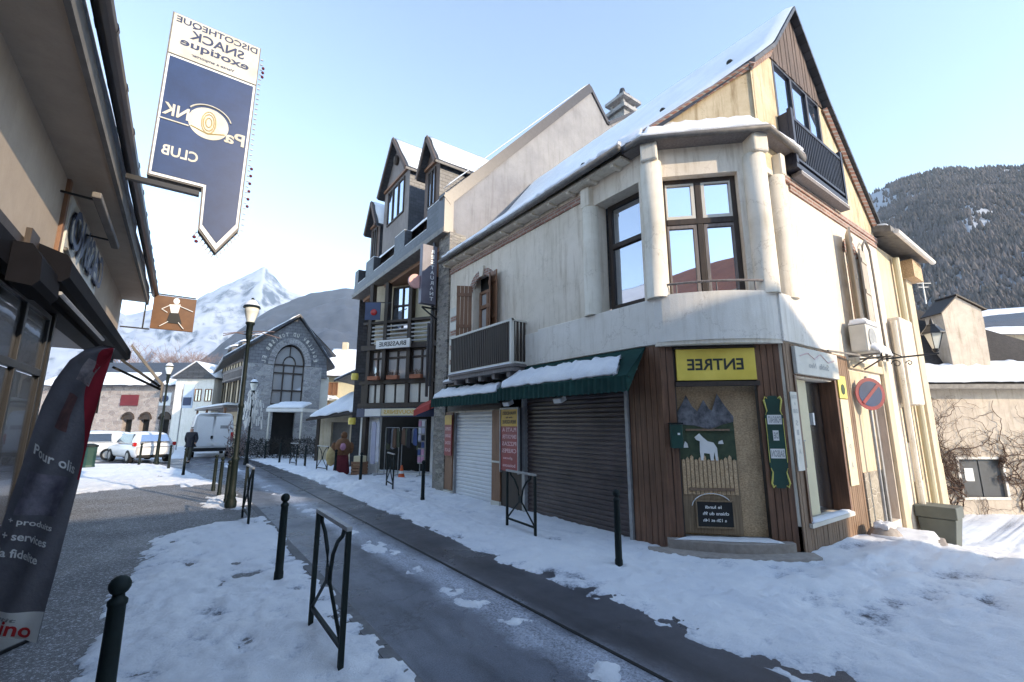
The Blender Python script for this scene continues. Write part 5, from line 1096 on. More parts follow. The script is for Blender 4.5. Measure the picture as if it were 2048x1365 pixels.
# things on the facade and in front of the shop
for k, (u, lab) in enumerate(((.55, 'flower box on the left timber window sill'), (1.45, 'flower box on the middle timber window sill'), (2.5, 'flower box on the right timber window sill, beside the drainpipe'))):
    o = thing('flower_box', tuple(FR @ Vector((u, -.25, 3.6))), 'terracotta ' + lab, 'flower box', 'flower boxes on the timber front'); w = MB(FR); w.box(u - .25, u + .25, -.34, -.16, 3.57, 3.72); w.build('box', 'terracotta', o, bevel=.01)
    w = MB(FR); rr_ = random.Random(k)
    for i in range(60): a = (u + rr_.uniform(-.25, .25), -.25 + rr_.uniform(-.1, .1), 3.74); b = (a[0] + rr_.uniform(-.06, .06), a[1] + rr_.uniform(-.08, .08), 3.78 + rr_.random() * .16); w.tube([a, b], .006, 3)
    w.build('dry_stems', 'bark', o)
garm = [mat('garment_%s' % n, c, None, 6, .9, .2, 30) for n, c in (('white', (.7, .7, .74)), ('lilac', (.5, .5, .62)), ('black', (.03, .03, .035)), ('olive', (.10, .11, .07)), ('brown', (.16, .09, .06)), ('pink', (.6, .3, .42)), ('grey', (.3, .3, .32)), ('blue', (.06, .1, .25)))]
def rack(u0, u1, y, h, n, ms, label, seed, low=.55):
    o = thing('clothes_rack', tuple(FR @ Vector(((u0 + u1) / 2, y, 0))), label, 'clothes rack', 'clothes racks outside the gift shop'); w = MB(FR)
    w.tube([(u0, y, h), (u1, y, h)], .014, 6)
    for u in (u0, u1): w.tube([(u, y, .05), (u, y, h)], .014, 6); w.bar((u, y - .2, .07), (u, y + .2, .07), .03)
    w.build('rail', 'galv', o); rr_ = random.Random(seed)
    for k in range(n):
        u = u0 + (u1 - u0) * (k + .5) / n; L = rr_.uniform(low, low + .25); hw_ = (u1 - u0) / n * .62; w = MB(FR)
        P = [(u - hw_ * .5, h - .03), (u + hw_ * .5, h - .03), (u + hw_, h - .14), (u + hw_ * 1.1, h - L), (u + hw_ * .3, h - L - .03), (u - hw_ * 1.05, h - L + .02), (u - hw_, h - .14)]
        yy = y + rr_.uniform(-.07, .07); w.prism(P, yy - .03, yy + .03); w.build('garment', garm[ms[k % len(ms)]], o, bevel=.012)
rack(.78, 1.2, -.55, 2.0, 3, [0, 1, 0], 'rack of long pale dressing gowns left of the shop door', 1, 1.35)
rack(1.3, 1.9, -.3, 1.75, 5, [3, 2, 6, 4, 3], 'rack of dark olive clothes in the middle of the shop front', 2)
rack(2.0, 2.8, -.25, 1.75, 6, [4, 3, 2, 6, 7, 3], 'rack of brown and grey clothes right of the shop door', 3)
o = thing('sock_display', tuple(FR @ Vector((3.0, -.4, 1))), 'upright panel hung with pink, white and blue socks beside the stone pier', 'display'); w = MB(FR); w.box(2.86, 3.14, -.5, -.44, .5, 2.05); w.build('panel', 'galv', o)
for r_ in range(6):
    for c_ in range(2): w = MB(FR); a = 2.87 + c_ * .14; z = 1.80 - r_ * .25; w.prism([(a, z), (a + .12, z), (a + .12, z + .2), (a, z + .2)], -.53, -.505); w.build('sock_pack', garm[[5, 0, 1, 2, 7, 5][(r_ + c_) % 6]], o, bevel=.01)
o = thing('traffic_cone', tuple(FR @ Vector((2.35, -.7, 0))), 'orange and white traffic cone before the gift shop door', 'cone'); c_ = FR @ Vector((2.35, -.7, 0)); w = MB(); w.lathe([(.12, .03), (.03, .45)], tuple(c_), 14); w.box(c_.x - .16, c_.x + .16, c_.y - .16, c_.y + .16, .0, .03); w.build('cone_body', 'orange', o, True)
w = MB(); w.lathe([(.092, .17), (.066, .28)], tuple(c_), 14); w.build('white_band', 'white', o, True)
o = thing('display_figure', tuple(FR @ Vector((-.35, -.7, 0))), 'brown and maroon dressed display figure standing left of the gift shop', 'figure')
c_ = FR @ Vector((-.30, -.75, 0)); w = MB(); w.lathe([(.2, .0), (.3, .1), (.26, .5), (.22, .75)], tuple(c_), 14); w.build('maroon_skirt', 'maroon', o, True)
w = MB(); w.lathe([(.2, .72), (.3, .85), (.32, 1.1), (.2, 1.3), (.1, 1.36)], tuple(c_), 14); w.ball((c_.x + .03, c_.y, 1.46), .12, 12, 1.25)
w.ball((c_.x - .3, c_.y + .05, 1.0), .11, 10, 2); w.ball((c_.x + .28, c_.y - .1, 1.0), .11, 10, 2); w.build('brown_body', 'brown_fur', o, True)
w = MB(); w.ball((c_.x - .36, c_.y + .1, .7), .2, 10, 1.8); w.build('straw_bag', 'hay', o, True)
w = MB(); w.ball((c_.x - .06, c_.y - .24, 1.05), .12, 10, 1.2); w.build('pink_scarf', garm[5], o, True)
o = thing('crate_display', tuple(FR @ Vector((.35, -.5, 0))), 'low wooden crate with cream goods beside the pale dressing gowns', 'crate'); w = MB(FR)
for k in range(4): w.box(.15, .6, -.75, -.72, .05 + k * .12, .15 + k * .12); w.box(.15, .6, -.38, -.35, .05 + k * .12, .15 + k * .12)
for u in (.15, .57): w.box(u, u + .03, -.72, -.38, .05, .5)
w.build('slats', 'wood_mid', o); w = MB(FR); w.box(.19, .56, -.70, -.4, .3, .72); w.build('goods', 'cream_panel', o, bevel=.03)
for z, lab in ((3.75, 'round yellow lamp high on the post left of the timber front'), (2.0, 'round yellow lamp low on the post left of the timber front')):
    o = thing('wall_lamp', tuple(FR @ Vector((-.45, -.2, z))), lab, 'lamp'); w = MB(FR); w.lathe([(.13, -.13), (.15, 0), (.13, .13)], (-.42, -.2, z), 12); w.build('shade', 'yellow', o, True); w = MB(FR); w.bar((-.42, -.2, z + .15), (-.02, -.05, z + .15), .03); w.build('arm', 'black_iron', o)

# ================================================================== SHOP ON THE LEFT
LS = thing('left_shop', (-3, 10, 0), 'beige shop building on the left with deep brown eaves, awning casing and glazed front', 'building')
w = MB(FB); w.box(-4, 18.5, 0, .3, 4.25, 6.6); w.build('upper_wall', 'beige_render', LS)
w = MB(FB); w.box(18.2, 18.5, .3, 7, 4.25, 6.6); w.box(-4, 18.2, 6.7, 7, 0, 6.6); w.box(-4.3, -4, 0, 7, 0, 6.6); w.build('rear_walls', 'beige_render', LS)
w = MB(FB); w.add([(-4.5, -.62, 6.0), (18.6, -.62, 6.0), (18.6, 3.5, 8.8), (-4.5, 3.5, 8.8), (-4.5, 7.5, 6.4), (18.6, 7.5, 6.4)], [(0, 1, 2, 3), (3, 2, 5, 4)]); w.add([(-4.5, -.60, 5.9), (18.6, -.60, 5.9), (18.6, .0, 6.05), (-4.5, 0, 6.05)], [(0, 1, 2, 3)]); RR = w.build('roof', 'gutter_dark', LS)
w = MB(FB); w.box(-4.5, 18.6, -.66, -.60, 5.72, 6.0); w.box(18.55, 18.6, -.6, 7.2, 5.85, 6.1); w.build('fascia', 'grey_canvas', LS)
w = MB(FB); w.box(-4.5, 18.56, -.59, -.001, 5.78, 5.86); w.build('soffit', 'beige_render', LS)
w = MB(FB); w.tube([(-4.5, -.79, 6.14), (18.65, -.79, 6.1)], .1, 12)
for y in np.arange(.5, 18, 1.1): w.lathe([(.108, -.03), (.108, .03)], (0, 0, 0), 12, Matrix.Translation((y, -.79, 6.135)) @ Matrix.Rotation(R(90), 4, 'Y'))
w.build('gutter', 'gutter_dark', LS, True)
w = MB(FB); w.slab((-4.5, -.7, 6.1), (18.6, -.7, 6.1), (18.6, 3.4, 8.85), (-4.5, 3.4, 8.85), .1, 40, 8, .01, 3); w.build('roof_snow', 'snow', RR)
w = MB(FB); w.box(-4, 18.5, .0, 6.7, 4.1, 4.25); w.box(8.2, 8.6, -.06, -.001, 4.1, 4.4); w.build('porch_ceiling', 'wood_dark', LS)
w = MB(FB); w.box(-4, 18.5, -.02, .3, 3.75, 4.1); w.build('dark_lintel', 'black_cloth', LS)
w = MB(FB); w.box(9.65, 9.78, -.05, -.001, 4.3, 5.9); w.build('wall_trim', 'wood_mid', LS)
window(FB, LS, -4, 10.8, .2, 3.7, .08, [.12, .24, .36, .48, .6, .7, .8, .9], [2.7], fm='black_iron', gm='glass_dark', fw=.09)
w = MB(FB); w.box(-4, 10.8, .4, .62, 0, .2); w.build('stall_riser', 'stone', LS)
w = MB(FB); w.box(11.0, 18.2, 3.6, 3.9, 0, 4.1); w.build('porch_wall', 'beige_render', LS)
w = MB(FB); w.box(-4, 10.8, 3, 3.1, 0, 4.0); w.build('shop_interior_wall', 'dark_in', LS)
for y in (-1, 3, 7.4):
    w = MB(FB)
    for k in range(14): a = y + k * .22; w.box(a, a + .16, 2.2, 2.5, .4 + (k % 3) * .5, .8 + (k % 3) * .5)
    w.build('shelf_goods', 'offwhite', LS)
for y in (10.85,):
    w = MB(FB); w.box(y, y + .1, .05, .2, 0, 4.1); w.build('porch_post', 'black_iron', LS)
w = MB(FB); w.xprism([(-.02, 3.86), (-.34, 3.82), (-.42, 3.9), (-.42, 4.12), (-.36, 4.22), (-.02, 4.34)], 8.6, 18.4); AWC = w.build('awning_casing', 'black_cloth', LS)
w = MB(FB); w.xprism([(-.03, 3.55), (-.26, 3.52), (-.32, 3.6), (-.3, 3.9), (-.2, 4.05), (-.03, 4.05)], 7.7, 8.75); w.build('casing_end', 'black_cloth', AWC)
w = MB(FB); w.add([(17.2, -.5, 4.22), (18.4, -.5, 4.22), (18.4, -1.34, 3.12), (17.2, -1.34, 3.12), (17.2, -.5, 4.12), (18.4, -.5, 4.12), (18.4, -1.34, 3.0), (17.2, -1.34, 3.0)], [(0, 1, 2, 3), (7, 6, 5, 4), (0, 3, 7, 4), (1, 5, 6, 2), (3, 2, 6, 7)]); w.box(17.2, 18.4, -1.37, -1.33, 2.55, 3.12); w.build('awning_cloth', 'grey_canvas', AWC)
w = MB(FB); w.bar((17.5, -.3, 3.75), (17.5, -1.3, 3.0), .07); w.bar((18.3, -.05, 3.6), (18.3, -1.32, 2.95), .07); w.build('awning_arm', 'black_iron', AWC)
w = MB(FB); w.tube([(8.9, -.3, 3.72), (13.5, -.3, 3.74)], .03, 6); w.build('strip_lamp', 'galv', LS)
CS = thing('shop_wall_sign', tuple(FB @ Vector((11.5, -.05, 5))), 'white wall sign with large mirrored dark blue letters under the left eaves', 'sign')
w = MB(FB); w.box(9.95, 13.3, -.05, -.002, 4.3, 5.62); w.build('panel', 'offwhite', CS, bevel=.01)
w = MB(FB); w.text('CASINO', 10.0, 13.4, 4.80, 5.50, -.12, True, .02); w.text('CASINO', 10.02, 13.38, 4.82, 5.48, -.07, True, .02)
w.build('lettering', 'navy_ink', CS)
w = MB(FB); w.tube([(9.97 + 3.3 * k / 12, -.07, 4.70 - .28 * math.sin(math.pi * k / 12 * .8)) for k in range(13)], .035, 6); w.build('swoosh', 'zinc', CS, True)
FL = thing('tube_light', tuple(FB @ Vector((10.5, -.35, 5.6))), 'white fluorescent tube light on two arms under the left eaves', 'lamp')
w = MB(FB); w.box(9.1, 11.7, -.52, -.40, 5.35, 5.45); w.build('tube_housing', 'grey_canvas', FL, bevel=.02)
w = MB(FB); w.bar((9.4, 0, 5.45), (9.4, -.44, 5.42), .03); w.bar((11.4, 0, 5.45), (11.4, -.44, 5.42), .03); w.build('arm', 'black_iron', FL)
# disco sign
DS = thing('club_sign', (-.2, 9, 7.4), 'large navy flag-shaped sign with mirrored lettering projecting from the left eaves', 'sign')
K = 1.2
def P_(x, z): return (x * K, 1.85 + (z - 1.85) * K)
Y0 = 9.0
out_ = [P_(-.735, 5.23), P_(-.735, 7.87), P_(.415, 7.87), P_(.405, 4.72), P_(.15, 4.30), P_(-.09, 4.6), P_(-.11, 5.23)]
w = MB(); w.prism(out_, Y0 + .02, Y0 + .2); w.build('casing', 'zinc', DS)
w = MB(); w.prism([P_(-.715, 5.25), P_(-.715, 7.16), P_(.395, 7.16), P_(.385, 4.74), P_(.15, 4.34), P_(-.07, 4.62), P_(-.09, 5.25)], Y0 + .004, Y0 + .019); w.build('white_border', 'white_line', DS)
w = MB(); w.prism([P_(-.69, 5.29), P_(-.69, 7.13), P_(.37, 7.13), P_(.358, 4.79), P_(.15, 4.44), P_(-.045, 4.68), P_(-.06, 5.29)], Y0 - .004, Y0 + .003); w.build('blue_face', 'navy', DS)
w = MB(); w.prism([P_(-.715, 7.18), P_(-.715, 7.85), P_(.40, 7.85), P_(.40, 7.18)], Y0 - .002, Y0 + .019); w.build('cream_head', 'sign_cream', DS)
w = MB(); q = lambda a, b, c, d: (P_(a, c)[0], P_(b, c)[0], P_(a, c)[1], P_(a, d)[1])
w.text('DISCOTHEQUE', *q(-.68, .37, 7.70, 7.82), Y0 - .006, True); w.text('SNACK', *q(-.5, .2, 7.52, 7.67), Y0 - .006, True); w.text('exotique', *q(-.6, .28, 7.33, 7.49), Y0 - .006, True); w.text('Vente a emporter', *q(-.45, .1, 7.23, 7.29), Y0 - .006, True)
w.build('dark_lettering', 'navy_ink', DS)
cx, cz = P_(-.13, 6.25); w = MB(); w.lathe([(.30, 0), (.30, .005)], (0, 0, 0), 40, Matrix.Translation((cx, Y0 - .005, cz)) @ Matrix.Rotation(R(90), 4, 'X')); w.build('pale_disc', 'sign_cream', DS)
w = MB(); w.text('INK', *q(-.68, -.32, 6.19, 6.38), Y0 - .014, True); w.text('Pa', *q(.08, .34, 6.04, 6.24), Y0 - .014, True); w.text('CLUB', *q(-.62, -.20, 5.58, 5.74), Y0 - .008, True)
a = P_(-.7, 6.12); b = P_(-.36, 6.12); w.bar((a[0], Y0 - .008, a[1]), (b[0], Y0 - .008, b[1]), .02); w.tube([(cx + .34 * math.cos(t), Y0 - .015, cz + .05 + .3 * math.sin(t)) for t in np.linspace(.3, 2.6, 14)], .014, 5); w.build('white_lettering', 'sign_cream', DS)
w = MB()
for r_ in (.09, .16, .21): w.tube([(cx + .5 * r_ * math.cos(t), Y0 - .014, cz + .02 + r_ * math.sin(t)) for t in np.linspace(0, 6.28, 20)], .009, 4)
w.tube([(cx - .25, Y0 - .014, cz - .13), (cx, Y0 - .014, cz - .2), (cx + .25, Y0 - .014, cz - .12)], .012, 4); w.build('disc_ornament', 'hay', DS)
w = MB(); x_ = P_(.43, 5)[0]
for k in range(34): z = P_(0, 4.75 + k * .09)[1]; w.bar((x_, Y0 + .1, z), (x_ + .045, Y0 + .1, z), .02)
for k in range(14):
    t = k / 13; A1, B1, C1 = P_(.40, 4.70), P_(.15, 4.27), P_(-.10, 4.58)
    p = (A1[0] + (B1[0] - A1[0]) * t * 2, A1[1] + (B1[1] - A1[1]) * t * 2) if t < .5 else (B1[0] + (C1[0] - B1[0]) * (t * 2 - 1), B1[1] + (C1[1] - B1[1]) * (t * 2 - 1)); w.bar((p[0], Y0 + .1, p[1]), (p[0] + (.02 if t < .5 else -.03), Y0 + .1, p[1] - .06), .02)
w.build('bulb_sockets', 'galv', DS)
w = MB()
for z in [7.42, 7.5, 7.58, 5.15, 5.27, 5.40, 5.53, 5.66, 5.78]: w.ball((x_ + .06, Y0 + .1, P_(0, z)[1]), .028, 8)
for p in ((-.12, 4.5), (-.09, 4.44)): a = P_(*p); w.ball((a[0], Y0 + .1, a[1]), .03, 8)
w.build('bulbs', 'maroon', DS)
w = MB(); a = P_(-.95, 5.17); b = P_(-.13, 5.17); w.box(a[0], b[0], Y0 + .06, Y0 + .16, a[1] - .05, a[1] + .03); w.build('support_arm', 'black_iron', DS)
# small brown sign at the far end of the shop
BR = thing('hanging_sign', (-.5, 18.4, 5.5), 'square brown sign with a white running figure hung on a frame from the shop end', 'sign')
w = MB(); w.box(-1.12, .02, 18.38, 18.46, 4.93, 6.06); w.build('panel', mat('brown_sign_face', (.17, .068, .02), (.12, .045, .012), 3, .5, .1, 30), BR, bevel=.01)
w = MB(); S_ = 18.37; X0 = -.52; w.ball((X0, S_, 5.92), .09, 10, 1.2, .1)
w.prism([(X0 - .18, 5.78), (X0 + .12, 5.82), (X0 + .08, 5.5), (X0 - .1, 5.48)], S_ - .01, S_); w.bar((X0 - .15, S_, 5.76), (X0 - .36, S_, 5.6), .06, .02); w.bar((X0 - .36, S_, 5.6), (X0 - .2, S_, 5.5), .05, .02); w.bar((X0 + .1, S_, 5.76), (X0 + .48, S_, 5.62), .06, .02)
w.bar((X0 - .15, S_, 5.2), (X0 - .36, S_, 5.02), .09, .02); w.bar((X0 + .12, S_, 5.2), (X0 + .28, S_, 5.0), .09, .02); w.build('white_figure', 'white_line', BR)
w = MB(); w.prism([(X0 - .14, 5.5), (X0 + .1, 5.52), (X0 + .22, 5.16), (X0 - .2, 5.16)], S_ - .012, S_); w.build('black_shorts', 'black', BR)
w = MB(); w.bar((-1.85, 18.42, 4.9), (-1.12, 18.42, 4.9), .04); w.bar((-1.3, 18.42, 4.9), (-1.3, 18.42, 6.0), .04); w.bar((-1.85, 18.42, 6.1), (0, 18.42, 6.1), .04); w.build('frame', 'black_iron', BR)
# feather flag
FF = thing('feather_flag', tuple(F36 @ Vector((-3.95, 4, 0))), 'tall dark grey feather flag with white wording and a red edge beside the left shop', 'flag')
def fp(s, z): return (s * .87, (z - 1.85) * .87 + 1.85)
Lf = [fp(*p) for p in [(-4.13, 2.635), (-4.25, 2.66), (-4.42, 2.62), (-4.56, 2.51), (-4.68, 2.30), (-4.76, 2.05), (-4.80, 1.80), (-4.85, 1.42), (-4.90, 1.09), (-4.95, .79), (-4.99, .45), (-5.03, .10), (-5.05, -.02)]]
Rt = [fp(*p) for p in [(-4.125, 2.63), (-4.13, 2.55), (-4.15, 2.42), (-4.17, 2.30), (-4.19, 2.1), (-4.22, 1.85), (-4.235, 1.6), (-4.25, 1.32), (-4.275, 1.05), (-4.30, .79), (-4.33, .45), (-4.37, .1), (-4.39, -.13)]]
def flagpt(i, t, off=0):
    i0 = min(int(i), 11); f = i - i0; a = (Lf[i0][0] * (1 - f) + Lf[i0 + 1][0] * f, Lf[i0][1] * (1 - f) + Lf[i0 + 1][1] * f); b = (Rt[i0][0] * (1 - f) + Rt[i0 + 1][0] * f, Rt[i0][1] * (1 - f) + Rt[i0 + 1][1] * f)
    x = a[0] + (b[0] - a[0]) * t; z = a[1] + (b[1] - a[1]) * t
    return (x, 4 + .025 * math.sin(t * 9 + i * 1.1) * (t * (1 - t) * 4) + off, z)
def flagpatch(i0, i1, t0, t1, m, name, off, ni=24, nt=12):
    w = MB(F36); vs = [flagpt(i0 + (i1 - i0) * a / ni, (t0(i0 + (i1 - i0) * a / ni) if callable(t0) else t0) * (1 - b / nt) + t1 * b / nt, off) for a in range(ni + 1) for b in range(nt + 1)]
    w.add(vs, [(a * (nt + 1) + b, a * (nt + 1) + b + 1, (a + 1) * (nt + 1) + b + 1, (a + 1) * (nt + 1) + b) for a in range(ni) for b in range(nt)]); return w.build(name, m, FF, True)
flagpatch(0, 12, 0, 1, mat('dark_grey_flag_cloth', (.19, .185, .205), (.13, .125, .145), 2, .8, .3, 8, .03, stain=.2, sscale=3), 'cloth', 0, 60, 24)
flagpatch(0, 7, lambda i: min(.97, .25 + .12 * i), 1, mat('red_flag_edge', (.42, .015, .035), (.3, .01, .025), 2, .8, 0), 'red_edge', -.004)
flagpatch(10.9, 12, 0, 1, 'white', 'white_foot', -.004, 8, 12)
flagpatch(2.2, 3.6, .35, .75, mat('pale_photo_print', (.55, .48, .46), (.25, .22, .25), 6, .8, 0, stain=.5, sscale=6), 'photo_print', -.004)
flagpatch(4.2, 5.6, .35, .62, mat('brown_photo_print', (.28, .12, .1), (.12, .08, .09), 5, .8, 0, stain=.5, sscale=6), 'photo_print', -.004)
flagpatch(7.0, 8.3, .15, .8, mat('lilac_photo_print', (.30, .28, .33), (.13, .12, .16), 5, .8, 0, stain=.5, sscale=6), 'photo_print', -.004)
def ftext(t, i, t0, t1, h, m='white_line', it=0):
    vs, fs = txtmesh(t); w = MB(F36); P = []
    for a, b in vs:
        tt = t0 + (t1 - t0) * a; p = flagpt(i + .35 * (tt - .5), tt, -.012); P.append((p[0] + it * b, p[1], p[2] + (b - .5) * h))
    w.add(P, fs); w.build('wording', m, FF)
ftext('Pour olis', 6.55, .12, .9, .085); ftext('+ produits', 8.6, .12, .82, .062); ftext('+ services', 9.05, .10, .8, .062); ftext('la fidelite', 9.5, .12, .74, .068)
ftext('Casino', 11.5, .0, .86, .11, 'red_ink', .02); ftext('petit', 11.15, .2, .65, .035, 'galv', .02)
w = MB(F36); w.tube([(-4.42, 4.03, .0)] + [(a - .008, 4.03, b) for a, b in reversed(Lf)], .011, 6); w.build('pole', 'black', FF)
w = MB(F36); w.box(-4.72, -4.1, 3.75, 4.3, .035, .07); w.build('foot_plate', 'black_iron', FF, bevel=.01)

# ================================================================== STREET FURNITURE
def gh(x, y):
    X = np.array([[x]]); Y = np.array([[y]]); return float(gz(X, Y)[0, 0]) + (.035 if x < float(road_l(y)) else 0)
def make_bollard():
    o = thing('bollard', (0, 0, 0), 'x', 'bollard', 'ball-topped bollards along the pavements', True)
    w = MB(); w.lathe([(.052, -.05), (.052, .1), (.046, .12), (.044, .5), (.04, .84), (.046, .85), (.046, .87), (.03, .885), (.028, .9)], (0, 0, 0), 16); w.build('post', 'green_iron', o, True)
    w = MB(); w.ball((0, 0, .945), .052, 14); w.build('ball_top', 'green_iron', o, True)
    return o
B0 = make_bollard(); used = False
for x, y, lab in [(-.17, 3.45, 'nearest ball-topped bollard, cut off by the bottom edge beside the flag'), (1.14, 6.26, 'green-black bollard in the snow just beyond the nearest barrier'),
                  (1.08, 12.95, 'bollard just left of the tall street lamp foot'), (1.02, 14.3, 'second bollard beyond the tall street lamp'), (.96, 15.6, 'third bollard beyond the tall street lamp'),
                  (.30, 20.6, 'bollard before the walking man'), (-.18, 24.2, 'bollard left of the walking man beside the green lamp post'), (-1.3, 27.2, 'bollard in front of the white hatchback'),
                  (4.88, 4.32, 'bollard alone before the brown plank wall'), (4.99, 10.58, 'bollard in front of the stone pier'), (4.80, 14.75, 'bollard before the display figure'),
                  (4.62, 17.0, 'bollard left of the display figure at the edge of the ploughed snow'), (3.9, 28.0, 'tiny far bollard at the bend of the road'),
                  (4.5, 21.2, 'bollard on the snow in front of the hedged terrace'), (4.1, 24.8, 'farthest bollard on the right before the hedged terrace')]:
    o = B0 if not used else copy_tree(B0); used = True; o.location = (x, y, gh(x, y)); o['label'] = lab
def make_barrier():
    o = thing('pedestrian_barrier', (0, 0, 0), 'x', 'barrier', 'dark green pedestrian barriers', True); h = 1.0
    for s_ in (-.475, .475): w = MB(); w.box(s_ - .02, s_ + .02, -.02, .02, -.05, h); w.build('post', 'green_iron', o, bevel=.004)
    w = MB(); w.box(-.495, .495, -.022, .022, h, h + .035); w.build('top_rail', 'galv', o, bevel=.004)
    w = MB(); w.box(-.455, .455, -.014, .014, .16, .19); w.build('bottom_rail', 'green_iron', o)
    for s_ in (-1, 1):
        w = MB(); w.tube([(s_ * .36, 0, h), (s_ * .33, 0, h - .06), (s_ * .2, 0, h - .13), (s_ * .09, 0, h - .25), (s_ * .045, 0, h - .4), (s_ * .03, 0, .52)], .017, 6); w.build('curved_bar', 'green_iron', o, True)
        w = MB(); w.tube([(s_ * .02, 0, .54), (s_ * .455, 0, .19)], .015, 6); w.build('brace', 'green_iron', o, True)
    w = MB(); w.box(-.05, .05, -.016, .016, .5, .62); w.build('centre_plate', 'green_iron', o, bevel=.004)
    return o
b0 = make_barrier(); used = False
for x, y, a, lab in [(1.16, 4.24, 90, 'nearest barrier with a snow-whitened top rail in the left strip of snow'), (1.21, 10.35, 90, 'barrier on the left kerb where the snow strip ends'),
                     (5.0, 6.63, 84, 'barrier in front of the red and amber menu board'), (5.2, 13.3, 80, 'barrier in front of the pale dressing gowns'),
                     (4.75, 19.4, 100, 'barrier left of the display figure, the nearer one on the snow'), (4.35, 22.9, 96, 'barrier farthest away before the hedged terrace')]:
    o = b0 if not used else copy_tree(b0); used = True; o.location = (x, y, gh(x, y)); o.rotation_euler.z = R(a); o['label'] = lab
w = MB(); w.slab((-.48, -.02, 1.036), (.48, -.02, 1.036), (.48, .02, 1.036), (-.48, .02, 1.036), .012, 20, 2, .01, 3)
def street_lamp(x, y, label, H=4.25, garland=0, snowcap=False):
    o = thing('street_lamp', (x, y, gh(x, y)), label, 'street lamp', None, True)
    w = MB(); w.lathe([(.12, -.05), (.12, .12), (.085, .2), (.1, .24), (.075, .34), (.07, 1.0), (.085, 1.03), (.085, 1.07), (.055, 1.12), (.05, 2.2), (.062, 2.22), (.062, 2.28), (.045, 2.32), (.04, H - .45), (.055, H - .42), (.07, H - .3), (.07, H - .08), (.1, H - .04), (.1, H)], (0, 0, 0), 16); w.build('post', 'green_iron', o, True)
    w = MB(); w.lathe([(.08, H + .005), (.15, H + .25), (.165, H + .36)], (0, 0, 0), 16); w.build('lamp_globe', 'lamp_glass', o, True)
    w = MB(); w.lathe([(.19, H + .36), (.18, H + .40), (.1, H + .5), (.05, H + .53), (.03, H + .6), (.005, H + .62)], (0, 0, 0), 16); w.build('lamp_cap', 'green_iron', o, True)
    w = MB(); w.lathe([(.175, H + .41), (.1, H + .52), (.05, H + .56)], (0, 0, 0), 16); w.build('snow', 'snow', o, True)
    return o
LP = street_lamp(1.12, 12.3, 'tall cast-iron street lamp with a white globe at the kerb, nearest of the lamps')
w = MB(F36.copy().to_3x3().to_4x4()); w.tube([(-.62, 0, 3.93), (-.3, 0, 4.0), (0, 0, 3.94), (.3, 0, 3.99), (.75, 0, 3.86)], .012, 5); w.tube([(-.62, 0, 3.98), (0, 0, 4.03), (.6, 0, 4.02)], .01, 5); w.build('garland_arm', 'frost_twig', LP)
sm_ = F36 @ Vector((-16.85, 22, 0)); street_lamp(sm_.x, sm_.y, 'green street lamp with a round frosted globe near the white hatchback', 4.3)
p3 = F36 @ Vector((-12.6, 22, 0)); o = street_lamp(p3.x, p3.y, 'dark street lamp hung with white frosted decorations before the arched stone building', 3.5)
rr_ = random.Random(4); w = MB()
for i in range(150):
    a = rr_.uniform(0, 6.28); z = rr_.uniform(2.0, 3.6); r_ = rr_.uniform(.05, .5) * (1 if z < 3.1 else .5); c = (r_ * math.cos(a), r_ * math.sin(a), z); w.tube([c, (c[0] * 1.08, c[1] * 1.08, z - rr_.uniform(.1, .45))], .022, 4)
w.build('frosted_decoration', 'white', o)
BN = thing('litter_bin', (-3.05, 27.0, 0.035), 'squat dark green litter bin beside the parked white hatchback', 'bin', None, True)
w = MB(); w.lathe([(.26, 0), (.28, .05), (.26, .12), (.27, .85), (.29, .88)], (0, 0, 0), 8); w.build('body', 'green_panel', BN, False); w = MB(); w.lathe([(.31, .885), (.30, .95), (.12, 1.02)], (0, 0, 0), 8); w.build('lid', 'green_iron', BN, False)

# ================================================================== VEHICLES
def loft(sections, w):        # sections: list of (y, [(x,z)...]) half outline mirrored
    rings = []
    for y, pts in sections:
        full = pts + [(-x, z) for x, z in reversed(pts)]; rings.append([(x, y, z) for x, z in full])
    n = len(rings[0]); vs = [p for r_ in rings for p in r_]; fs = []
    for i in range(len(rings) - 1):
        for k in range(n): fs.append((i * n + k, i * n + (k + 1) % n, (i + 1) * n + (k + 1) % n, (i + 1) * n + k))
    fs += [tuple(range(n)), tuple(range((len(rings) - 1) * n, len(rings) * n))]
    return w.add(vs, fs)
def wheels(o, xs_, ys_, r):
    for x in xs_:
        for y in ys_:
            m = Matrix.Translation((x, y, r)) @ Matrix.Rotation(R(90), 4, 'Y'); w = MB(); w.lathe([(r * .6, -.1), (r * .96, -.1), (r, -.06), (r, .06), (r * .96, .1), (r * .6, .1)], (0, 0, 0), 20, m); wh = w.build('wheel', 'rubber', o, False, bevel=0)
            w = MB(); w.lathe([(r * .58, -.105), (r * .5, -.085), (r * .12, -.09), (.02, -.11), (.02, .11), (r * .12, .09), (r * .5, .085), (r * .58, .105)], (0, 0, 0), 14, m); w.build('rim', 'galv', wh, False)
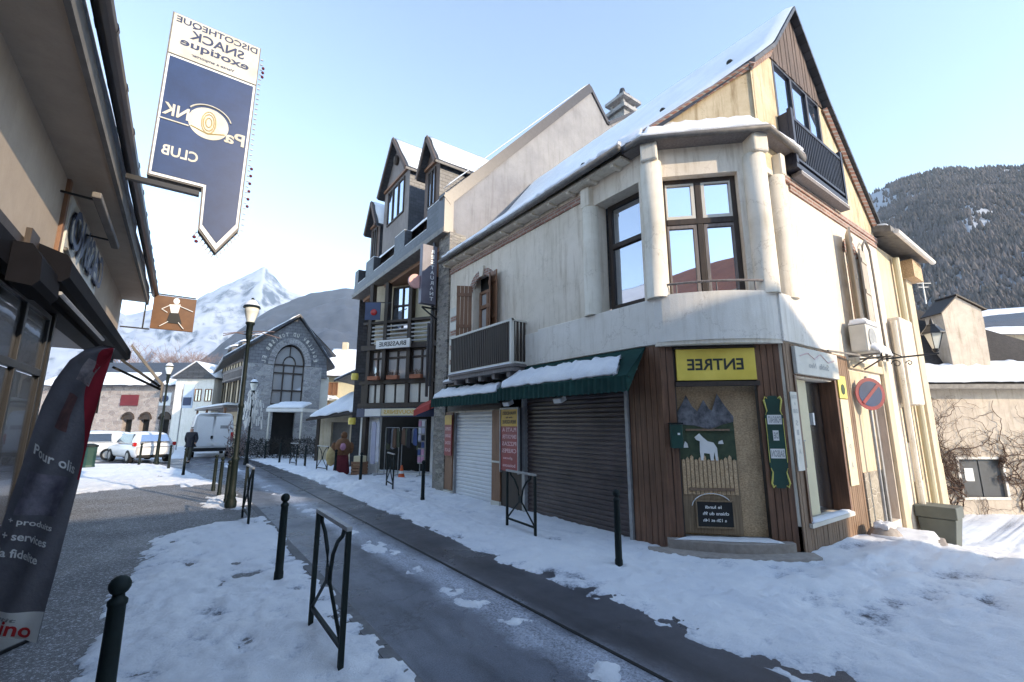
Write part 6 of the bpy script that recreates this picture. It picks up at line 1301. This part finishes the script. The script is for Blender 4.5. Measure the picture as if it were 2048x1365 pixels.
def hatchback(loc, rz, label, paint, grp=None):
    o = thing('parked_car', loc, label, 'car', grp, True)
    low = [(.0, .22), (.70, .22), (.80, .32), (.83, .55), (.80, .80), (.76, .88), (0, .9)]
    def sec(y, s, zt, zb=.22): return (y, [(0, zb), (.70 * s, zb), (.82 * s, zb + .12), (.86 * s, .58), (.84 * s, .8), (.79 * s, zt), (0, zt + .03)])
    w = MB(); loft([sec(-2.02, .90, .78, .34), sec(-1.95, .97, .92, .26), sec(-1.5, 1, .95), sec(0, 1.02, .93), sec(1.0, 1.0, .90), sec(1.7, .96, .78), sec(2.0, .86, .66, .3)], w); body = w.build('body', paint, o, True); sb = body.modifiers.new('s', 'SUBSURF'); sb.levels = 1; sb.render_levels = 2
    def top(y, s, z, b=.9): return (y, [(0, b), (.78 * s, b), (.80 * s, b + .03), (.74 * s, (b + z) / 2), (.62 * s, z - .05), (.5 * s, z), (0, z + .02)])
    w = MB(); loft([top(-1.92, .96, .98), top(-1.62, 1, 1.40), top(-1.2, 1, 1.47), top(-.3, 1, 1.5), top(.3, 1, 1.44), top(1.05, .92, .98)], w); cab = w.build('cabin', paint, o, True); sb = cab.modifiers.new('s', 'SUBSURF'); sb.levels = 1; sb.render_levels = 1
    w = MB(); w.add([(-.60, -1.93, 1.02), (.60, -1.93, 1.02), (.52, -1.70, 1.36), (-.52, -1.70, 1.36), (-.60, -1.85, 1.02), (.60, -1.85, 1.02), (.52, -1.6, 1.36), (-.52, -1.6, 1.36)], [(0, 1, 2, 3), (0, 3, 7, 4), (1, 5, 6, 2), (3, 2, 6, 7), (0, 4, 5, 1)]); w.build('rear_window', 'glass_blue', o, bevel=.02)
    for s_ in (-1, 1):
        w = MB(); w.add([(s_ * .80, -1.35, .97), (s_ * .80, .75, .97), (s_ * .70, .25, 1.36), (s_ * .69, -1.2, 1.38), (s_ * .74, -1.35, .97), (s_ * .74, .75, .97), (s_ * .64, .25, 1.36), (s_ * .63, -1.2, 1.38)], [(0, 1, 2, 3), (0, 4, 5, 1), (3, 2, 6, 7), (1, 5, 6, 2), (0, 3, 7, 4)]); w.build('side_window', 'glass_dark', o)
        w = MB(); w.box(s_ * .80 - .09, s_ * .80 + .05, -1.98, -1.75, .82, 1.0); w.build('tail_light', 'lamp_red', o, bevel=.03)
        w = MB(); w.box(s_ * .93 - .08, s_ * .93 + .08, .45, .6, .95, 1.06); w.build('mirror', paint, o, bevel=.03)
    w = MB(); w.box(-.26, .26, -2.03, -2.0, .62, .73); w.build('number_plate', 'white', o)
    w = MB(); w.box(-.70, .70, -2.04, -1.9, .26, .42); w.build('bumper', 'rubber', o, bevel=.04)
    wheels(o, (-.76, .76), (-1.25, 1.25), .32); o.rotation_euler.z = rz; return o
cp = F36 @ Vector((-19.0, 23.6, 0)); hatchback((cp.x, cp.y, 0.03), R(20), 'white hatchback seen from behind, parked beside the green litter bin', 'car_white')
cp = F36 @ Vector((-25.0, 27.2, 0)); hatchback((cp.x, cp.y, 0.03), R(38), 'pale blue-white car parked beyond the white hatchback, mostly behind the flag', 'car_blue')
cp = F36 @ Vector((-22.3, 24.6, 0)); hatchback((cp.x, cp.y, 0.03), R(62), 'second white car close behind the green litter bin', 'car_white')
def van(loc, rz):
    o = thing('parked_van', loc, 'tall white delivery van seen from behind under the snowy canopy', 'van', None, True)
    def sec(y, s, zt, zb=.35): return (y, [(0, zb), (.88 * s, zb), (.98 * s, zb + .12), (1.0 * s, 1.1), (.97 * s, 1.7), (.86 * s, zt - .12), (.74 * s, zt), (0, zt + .04)])
    w = MB(); loft([sec(-2.6, .97, 2.42, .45), sec(-2.52, 1, 2.48), sec(0, 1, 2.5), sec(1.4, 1, 2.45), sec(2.0, .97, 1.5), sec(2.7, .9, 1.1)], w); w.build('body', 'car_white', o, True, bevel=.02)
    for s_ in (-1, 1):
        w = MB(); w.box(min(s_ * .06, s_ * .80), max(s_ * .06, s_ * .80), -2.635, -2.6, .62, 2.28); d = w.build('rear_door', 'car_white', o, bevel=.02)
        w = MB(); w.box(s_ * .92 - .07, s_ * .92 + .07, -2.65, -2.5, .95, 1.42); w.build('tail_light', 'lamp_red', o, bevel=.02)
    w = MB(); w.box(-.12, .0, -2.66, -2.636, 1.05, 1.22); w.build('door_handle', 'black', o)
    w = MB(); w.box(-.25, .3, -2.66, -2.636, .72, .84); w.build('number_plate', 'white', o)
    w = MB(); w.box(.3, .7, -2.642, -2.636, 1.62, 1.8); w.build('grey_mark', 'galv', o)
    w = MB(); w.box(-.95, .95, -2.7, -2.5, .38, .56); w.build('bumper', 'rubber', o, bevel=.03)
    wheels(o, (-.86, .86), (-1.6, 1.9), .34); o.rotation_euler.z = rz; return o
vp = F36 @ Vector((-18.55, 28.2, 0)); van((vp.x, vp.y, .03), R(1))

# ================================================================== THE WALKING MAN
pp = F36 @ Vector((-15.75, 22.6, 0))
PN = thing('person', (pp.x, pp.y, .03), 'man in a dark padded jacket and dark trousers walking towards the viewer', 'person', None, True)
J = [(0, 0, .95), (0, 0, 1.15), (0, -.01, 1.38), (0, -.02, 1.48), (0, -.03, 1.56), (0, -.035, 1.66), (.19, 0, 1.40), (.25, .03, 1.15), (.24, -.06, .90), (-.19, 0, 1.40), (-.25, .02, 1.15), (-.23, .07, .92), (.10, 0, .90), (.12, -.16, .50), (.13, -.20, .08), (.13, -.33, .04), (-.10, 0, .90), (-.12, .06, .50), (-.12, .26, .12), (-.12, .15, .04)]
Ed = [(0, 1), (1, 2), (2, 3), (3, 4), (4, 5), (2, 6), (6, 7), (7, 8), (2, 9), (9, 10), (10, 11), (0, 12), (12, 13), (13, 14), (14, 15), (0, 16), (16, 17), (17, 18), (18, 19)]
Rd = [.13, .12, .14, .055, .08, .085, .065, .05, .035, .065, .05, .035, .09, .06, .045, .035, .09, .06, .045, .035]
skinned('body', J, Ed, Rd, 'skin', PN)
skinned('jacket', [J[0], J[1], J[2], J[3], J[6], J[7], (.24, -.05, .95), J[9], J[10], (-.23, .06, .97), (0, 0, .85)], [(0, 1), (1, 2), (2, 3), (2, 4), (4, 5), (5, 6), (2, 7), (7, 8), (8, 9), (0, 10)], [.19, .175, .185, .085, .095, .08, .06, .095, .08, .06, .18], 'jacket', PN)
skinned('trousers', [(0, 0, .90), J[12], J[13], (.13, -.20, .10), J[16], J[17], (-.12, .25, .14)], [(0, 1), (1, 2), (2, 3), (0, 4), (4, 5), (5, 6)], [.15, .11, .08, .065, .11, .08, .065], 'trousers', PN)
skinned('hair', [(0, 0, 1.66), (0, -.01, 1.72)], [(0, 1)], [.09, .075], 'hair', PN)
for x, y, z, a in ((.13, -.26, .045, 0), (-.12, .2, .06, 0)): w = MB(); w.ball((x, y, z), .055, 10, .8, 2.4); w.build('shoe', 'black', PN, True)
w = MB(); w.ball((0, -.125, 1.60), .016, 8, 1.5); w.build('nose', 'skin', PN, True)
w = MB(); w.ball((.24, -.06, .86), .035, 8, 1.6); w.build('glove', 'black', PN, True); w = MB(); w.ball((-.23, .07, .88), .035, 8, 1.6); w.build('glove', 'black', PN, True)
PN.rotation_euler.z = R(-32)

# ================================================================== FAR END OF THE STREET
D = 28
FAH = F36 @ Matrix.Translation((-14.2, 28.6, 0)) @ Matrix.Rotation(R(36), 4, 'Z') @ Matrix.Scale(.92, 4, Vector((1, 0, 0))) @ Matrix.Translation((14.2, -28, 0))
AH = thing('arched_stone_house', tuple(F36 @ Vector((-14, D, 0))), 'grey stone house with a tall arched window under a steep gable ringed with letters', 'house')
w = MB(FAH)
w.wall([-17.0, -12.1], [0, 5.6], [(-15.2, -13.25, 3.1, 5.6), (-15.0, -13.6, -.1, 2.75)], .5, y=D)
w.build('stone_front', 'grey_stone', AH)
w = MB(FAH); w.wall([-12.1, -11.5], [0, 5.0], [], .4, y=D + .2); w.box(-17.0, -11.5, D + .5, D + 9, 0, .1); w.build('rendered_front', 'offwhite', AH)
w = MB(FAH); n = 24; cx, cz = -14.22, 5.6; r0 = .975
arc = [(cx + r0 * math.cos(t), cz + 1.35 * math.sin(t)) for t in np.linspace(math.pi, 0, n)]
P = [(-17.0, 5.6), (-17.0, 6.3), (-13.88, 8.72), (-11.85, 6.4), (-11.7, 4.9), (-12.1, 4.9), (-12.1, 5.6)] + arc[::-1]
w.prism(P, D, D + .4); w.build('gable', 'grey_slate', AH)
w = MB(FAH)
for k in range(22):
    a = math.pi * (1 - k / 22); b = math.pi * (1 - (k + .9) / 22)
    w.prism([(cx + r0 * math.cos(a), cz + 1.35 * math.sin(a)), (cx + r0 * math.cos(b), cz + 1.35 * math.sin(b)), (cx + (r0 + .38) * math.cos(b), cz + 1.75 * math.sin(b)), (cx + (r0 + .38) * math.cos(a), cz + 1.75 * math.sin(a))], D - .08, D + .02)
w.build('stone_arch', 'grey_stone', AH)
w = MB(FAH)
for k, c_ in enumerate('LE BISTROT DU VILLAGE'):
    if c_ == ' ': continue
    t = math.pi * (.98 - k / 21 * .96); x = cx + (r0 + .68) * math.cos(t); z = cz + 2.0 * math.sin(t); vs, fs = txtmesh(c_)
    m = Matrix.Translation((x, D - .1, z)) @ Matrix.Rotation(t - math.pi / 2, 4, Vector((0, -1, 0)))
    w.add([((.5 - a) * .15, 0, (b - .5) * .24) for a, b in vs], fs, m)
w.build('arch_lettering', 'offwhite', AH)
w = MB(FAH); w.box(-15.2, -13.2, D + .3, D + .33, 3.1, 7.0); wi = w.build('arched_window', 'glass_curtain', AH)
w = MB(FAH)
for u in (-15.17, -14.55, -13.9, -13.28): w.box(u - .04, u + .04, D + .2, D + .28, 3.1, 5.6)
for z in (3.14, 4.0, 5.1, 5.62): w.box(-15.2, -13.25, D + .19, D + .27, z - .04, z + .04)
w.tube([(cx + .4 * math.cos(t), D + .24, 5.64 + .55 * math.sin(t)) for t in np.linspace(0, math.pi, 12)], .04, 6); w.tube([(cx + .94 * math.cos(t), D + .24, 5.6 + 1.3 * math.sin(t)) for t in np.linspace(0, math.pi, 16)], .05, 6); w.box(cx - .03, cx + .03, D + .2, D + .28, 6.2, 6.9)
w.build('window_bars', 'wood_dark', wi)
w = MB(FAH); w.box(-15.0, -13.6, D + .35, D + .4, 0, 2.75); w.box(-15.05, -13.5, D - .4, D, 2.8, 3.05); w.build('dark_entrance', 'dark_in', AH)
w = MB(FAH)
for s_ in ((-18.2, 5.75, -13.88, 8.95), (-11.3, 5.7, -13.88, 8.95)):
    a, b, c, d = s_; w.add([(a, D - .35, b), (c, D - .35, d), (c, D + 9, d), (a, D + 9, b), (a, D - .35, b - .15), (c, D - .35, d - .15), (c, D + 9, d - .15), (a, D + 9, b - .15)], [(0, 1, 2, 3), (7, 6, 5, 4), (0, 4, 5, 1), (0, 3, 7, 4)])
RR = w.build('roof', 'slate', AH)
w = MB(FAH)
for s_ in ((-18.2, 5.78, -13.88, 8.98), (-11.3, 5.73, -13.88, 8.98)): a, b, c, d = s_; w.slab((a, D - .3, b), (c, D - .3, d), (c, D + 9, d), (a, D + 9, b), .12, 14, 14, .01, 5)
w.build('roof_snow', 'snow', RR)
# timbered wing running away to the left
WG = thing('timbered_wing', tuple(F36 @ Vector((-20, 31, 0))), 'long half-timbered wing with snowy dormers left of the arched stone house', 'house')
FW = F36 @ frame((-27.0, 41.8, 0), math.degrees(math.atan2(-10.2, 9.8))) @ Matrix.Scale(1.12, 4, Vector((0, 0, 1)))     # from its far left end to the stone house
Lw = 14.1
w = MB(FW); w.wall([0, Lw], [0, 6.4], [(.6 + k * 1.9, 1.7 + k * 1.9, 3.0, 5.1) for k in range(6)], .3); w.build('wall', 'cream_render', WG)
w = MB(FW); w.box(0, Lw, .34, .4, 2.8, 5.3); w.build('window_backs', 'dark_in', WG)
for k in range(15): w = MB(FW); u = .1 + k * .93; w.box(u, u + .16, -.06, 0, 2.6, 6.4); w.build('timber_post', 'wood_dark', WG)
for z in (2.6, 5.2, 5.75, 6.25): w = MB(FW); w.box(0, Lw, -.1, -.02, z, z + .16); w.build('timber_beam', 'grey_wood', WG)
w = MB(FW)
for k in range(40): u = 3 + k * .2; w.box(u, u + .1, -.5, -.44, 5.0, 5.5)
w.box(3, 11, -.55, -.05, 4.9, 5.0); w.box(3, 11, -.52, -.42, 5.5, 5.58); w.build('balcony', 'grey_wood', WG)
w = MB(FW); w.add([(-.3, -.5, 6.35), (Lw, -.5, 6.35), (Lw, 2.4, 8.3), (-.3, 2.4, 8.3), (-.3, 4.8, 6.4), (Lw, 4.8, 6.4)], [(0, 1, 2, 3), (3, 2, 5, 4)]); w.add([(Lw, 0, 6.3), (Lw, 4.8, 6.3), (Lw, 2.4, 8.2)], [(0, 1, 2)]); w.add([(0, 0, 6.3), (0, 4.8, 6.3), (0, 2.4, 8.2)], [(0, 1, 2)]); RR = w.build('roof', 'slate', WG)
w = MB(FW); w.slab((-.35, -.52, 6.38), (Lw, -.52, 6.38), (Lw, 2.4, 8.32), (-.35, 2.4, 8.32), .13, 40, 10, .01, 8); w.build('roof_snow', 'snow', RR)
for u in (1.4, 5.0, 8.6):
    w = MB(FW); w.box(u - .75, u + .75, .1, 2.5, 6.6, 7.9); d = w.build('dormer', 'slate', WG)
    w = MB(FW); w.slab((u - 1.0, -.2, 7.85), (u + 1.0, -.2, 7.85), (u + 1.0, 3.2, 8.6), (u - 1.0, 3.2, 8.6), .16, 10, 10, .02, 4); w.build('dormer_snow', 'snow', d)
    window(FW, d, u - .5, u + .5, 6.8, 7.75, .03, [.5], [], fm='wood_dark', gm='glass', fw=.07)
w = MB(FW); w.wall([9.2, 11.6], [2.8, 6.1], [(9.75, 11.05, 2.7, 4.6)], .15, y=-.2); w.build('stone_bay', 'far_stone', WG)
w = MB(FW); w.tube([(10.4 + .75 * math.cos(t), -.25, 4.4 + 1.0 * math.sin(t)) for t in np.linspace(0, math.pi, 12)], .14, 6); w.build('bay_arch', 'grey_stone', WG)
w = MB(FW); w.box(2.0, 12.2, -2.1, 0, 2.72, 2.82); CN = w.build('canopy', 'grey_wood', WG)
w = MB(FW); w.slab((2.0, -2.15, 2.87), (12.2, -2.15, 2.87), (12.2, -.1, 2.87), (2.0, -.1, 2.87), .16, 40, 6, .02, 4); w.build('canopy_snow', 'snow', CN)
for u in (2.2, 6.0, 12.0): w = MB(FW); w.box(u, u + .14, -2.0, -1.86, 0, 2.72); w.build('canopy_post', 'wood_mid', CN)
w = MB(FW); w.box(2, 12, .01, .05, 0, 2.6); w.build('dark_shop_front', 'dark_in', WG)
for u in (3.0, 5.2, 7.4): w = MB(FW); w.box(u, u + .8, -.06, -.01, .1, 2.3); w.build('door', 'wood_mid', WG)
# arcaded stone building behind the car park
D = 42
AR = thing('arcaded_stone_building', tuple(F36 @ Vector((-33, D, 0))), 'low fieldstone building with dark arched doorways and a slate roof behind the parked cars', 'building')
w = MB(F36); w.wall([-44, -30.5], [0, 5.4], [(-35.8, -34.9, 0, 2.4), (-34.2, -33.3, 0, 2.4), (-32.4, -31.5, 0, 2.4), (-39.8, -38.2, 2.9, 4.7)], .5, y=D); w.build('wall', 'far_stone', AR)
for c_ in (-35.35, -33.75, -31.95):
    w = MB(F36); w.box(c_ - .46, c_ + .46, D + .45, D + .5, 0, 3.0); w.build('arched_doorway', 'dark_in', AR)
    w = MB(F36); w.tube([(c_ + .52 * math.cos(t), D - .02, 2.35 + .6 * math.sin(t)) for t in np.linspace(0, math.pi, 10)], .12, 5); w.prism([(c_ + .45 * math.cos(t), 2.35 + .55 * math.sin(t)) for t in np.linspace(0, math.pi, 10)], D - .03, D - .01); w.build('door_arch', 'wood_dark', AR)
w = MB(F36); w.box(-39.8, -38.2, D + .3, D + .35, 2.9, 4.7)
for k in range(5): w.box(-39.7 + k * .35, -39.6 + k * .35, D + .2, D + .28, 2.9, 4.7)
w.build('barred_window', 'wood_dark', AR)
w = MB(F36); w.box(-36.2, -34.6, D - .1, D - .02, 3.6, 4.6); w.build('brown_sign', 'maroon', AR)
w = MB(F36); w.add([(-44.3, D - .5, 5.35), (-30.2, D - .5, 5.35), (-30.2, D + 5, 8.3), (-44.3, D + 5, 8.3)], [(0, 1, 2, 3)]); w.add([(-30.5, D, 0), (-30.5, D + 8, 0), (-30.5, D + 8, 5.4), (-30.5, D + 5, 8.3), (-30.5, D, 5.4)], [(0, 1, 2, 3, 4)]); RR = w.build('roof', 'slate', AR)
w = MB(F36); w.slab((-44.3, D - .5, 5.4), (-33.5, D - .5, 5.4), (-34.5, D + 2.6, 7.0), (-44.3, D + 2.6, 7.0), .15, 24, 8, .04, 8); w.slab((-32.8, D - .5, 5.4), (-30.2, D - .5, 5.4), (-30.2, D + 2, 6.8), (-32.3, D + 2, 6.8), .2, 12, 8, .06, 9); w.build('roof_snow', 'snow', RR)
# white house and poster column between them
o = thing('small_white_house', tuple(F36 @ Vector((-27, 40, 0))), 'small white house glimpsed between the slate roof and the timbered wing', 'house')
w = MB(F36); w.box(-30, -26.6, 40.2, 44, 0, 5.9); w.build('wall', 'white_plaster', o); w = MB(F36); w.prism([(-30.3, 5.9), (-26.3, 5.9), (-28.2, 7.4)], 39.9, 44); rr2 = w.build('roof', 'slate', o); w = MB(F36); w.slab((-30.3, 39.8, 5.98), (-30.3, 44, 5.98), (-28.2, 44, 7.45), (-28.2, 39.8, 7.45), .14, 8, 8, .01, 2); w.slab((-28.2, 39.8, 7.45), (-28.2, 44, 7.45), (-26.3, 44, 5.98), (-26.3, 39.8, 5.98), .14, 8, 8, .01, 2); w.build('roof_snow', 'snow', rr2)
for u in (-29.3, -28.2, -27.3): window(F36, o, u, u + .6, 3.9, 5.0, 40.14, [.5], [], fm='wood_mid', gm='glass', fw=.07)
# low chalet and snow-roofed houses to the right of the stone house
CL = thing('low_chalet', tuple(F36 @ Vector((-9, 24.5, 0))), 'low beige chalet with a sagging snowy porch roof left of the timber front', 'chalet')
w = MB(F36); w.wall([-10.3, -7.4], [0, 2.4], [(-9.7, -8.7, .7, 2.0)], .3, y=24.6); w.box(-10.3, -7.4, 24.95, 29, 0, 2.4); w.build('wall', 'cream_render', CL)
w = MB(F36); w.box(-9.7, -8.7, 24.85, 24.93, .7, 2.0); w.build('window_back', 'grey_canvas', CL)
w = MB(F36); w.add([(-10.7, 23.7, 2.15), (-7.2, 23.7, 2.6), (-7.0, 26.4, 4.4), (-9.2, 26.4, 3.7), (-10.7, 23.7, 2.05), (-7.2, 23.7, 2.5), (-7.0, 26.4, 4.3), (-9.2, 26.4, 3.6)], [(0, 1, 2, 3), (7, 6, 5, 4), (0, 4, 5, 1), (0, 3, 7, 4)]); RR = w.build('roof', 'wood_dark', CL); w = MB(F36); w.slab((-10.7, 23.65, 2.17), (-8.1, 23.65, 2.5), (-8.3, 26.3, 3.95), (-9.2, 26.4, 3.72), .16, 16, 8, .05, 2); w.build('roof_snow', 'snow', RR)
for u in (-10.2, -8.0, -7.5): w = MB(F36); w.box(u, u + .14, 23.9, 24.04, 0, 2.4); w.build('porch_post', 'wood_dark', CL)
w = MB(F36); w.box(-8.6, -6.6, 25.6, 27.5, 2.6, 4.9); w.build('upper_timber_storey', 'wood_dark', CL)
w = MB(F36)
for k in range(10): w.box(-8.5 + k * .2, -8.44 + k * .2, 25.3, 25.34, 3.0, 3.7)
w.box(-8.6, -6.6, 25.28, 25.36, 3.7, 3.78); w.build('balcony_rail', 'wood_mid', CL)
w = MB(F36); w.add([(-9.9, 25.0, 4.3), (-5, 25.0, 6.6), (-5, 29, 6.6), (-9.9, 29, 4.3), (-9.9, 25, 4.2), (-5, 25, 6.5)], [(0, 1, 2, 3), (0, 1, 5, 4)]); RR = w.build('upper_roof', 'slate', CL); w = MB(F36); w.slab((-9.9, 24.95, 4.32), (-5, 24.95, 6.62), (-5, 29, 6.62), (-9.9, 29, 4.32), .14, 16, 8, .01, 2); w.build('roof_snow', 'snow', RR)
SR = thing('snow_roofed_house', tuple(F36 @ Vector((-16, 42, 0))), 'pale house under a broad snow-covered roof behind the arched stone house', 'house')
w = MB(F36); w.box(-18.6, -9, 42.5, 50, 0, 6.6); w.build('wall', 'cream_panel', SR)
w = MB(F36); w.add([(-18.9, 41.9, 6.4), (-9, 41.9, 5.9), (-9, 47, 9.5), (-18.9, 47, 9.7)], [(0, 1, 2, 3)]); RR = w.build('roof', 'slate', SR); w = MB(F36); w.slab((-18.9, 41.9, 6.45), (-9, 41.9, 5.95), (-9, 47, 9.55), (-18.9, 47, 9.75), .2, 30, 10, .01, 2); w.build('roof_snow', 'snow', RR)
w = MB(F36); w.box(-17.8, -17.3, 46.5, 47, 9, 10.4); w.build('chimney', 'cream_render', SR)
window(F36, SR, -17.3, -16.4, 4.6, 5.8, 42.42, [.5], [], fm='wood_mid', gm='wood_mid', fw=.08)
w = MB(F36); w.box(-18.0, -16.6, 41.0, 42.4, 4.1, 4.2); w.slab((-18.0, 41, 4.2), (-16.2, 41, 4.2), (-16.2, 42.4, 4.2), (-18, 42.4, 4.2), .3, 8, 8, .02, 3); w.build('porch_roof_snow', 'snow', SR)
w = MB(F36); w.box(-17.7, -17.0, 42.38, 42.46, 1.2, 4.0); w.build('orange_door', 'osb', SR)
TB = thing('terrace_hedge', tuple(F36 @ Vector((-12.5, 25.6, 0))), 'dark twiggy hedge around the terrace in front of the arched stone house', 'hedge'); w = MB(F36); rr_ = random.Random(8)
for i in range(2600):
    s_ = rr_.uniform(-15.6, -8.2); z = rr_.uniform(.05, 1.05); y = 25.6 + rr_.uniform(-.22, .22); d = Vector((rr_.uniform(-1, 1), rr_.uniform(-.6, .6), rr_.uniform(-.2, 1))).normalized() * rr_.uniform(.1, .3); w.bar((s_, y, z), (s_ + d.x, y + d.y, z + d.z), .016)
w.build('twigs', mat('dark_hedge_twigs', (.05, .042, .036), (.02, .02, .018), 9, .9, 0), TB)
w = MB(F36); rr_ = random.Random(9)
for i in range(160): s_ = rr_.uniform(-15.6, -14.4); z = rr_.uniform(.1, 1.9); w.bar((s_, 25.2, z), (s_ + rr_.uniform(-.2, .2), 25.2 + rr_.uniform(-.2, .2), z + rr_.uniform(.05, .3)), .02)
w.build('frosted_shoots', 'frost_twig', TB)
TT = thing('terrace_tent', tuple(F36 @ Vector((-12.9, 26.4, 0))), 'white terrace shelter with a snow-covered top right of the stone house entrance', 'shelter')
for u in (-13.9, -12.05): w = MB(F36); w.box(u, u + .08, 26.0, 26.08, 0, 2.75); w.build('post', 'offwhite', TT)
w = MB(F36); w.box(-14.0, -11.9, 25.9, 27.9, 2.6, 2.78); r_ = w.build('roof', 'white', TT); w = MB(F36); w.slab((-14.0, 25.9, 2.79), (-11.9, 25.9, 2.79), (-12.1, 27.5, 3.1), (-13.8, 27.5, 3.1), .18, 12, 8, .03, 3); w.build('roof_snow', 'snow', r_)
PO = thing('poster_panel', tuple(F36 @ Vector((-24.6, 34, 0))), 'blue and white hanging banner at the left end of the timbered wing', 'banner'); w = MB(F36); w.box(-24.9, -24.1, 34.2, 34.26, 3.1, 4.9); w.build('panel', 'car_blue', PO); w = MB(F36); w.box(-24.8, -24.2, 34.17, 34.19, 3.3, 3.9); w.build('blue_print', 'navy', PO); w = MB(F36); w.bar((-24.9, 34.23, 4.9), (-24.9, 34.23, 0), .06); w.build('pole', 'galv', PO)
RS2 = thing('road_sign', tuple(F36 @ Vector((-25.2, 32, 0))), 'small white road sign with a dark disc beyond the shop awning', 'road sign'); w = MB(F36); w.box(-24.9, -24.1, 32, 32.03, 3.2, 4.1); w.build('plate', 'white', RS2); w = MB(F36); w.lathe([(.24, 0), (.24, .02)], (0, 0, 0), 20, Matrix.Translation((-24.5, 31.99, 3.68)) @ Matrix.Rotation(R(90), 4, 'X')); w.build('disc', 'navy', RS2); w = MB(F36); w.bar((-24.5, 32.06, 0), (-24.5, 32.06, 4.1), .07); w.build('pole', 'galv', RS2)
# frosted bare trees
def bare_tree(s, d, h, label, seed):
    c = F36 @ Vector((s, d, 0)); o = thing('frosted_tree', (c.x, c.y, 0), label, 'tree', 'frosted bare trees behind the slate roof', True); rt = random.Random(seed); tw = MB(); tr = MB()
    def br(p, dr, L, r, dep):
        q = p + dr * L; (tr if dep < 2 else tw).tube([p, (p + q) / 2 + Vector((rt.gauss(0, .06), rt.gauss(0, .06), 0)) * L, q], [r, r * .8, r * .55], 4 if dep > 1 else 6, False)
        if dep < 5:
            for k in range(4 if dep < 4 else 3):
                nd = (dr + Vector((rt.gauss(0, .55), rt.gauss(0, .55), rt.uniform(-.1, .5)))).normalized(); br(q - dr * L * rt.uniform(0, .35), nd, L * rt.uniform(.55, .8), r * .5, dep + 1)
    br(Vector((0, 0, 0)), Vector((0, 0, 1)), h * .36, h * .025, 0); tr.build('trunk', 'bark', o, True); tw.build('crown', 'frost_twig', o, True); return o
for k, (s, d, h) in enumerate(((-49, 60, 14), (-46.5, 62, 14.5), (-44.2, 60, 13.5), (-41.5, 63, 13.2))): bare_tree(s, d, h, ['leftmost frosted bare tree over the slate roof', 'tallest frosted bare tree over the slate roof', 'frosted bare tree behind the round lamp globe', 'rightmost frosted bare tree beside the timbered wing'][k], k)

# ================================================================== UNSEEN HOUSE BEHIND THE CAMERA (added to shade the street, shows in window glass)
OP = thing('opposite_shade_house', (0, -14, 0), 'plain unseen cream house behind the viewpoint, added to shade the street', 'house')
w = MB(); w.wall([-14, 13.5], [0, 7.9], [(-12 + k * 3, -10.8 + k * 3, z, z + 1.7) for k in range(8) for z in (1.0, 4.4)], .3, y=-9); w.add([(-14, -9, 0), (-14, -20, 0), (-14, -20, 7.9), (-14, -9, 7.9)], [(0, 1, 2, 3)]); w.add([(13.5, -9, 0), (13.5, -20, 0), (13.5, -20, 7.9), (13.5, -9, 7.9)], [(0, 1, 2, 3)]); w.build('wall', 'cream_render', OP)
w = MB(); w.box(-13.9, 13.4, -9.5, -9.4, .5, 7); w.build('window_backs', 'wood_dark', OP)
w = MB(); w.add([(-14.4, -8.5, 7.7), (13.9, -8.5, 7.7), (13.9, -14.5, 11.6), (-14.4, -14.5, 11.6), (-14.4, -20.5, 7.7), (13.9, -20.5, 7.7)], [(0, 1, 2, 3), (3, 2, 5, 4)]); w.build('roof', 'roof_tile', OP)

# ================================================================== HAZE
w = MB(); w.box(-5200, 5200, -5200, 5200, -3, 1300); hz = w.build('haze', 'white')
hm = bpy.data.materials.new('valley_haze'); hm.use_nodes = True; hn = hm.node_tree.nodes; hn.remove(hn['Principled BSDF'])
pv = hn.new('ShaderNodeVolumePrincipled'); pv.inputs['Color'].default_value = (.72, .86, 1, 1); pv.inputs['Density'].default_value = .0001; pv.inputs['Anisotropy'].default_value = .0
hm.node_tree.links.new(pv.outputs[0], hn['Material Output'].inputs['Volume']); hz.data.materials.clear(); hz.data.materials.append(hm); tag(hz, 'thin bluish valley haze over the whole village', 'haze', kind='stuff')
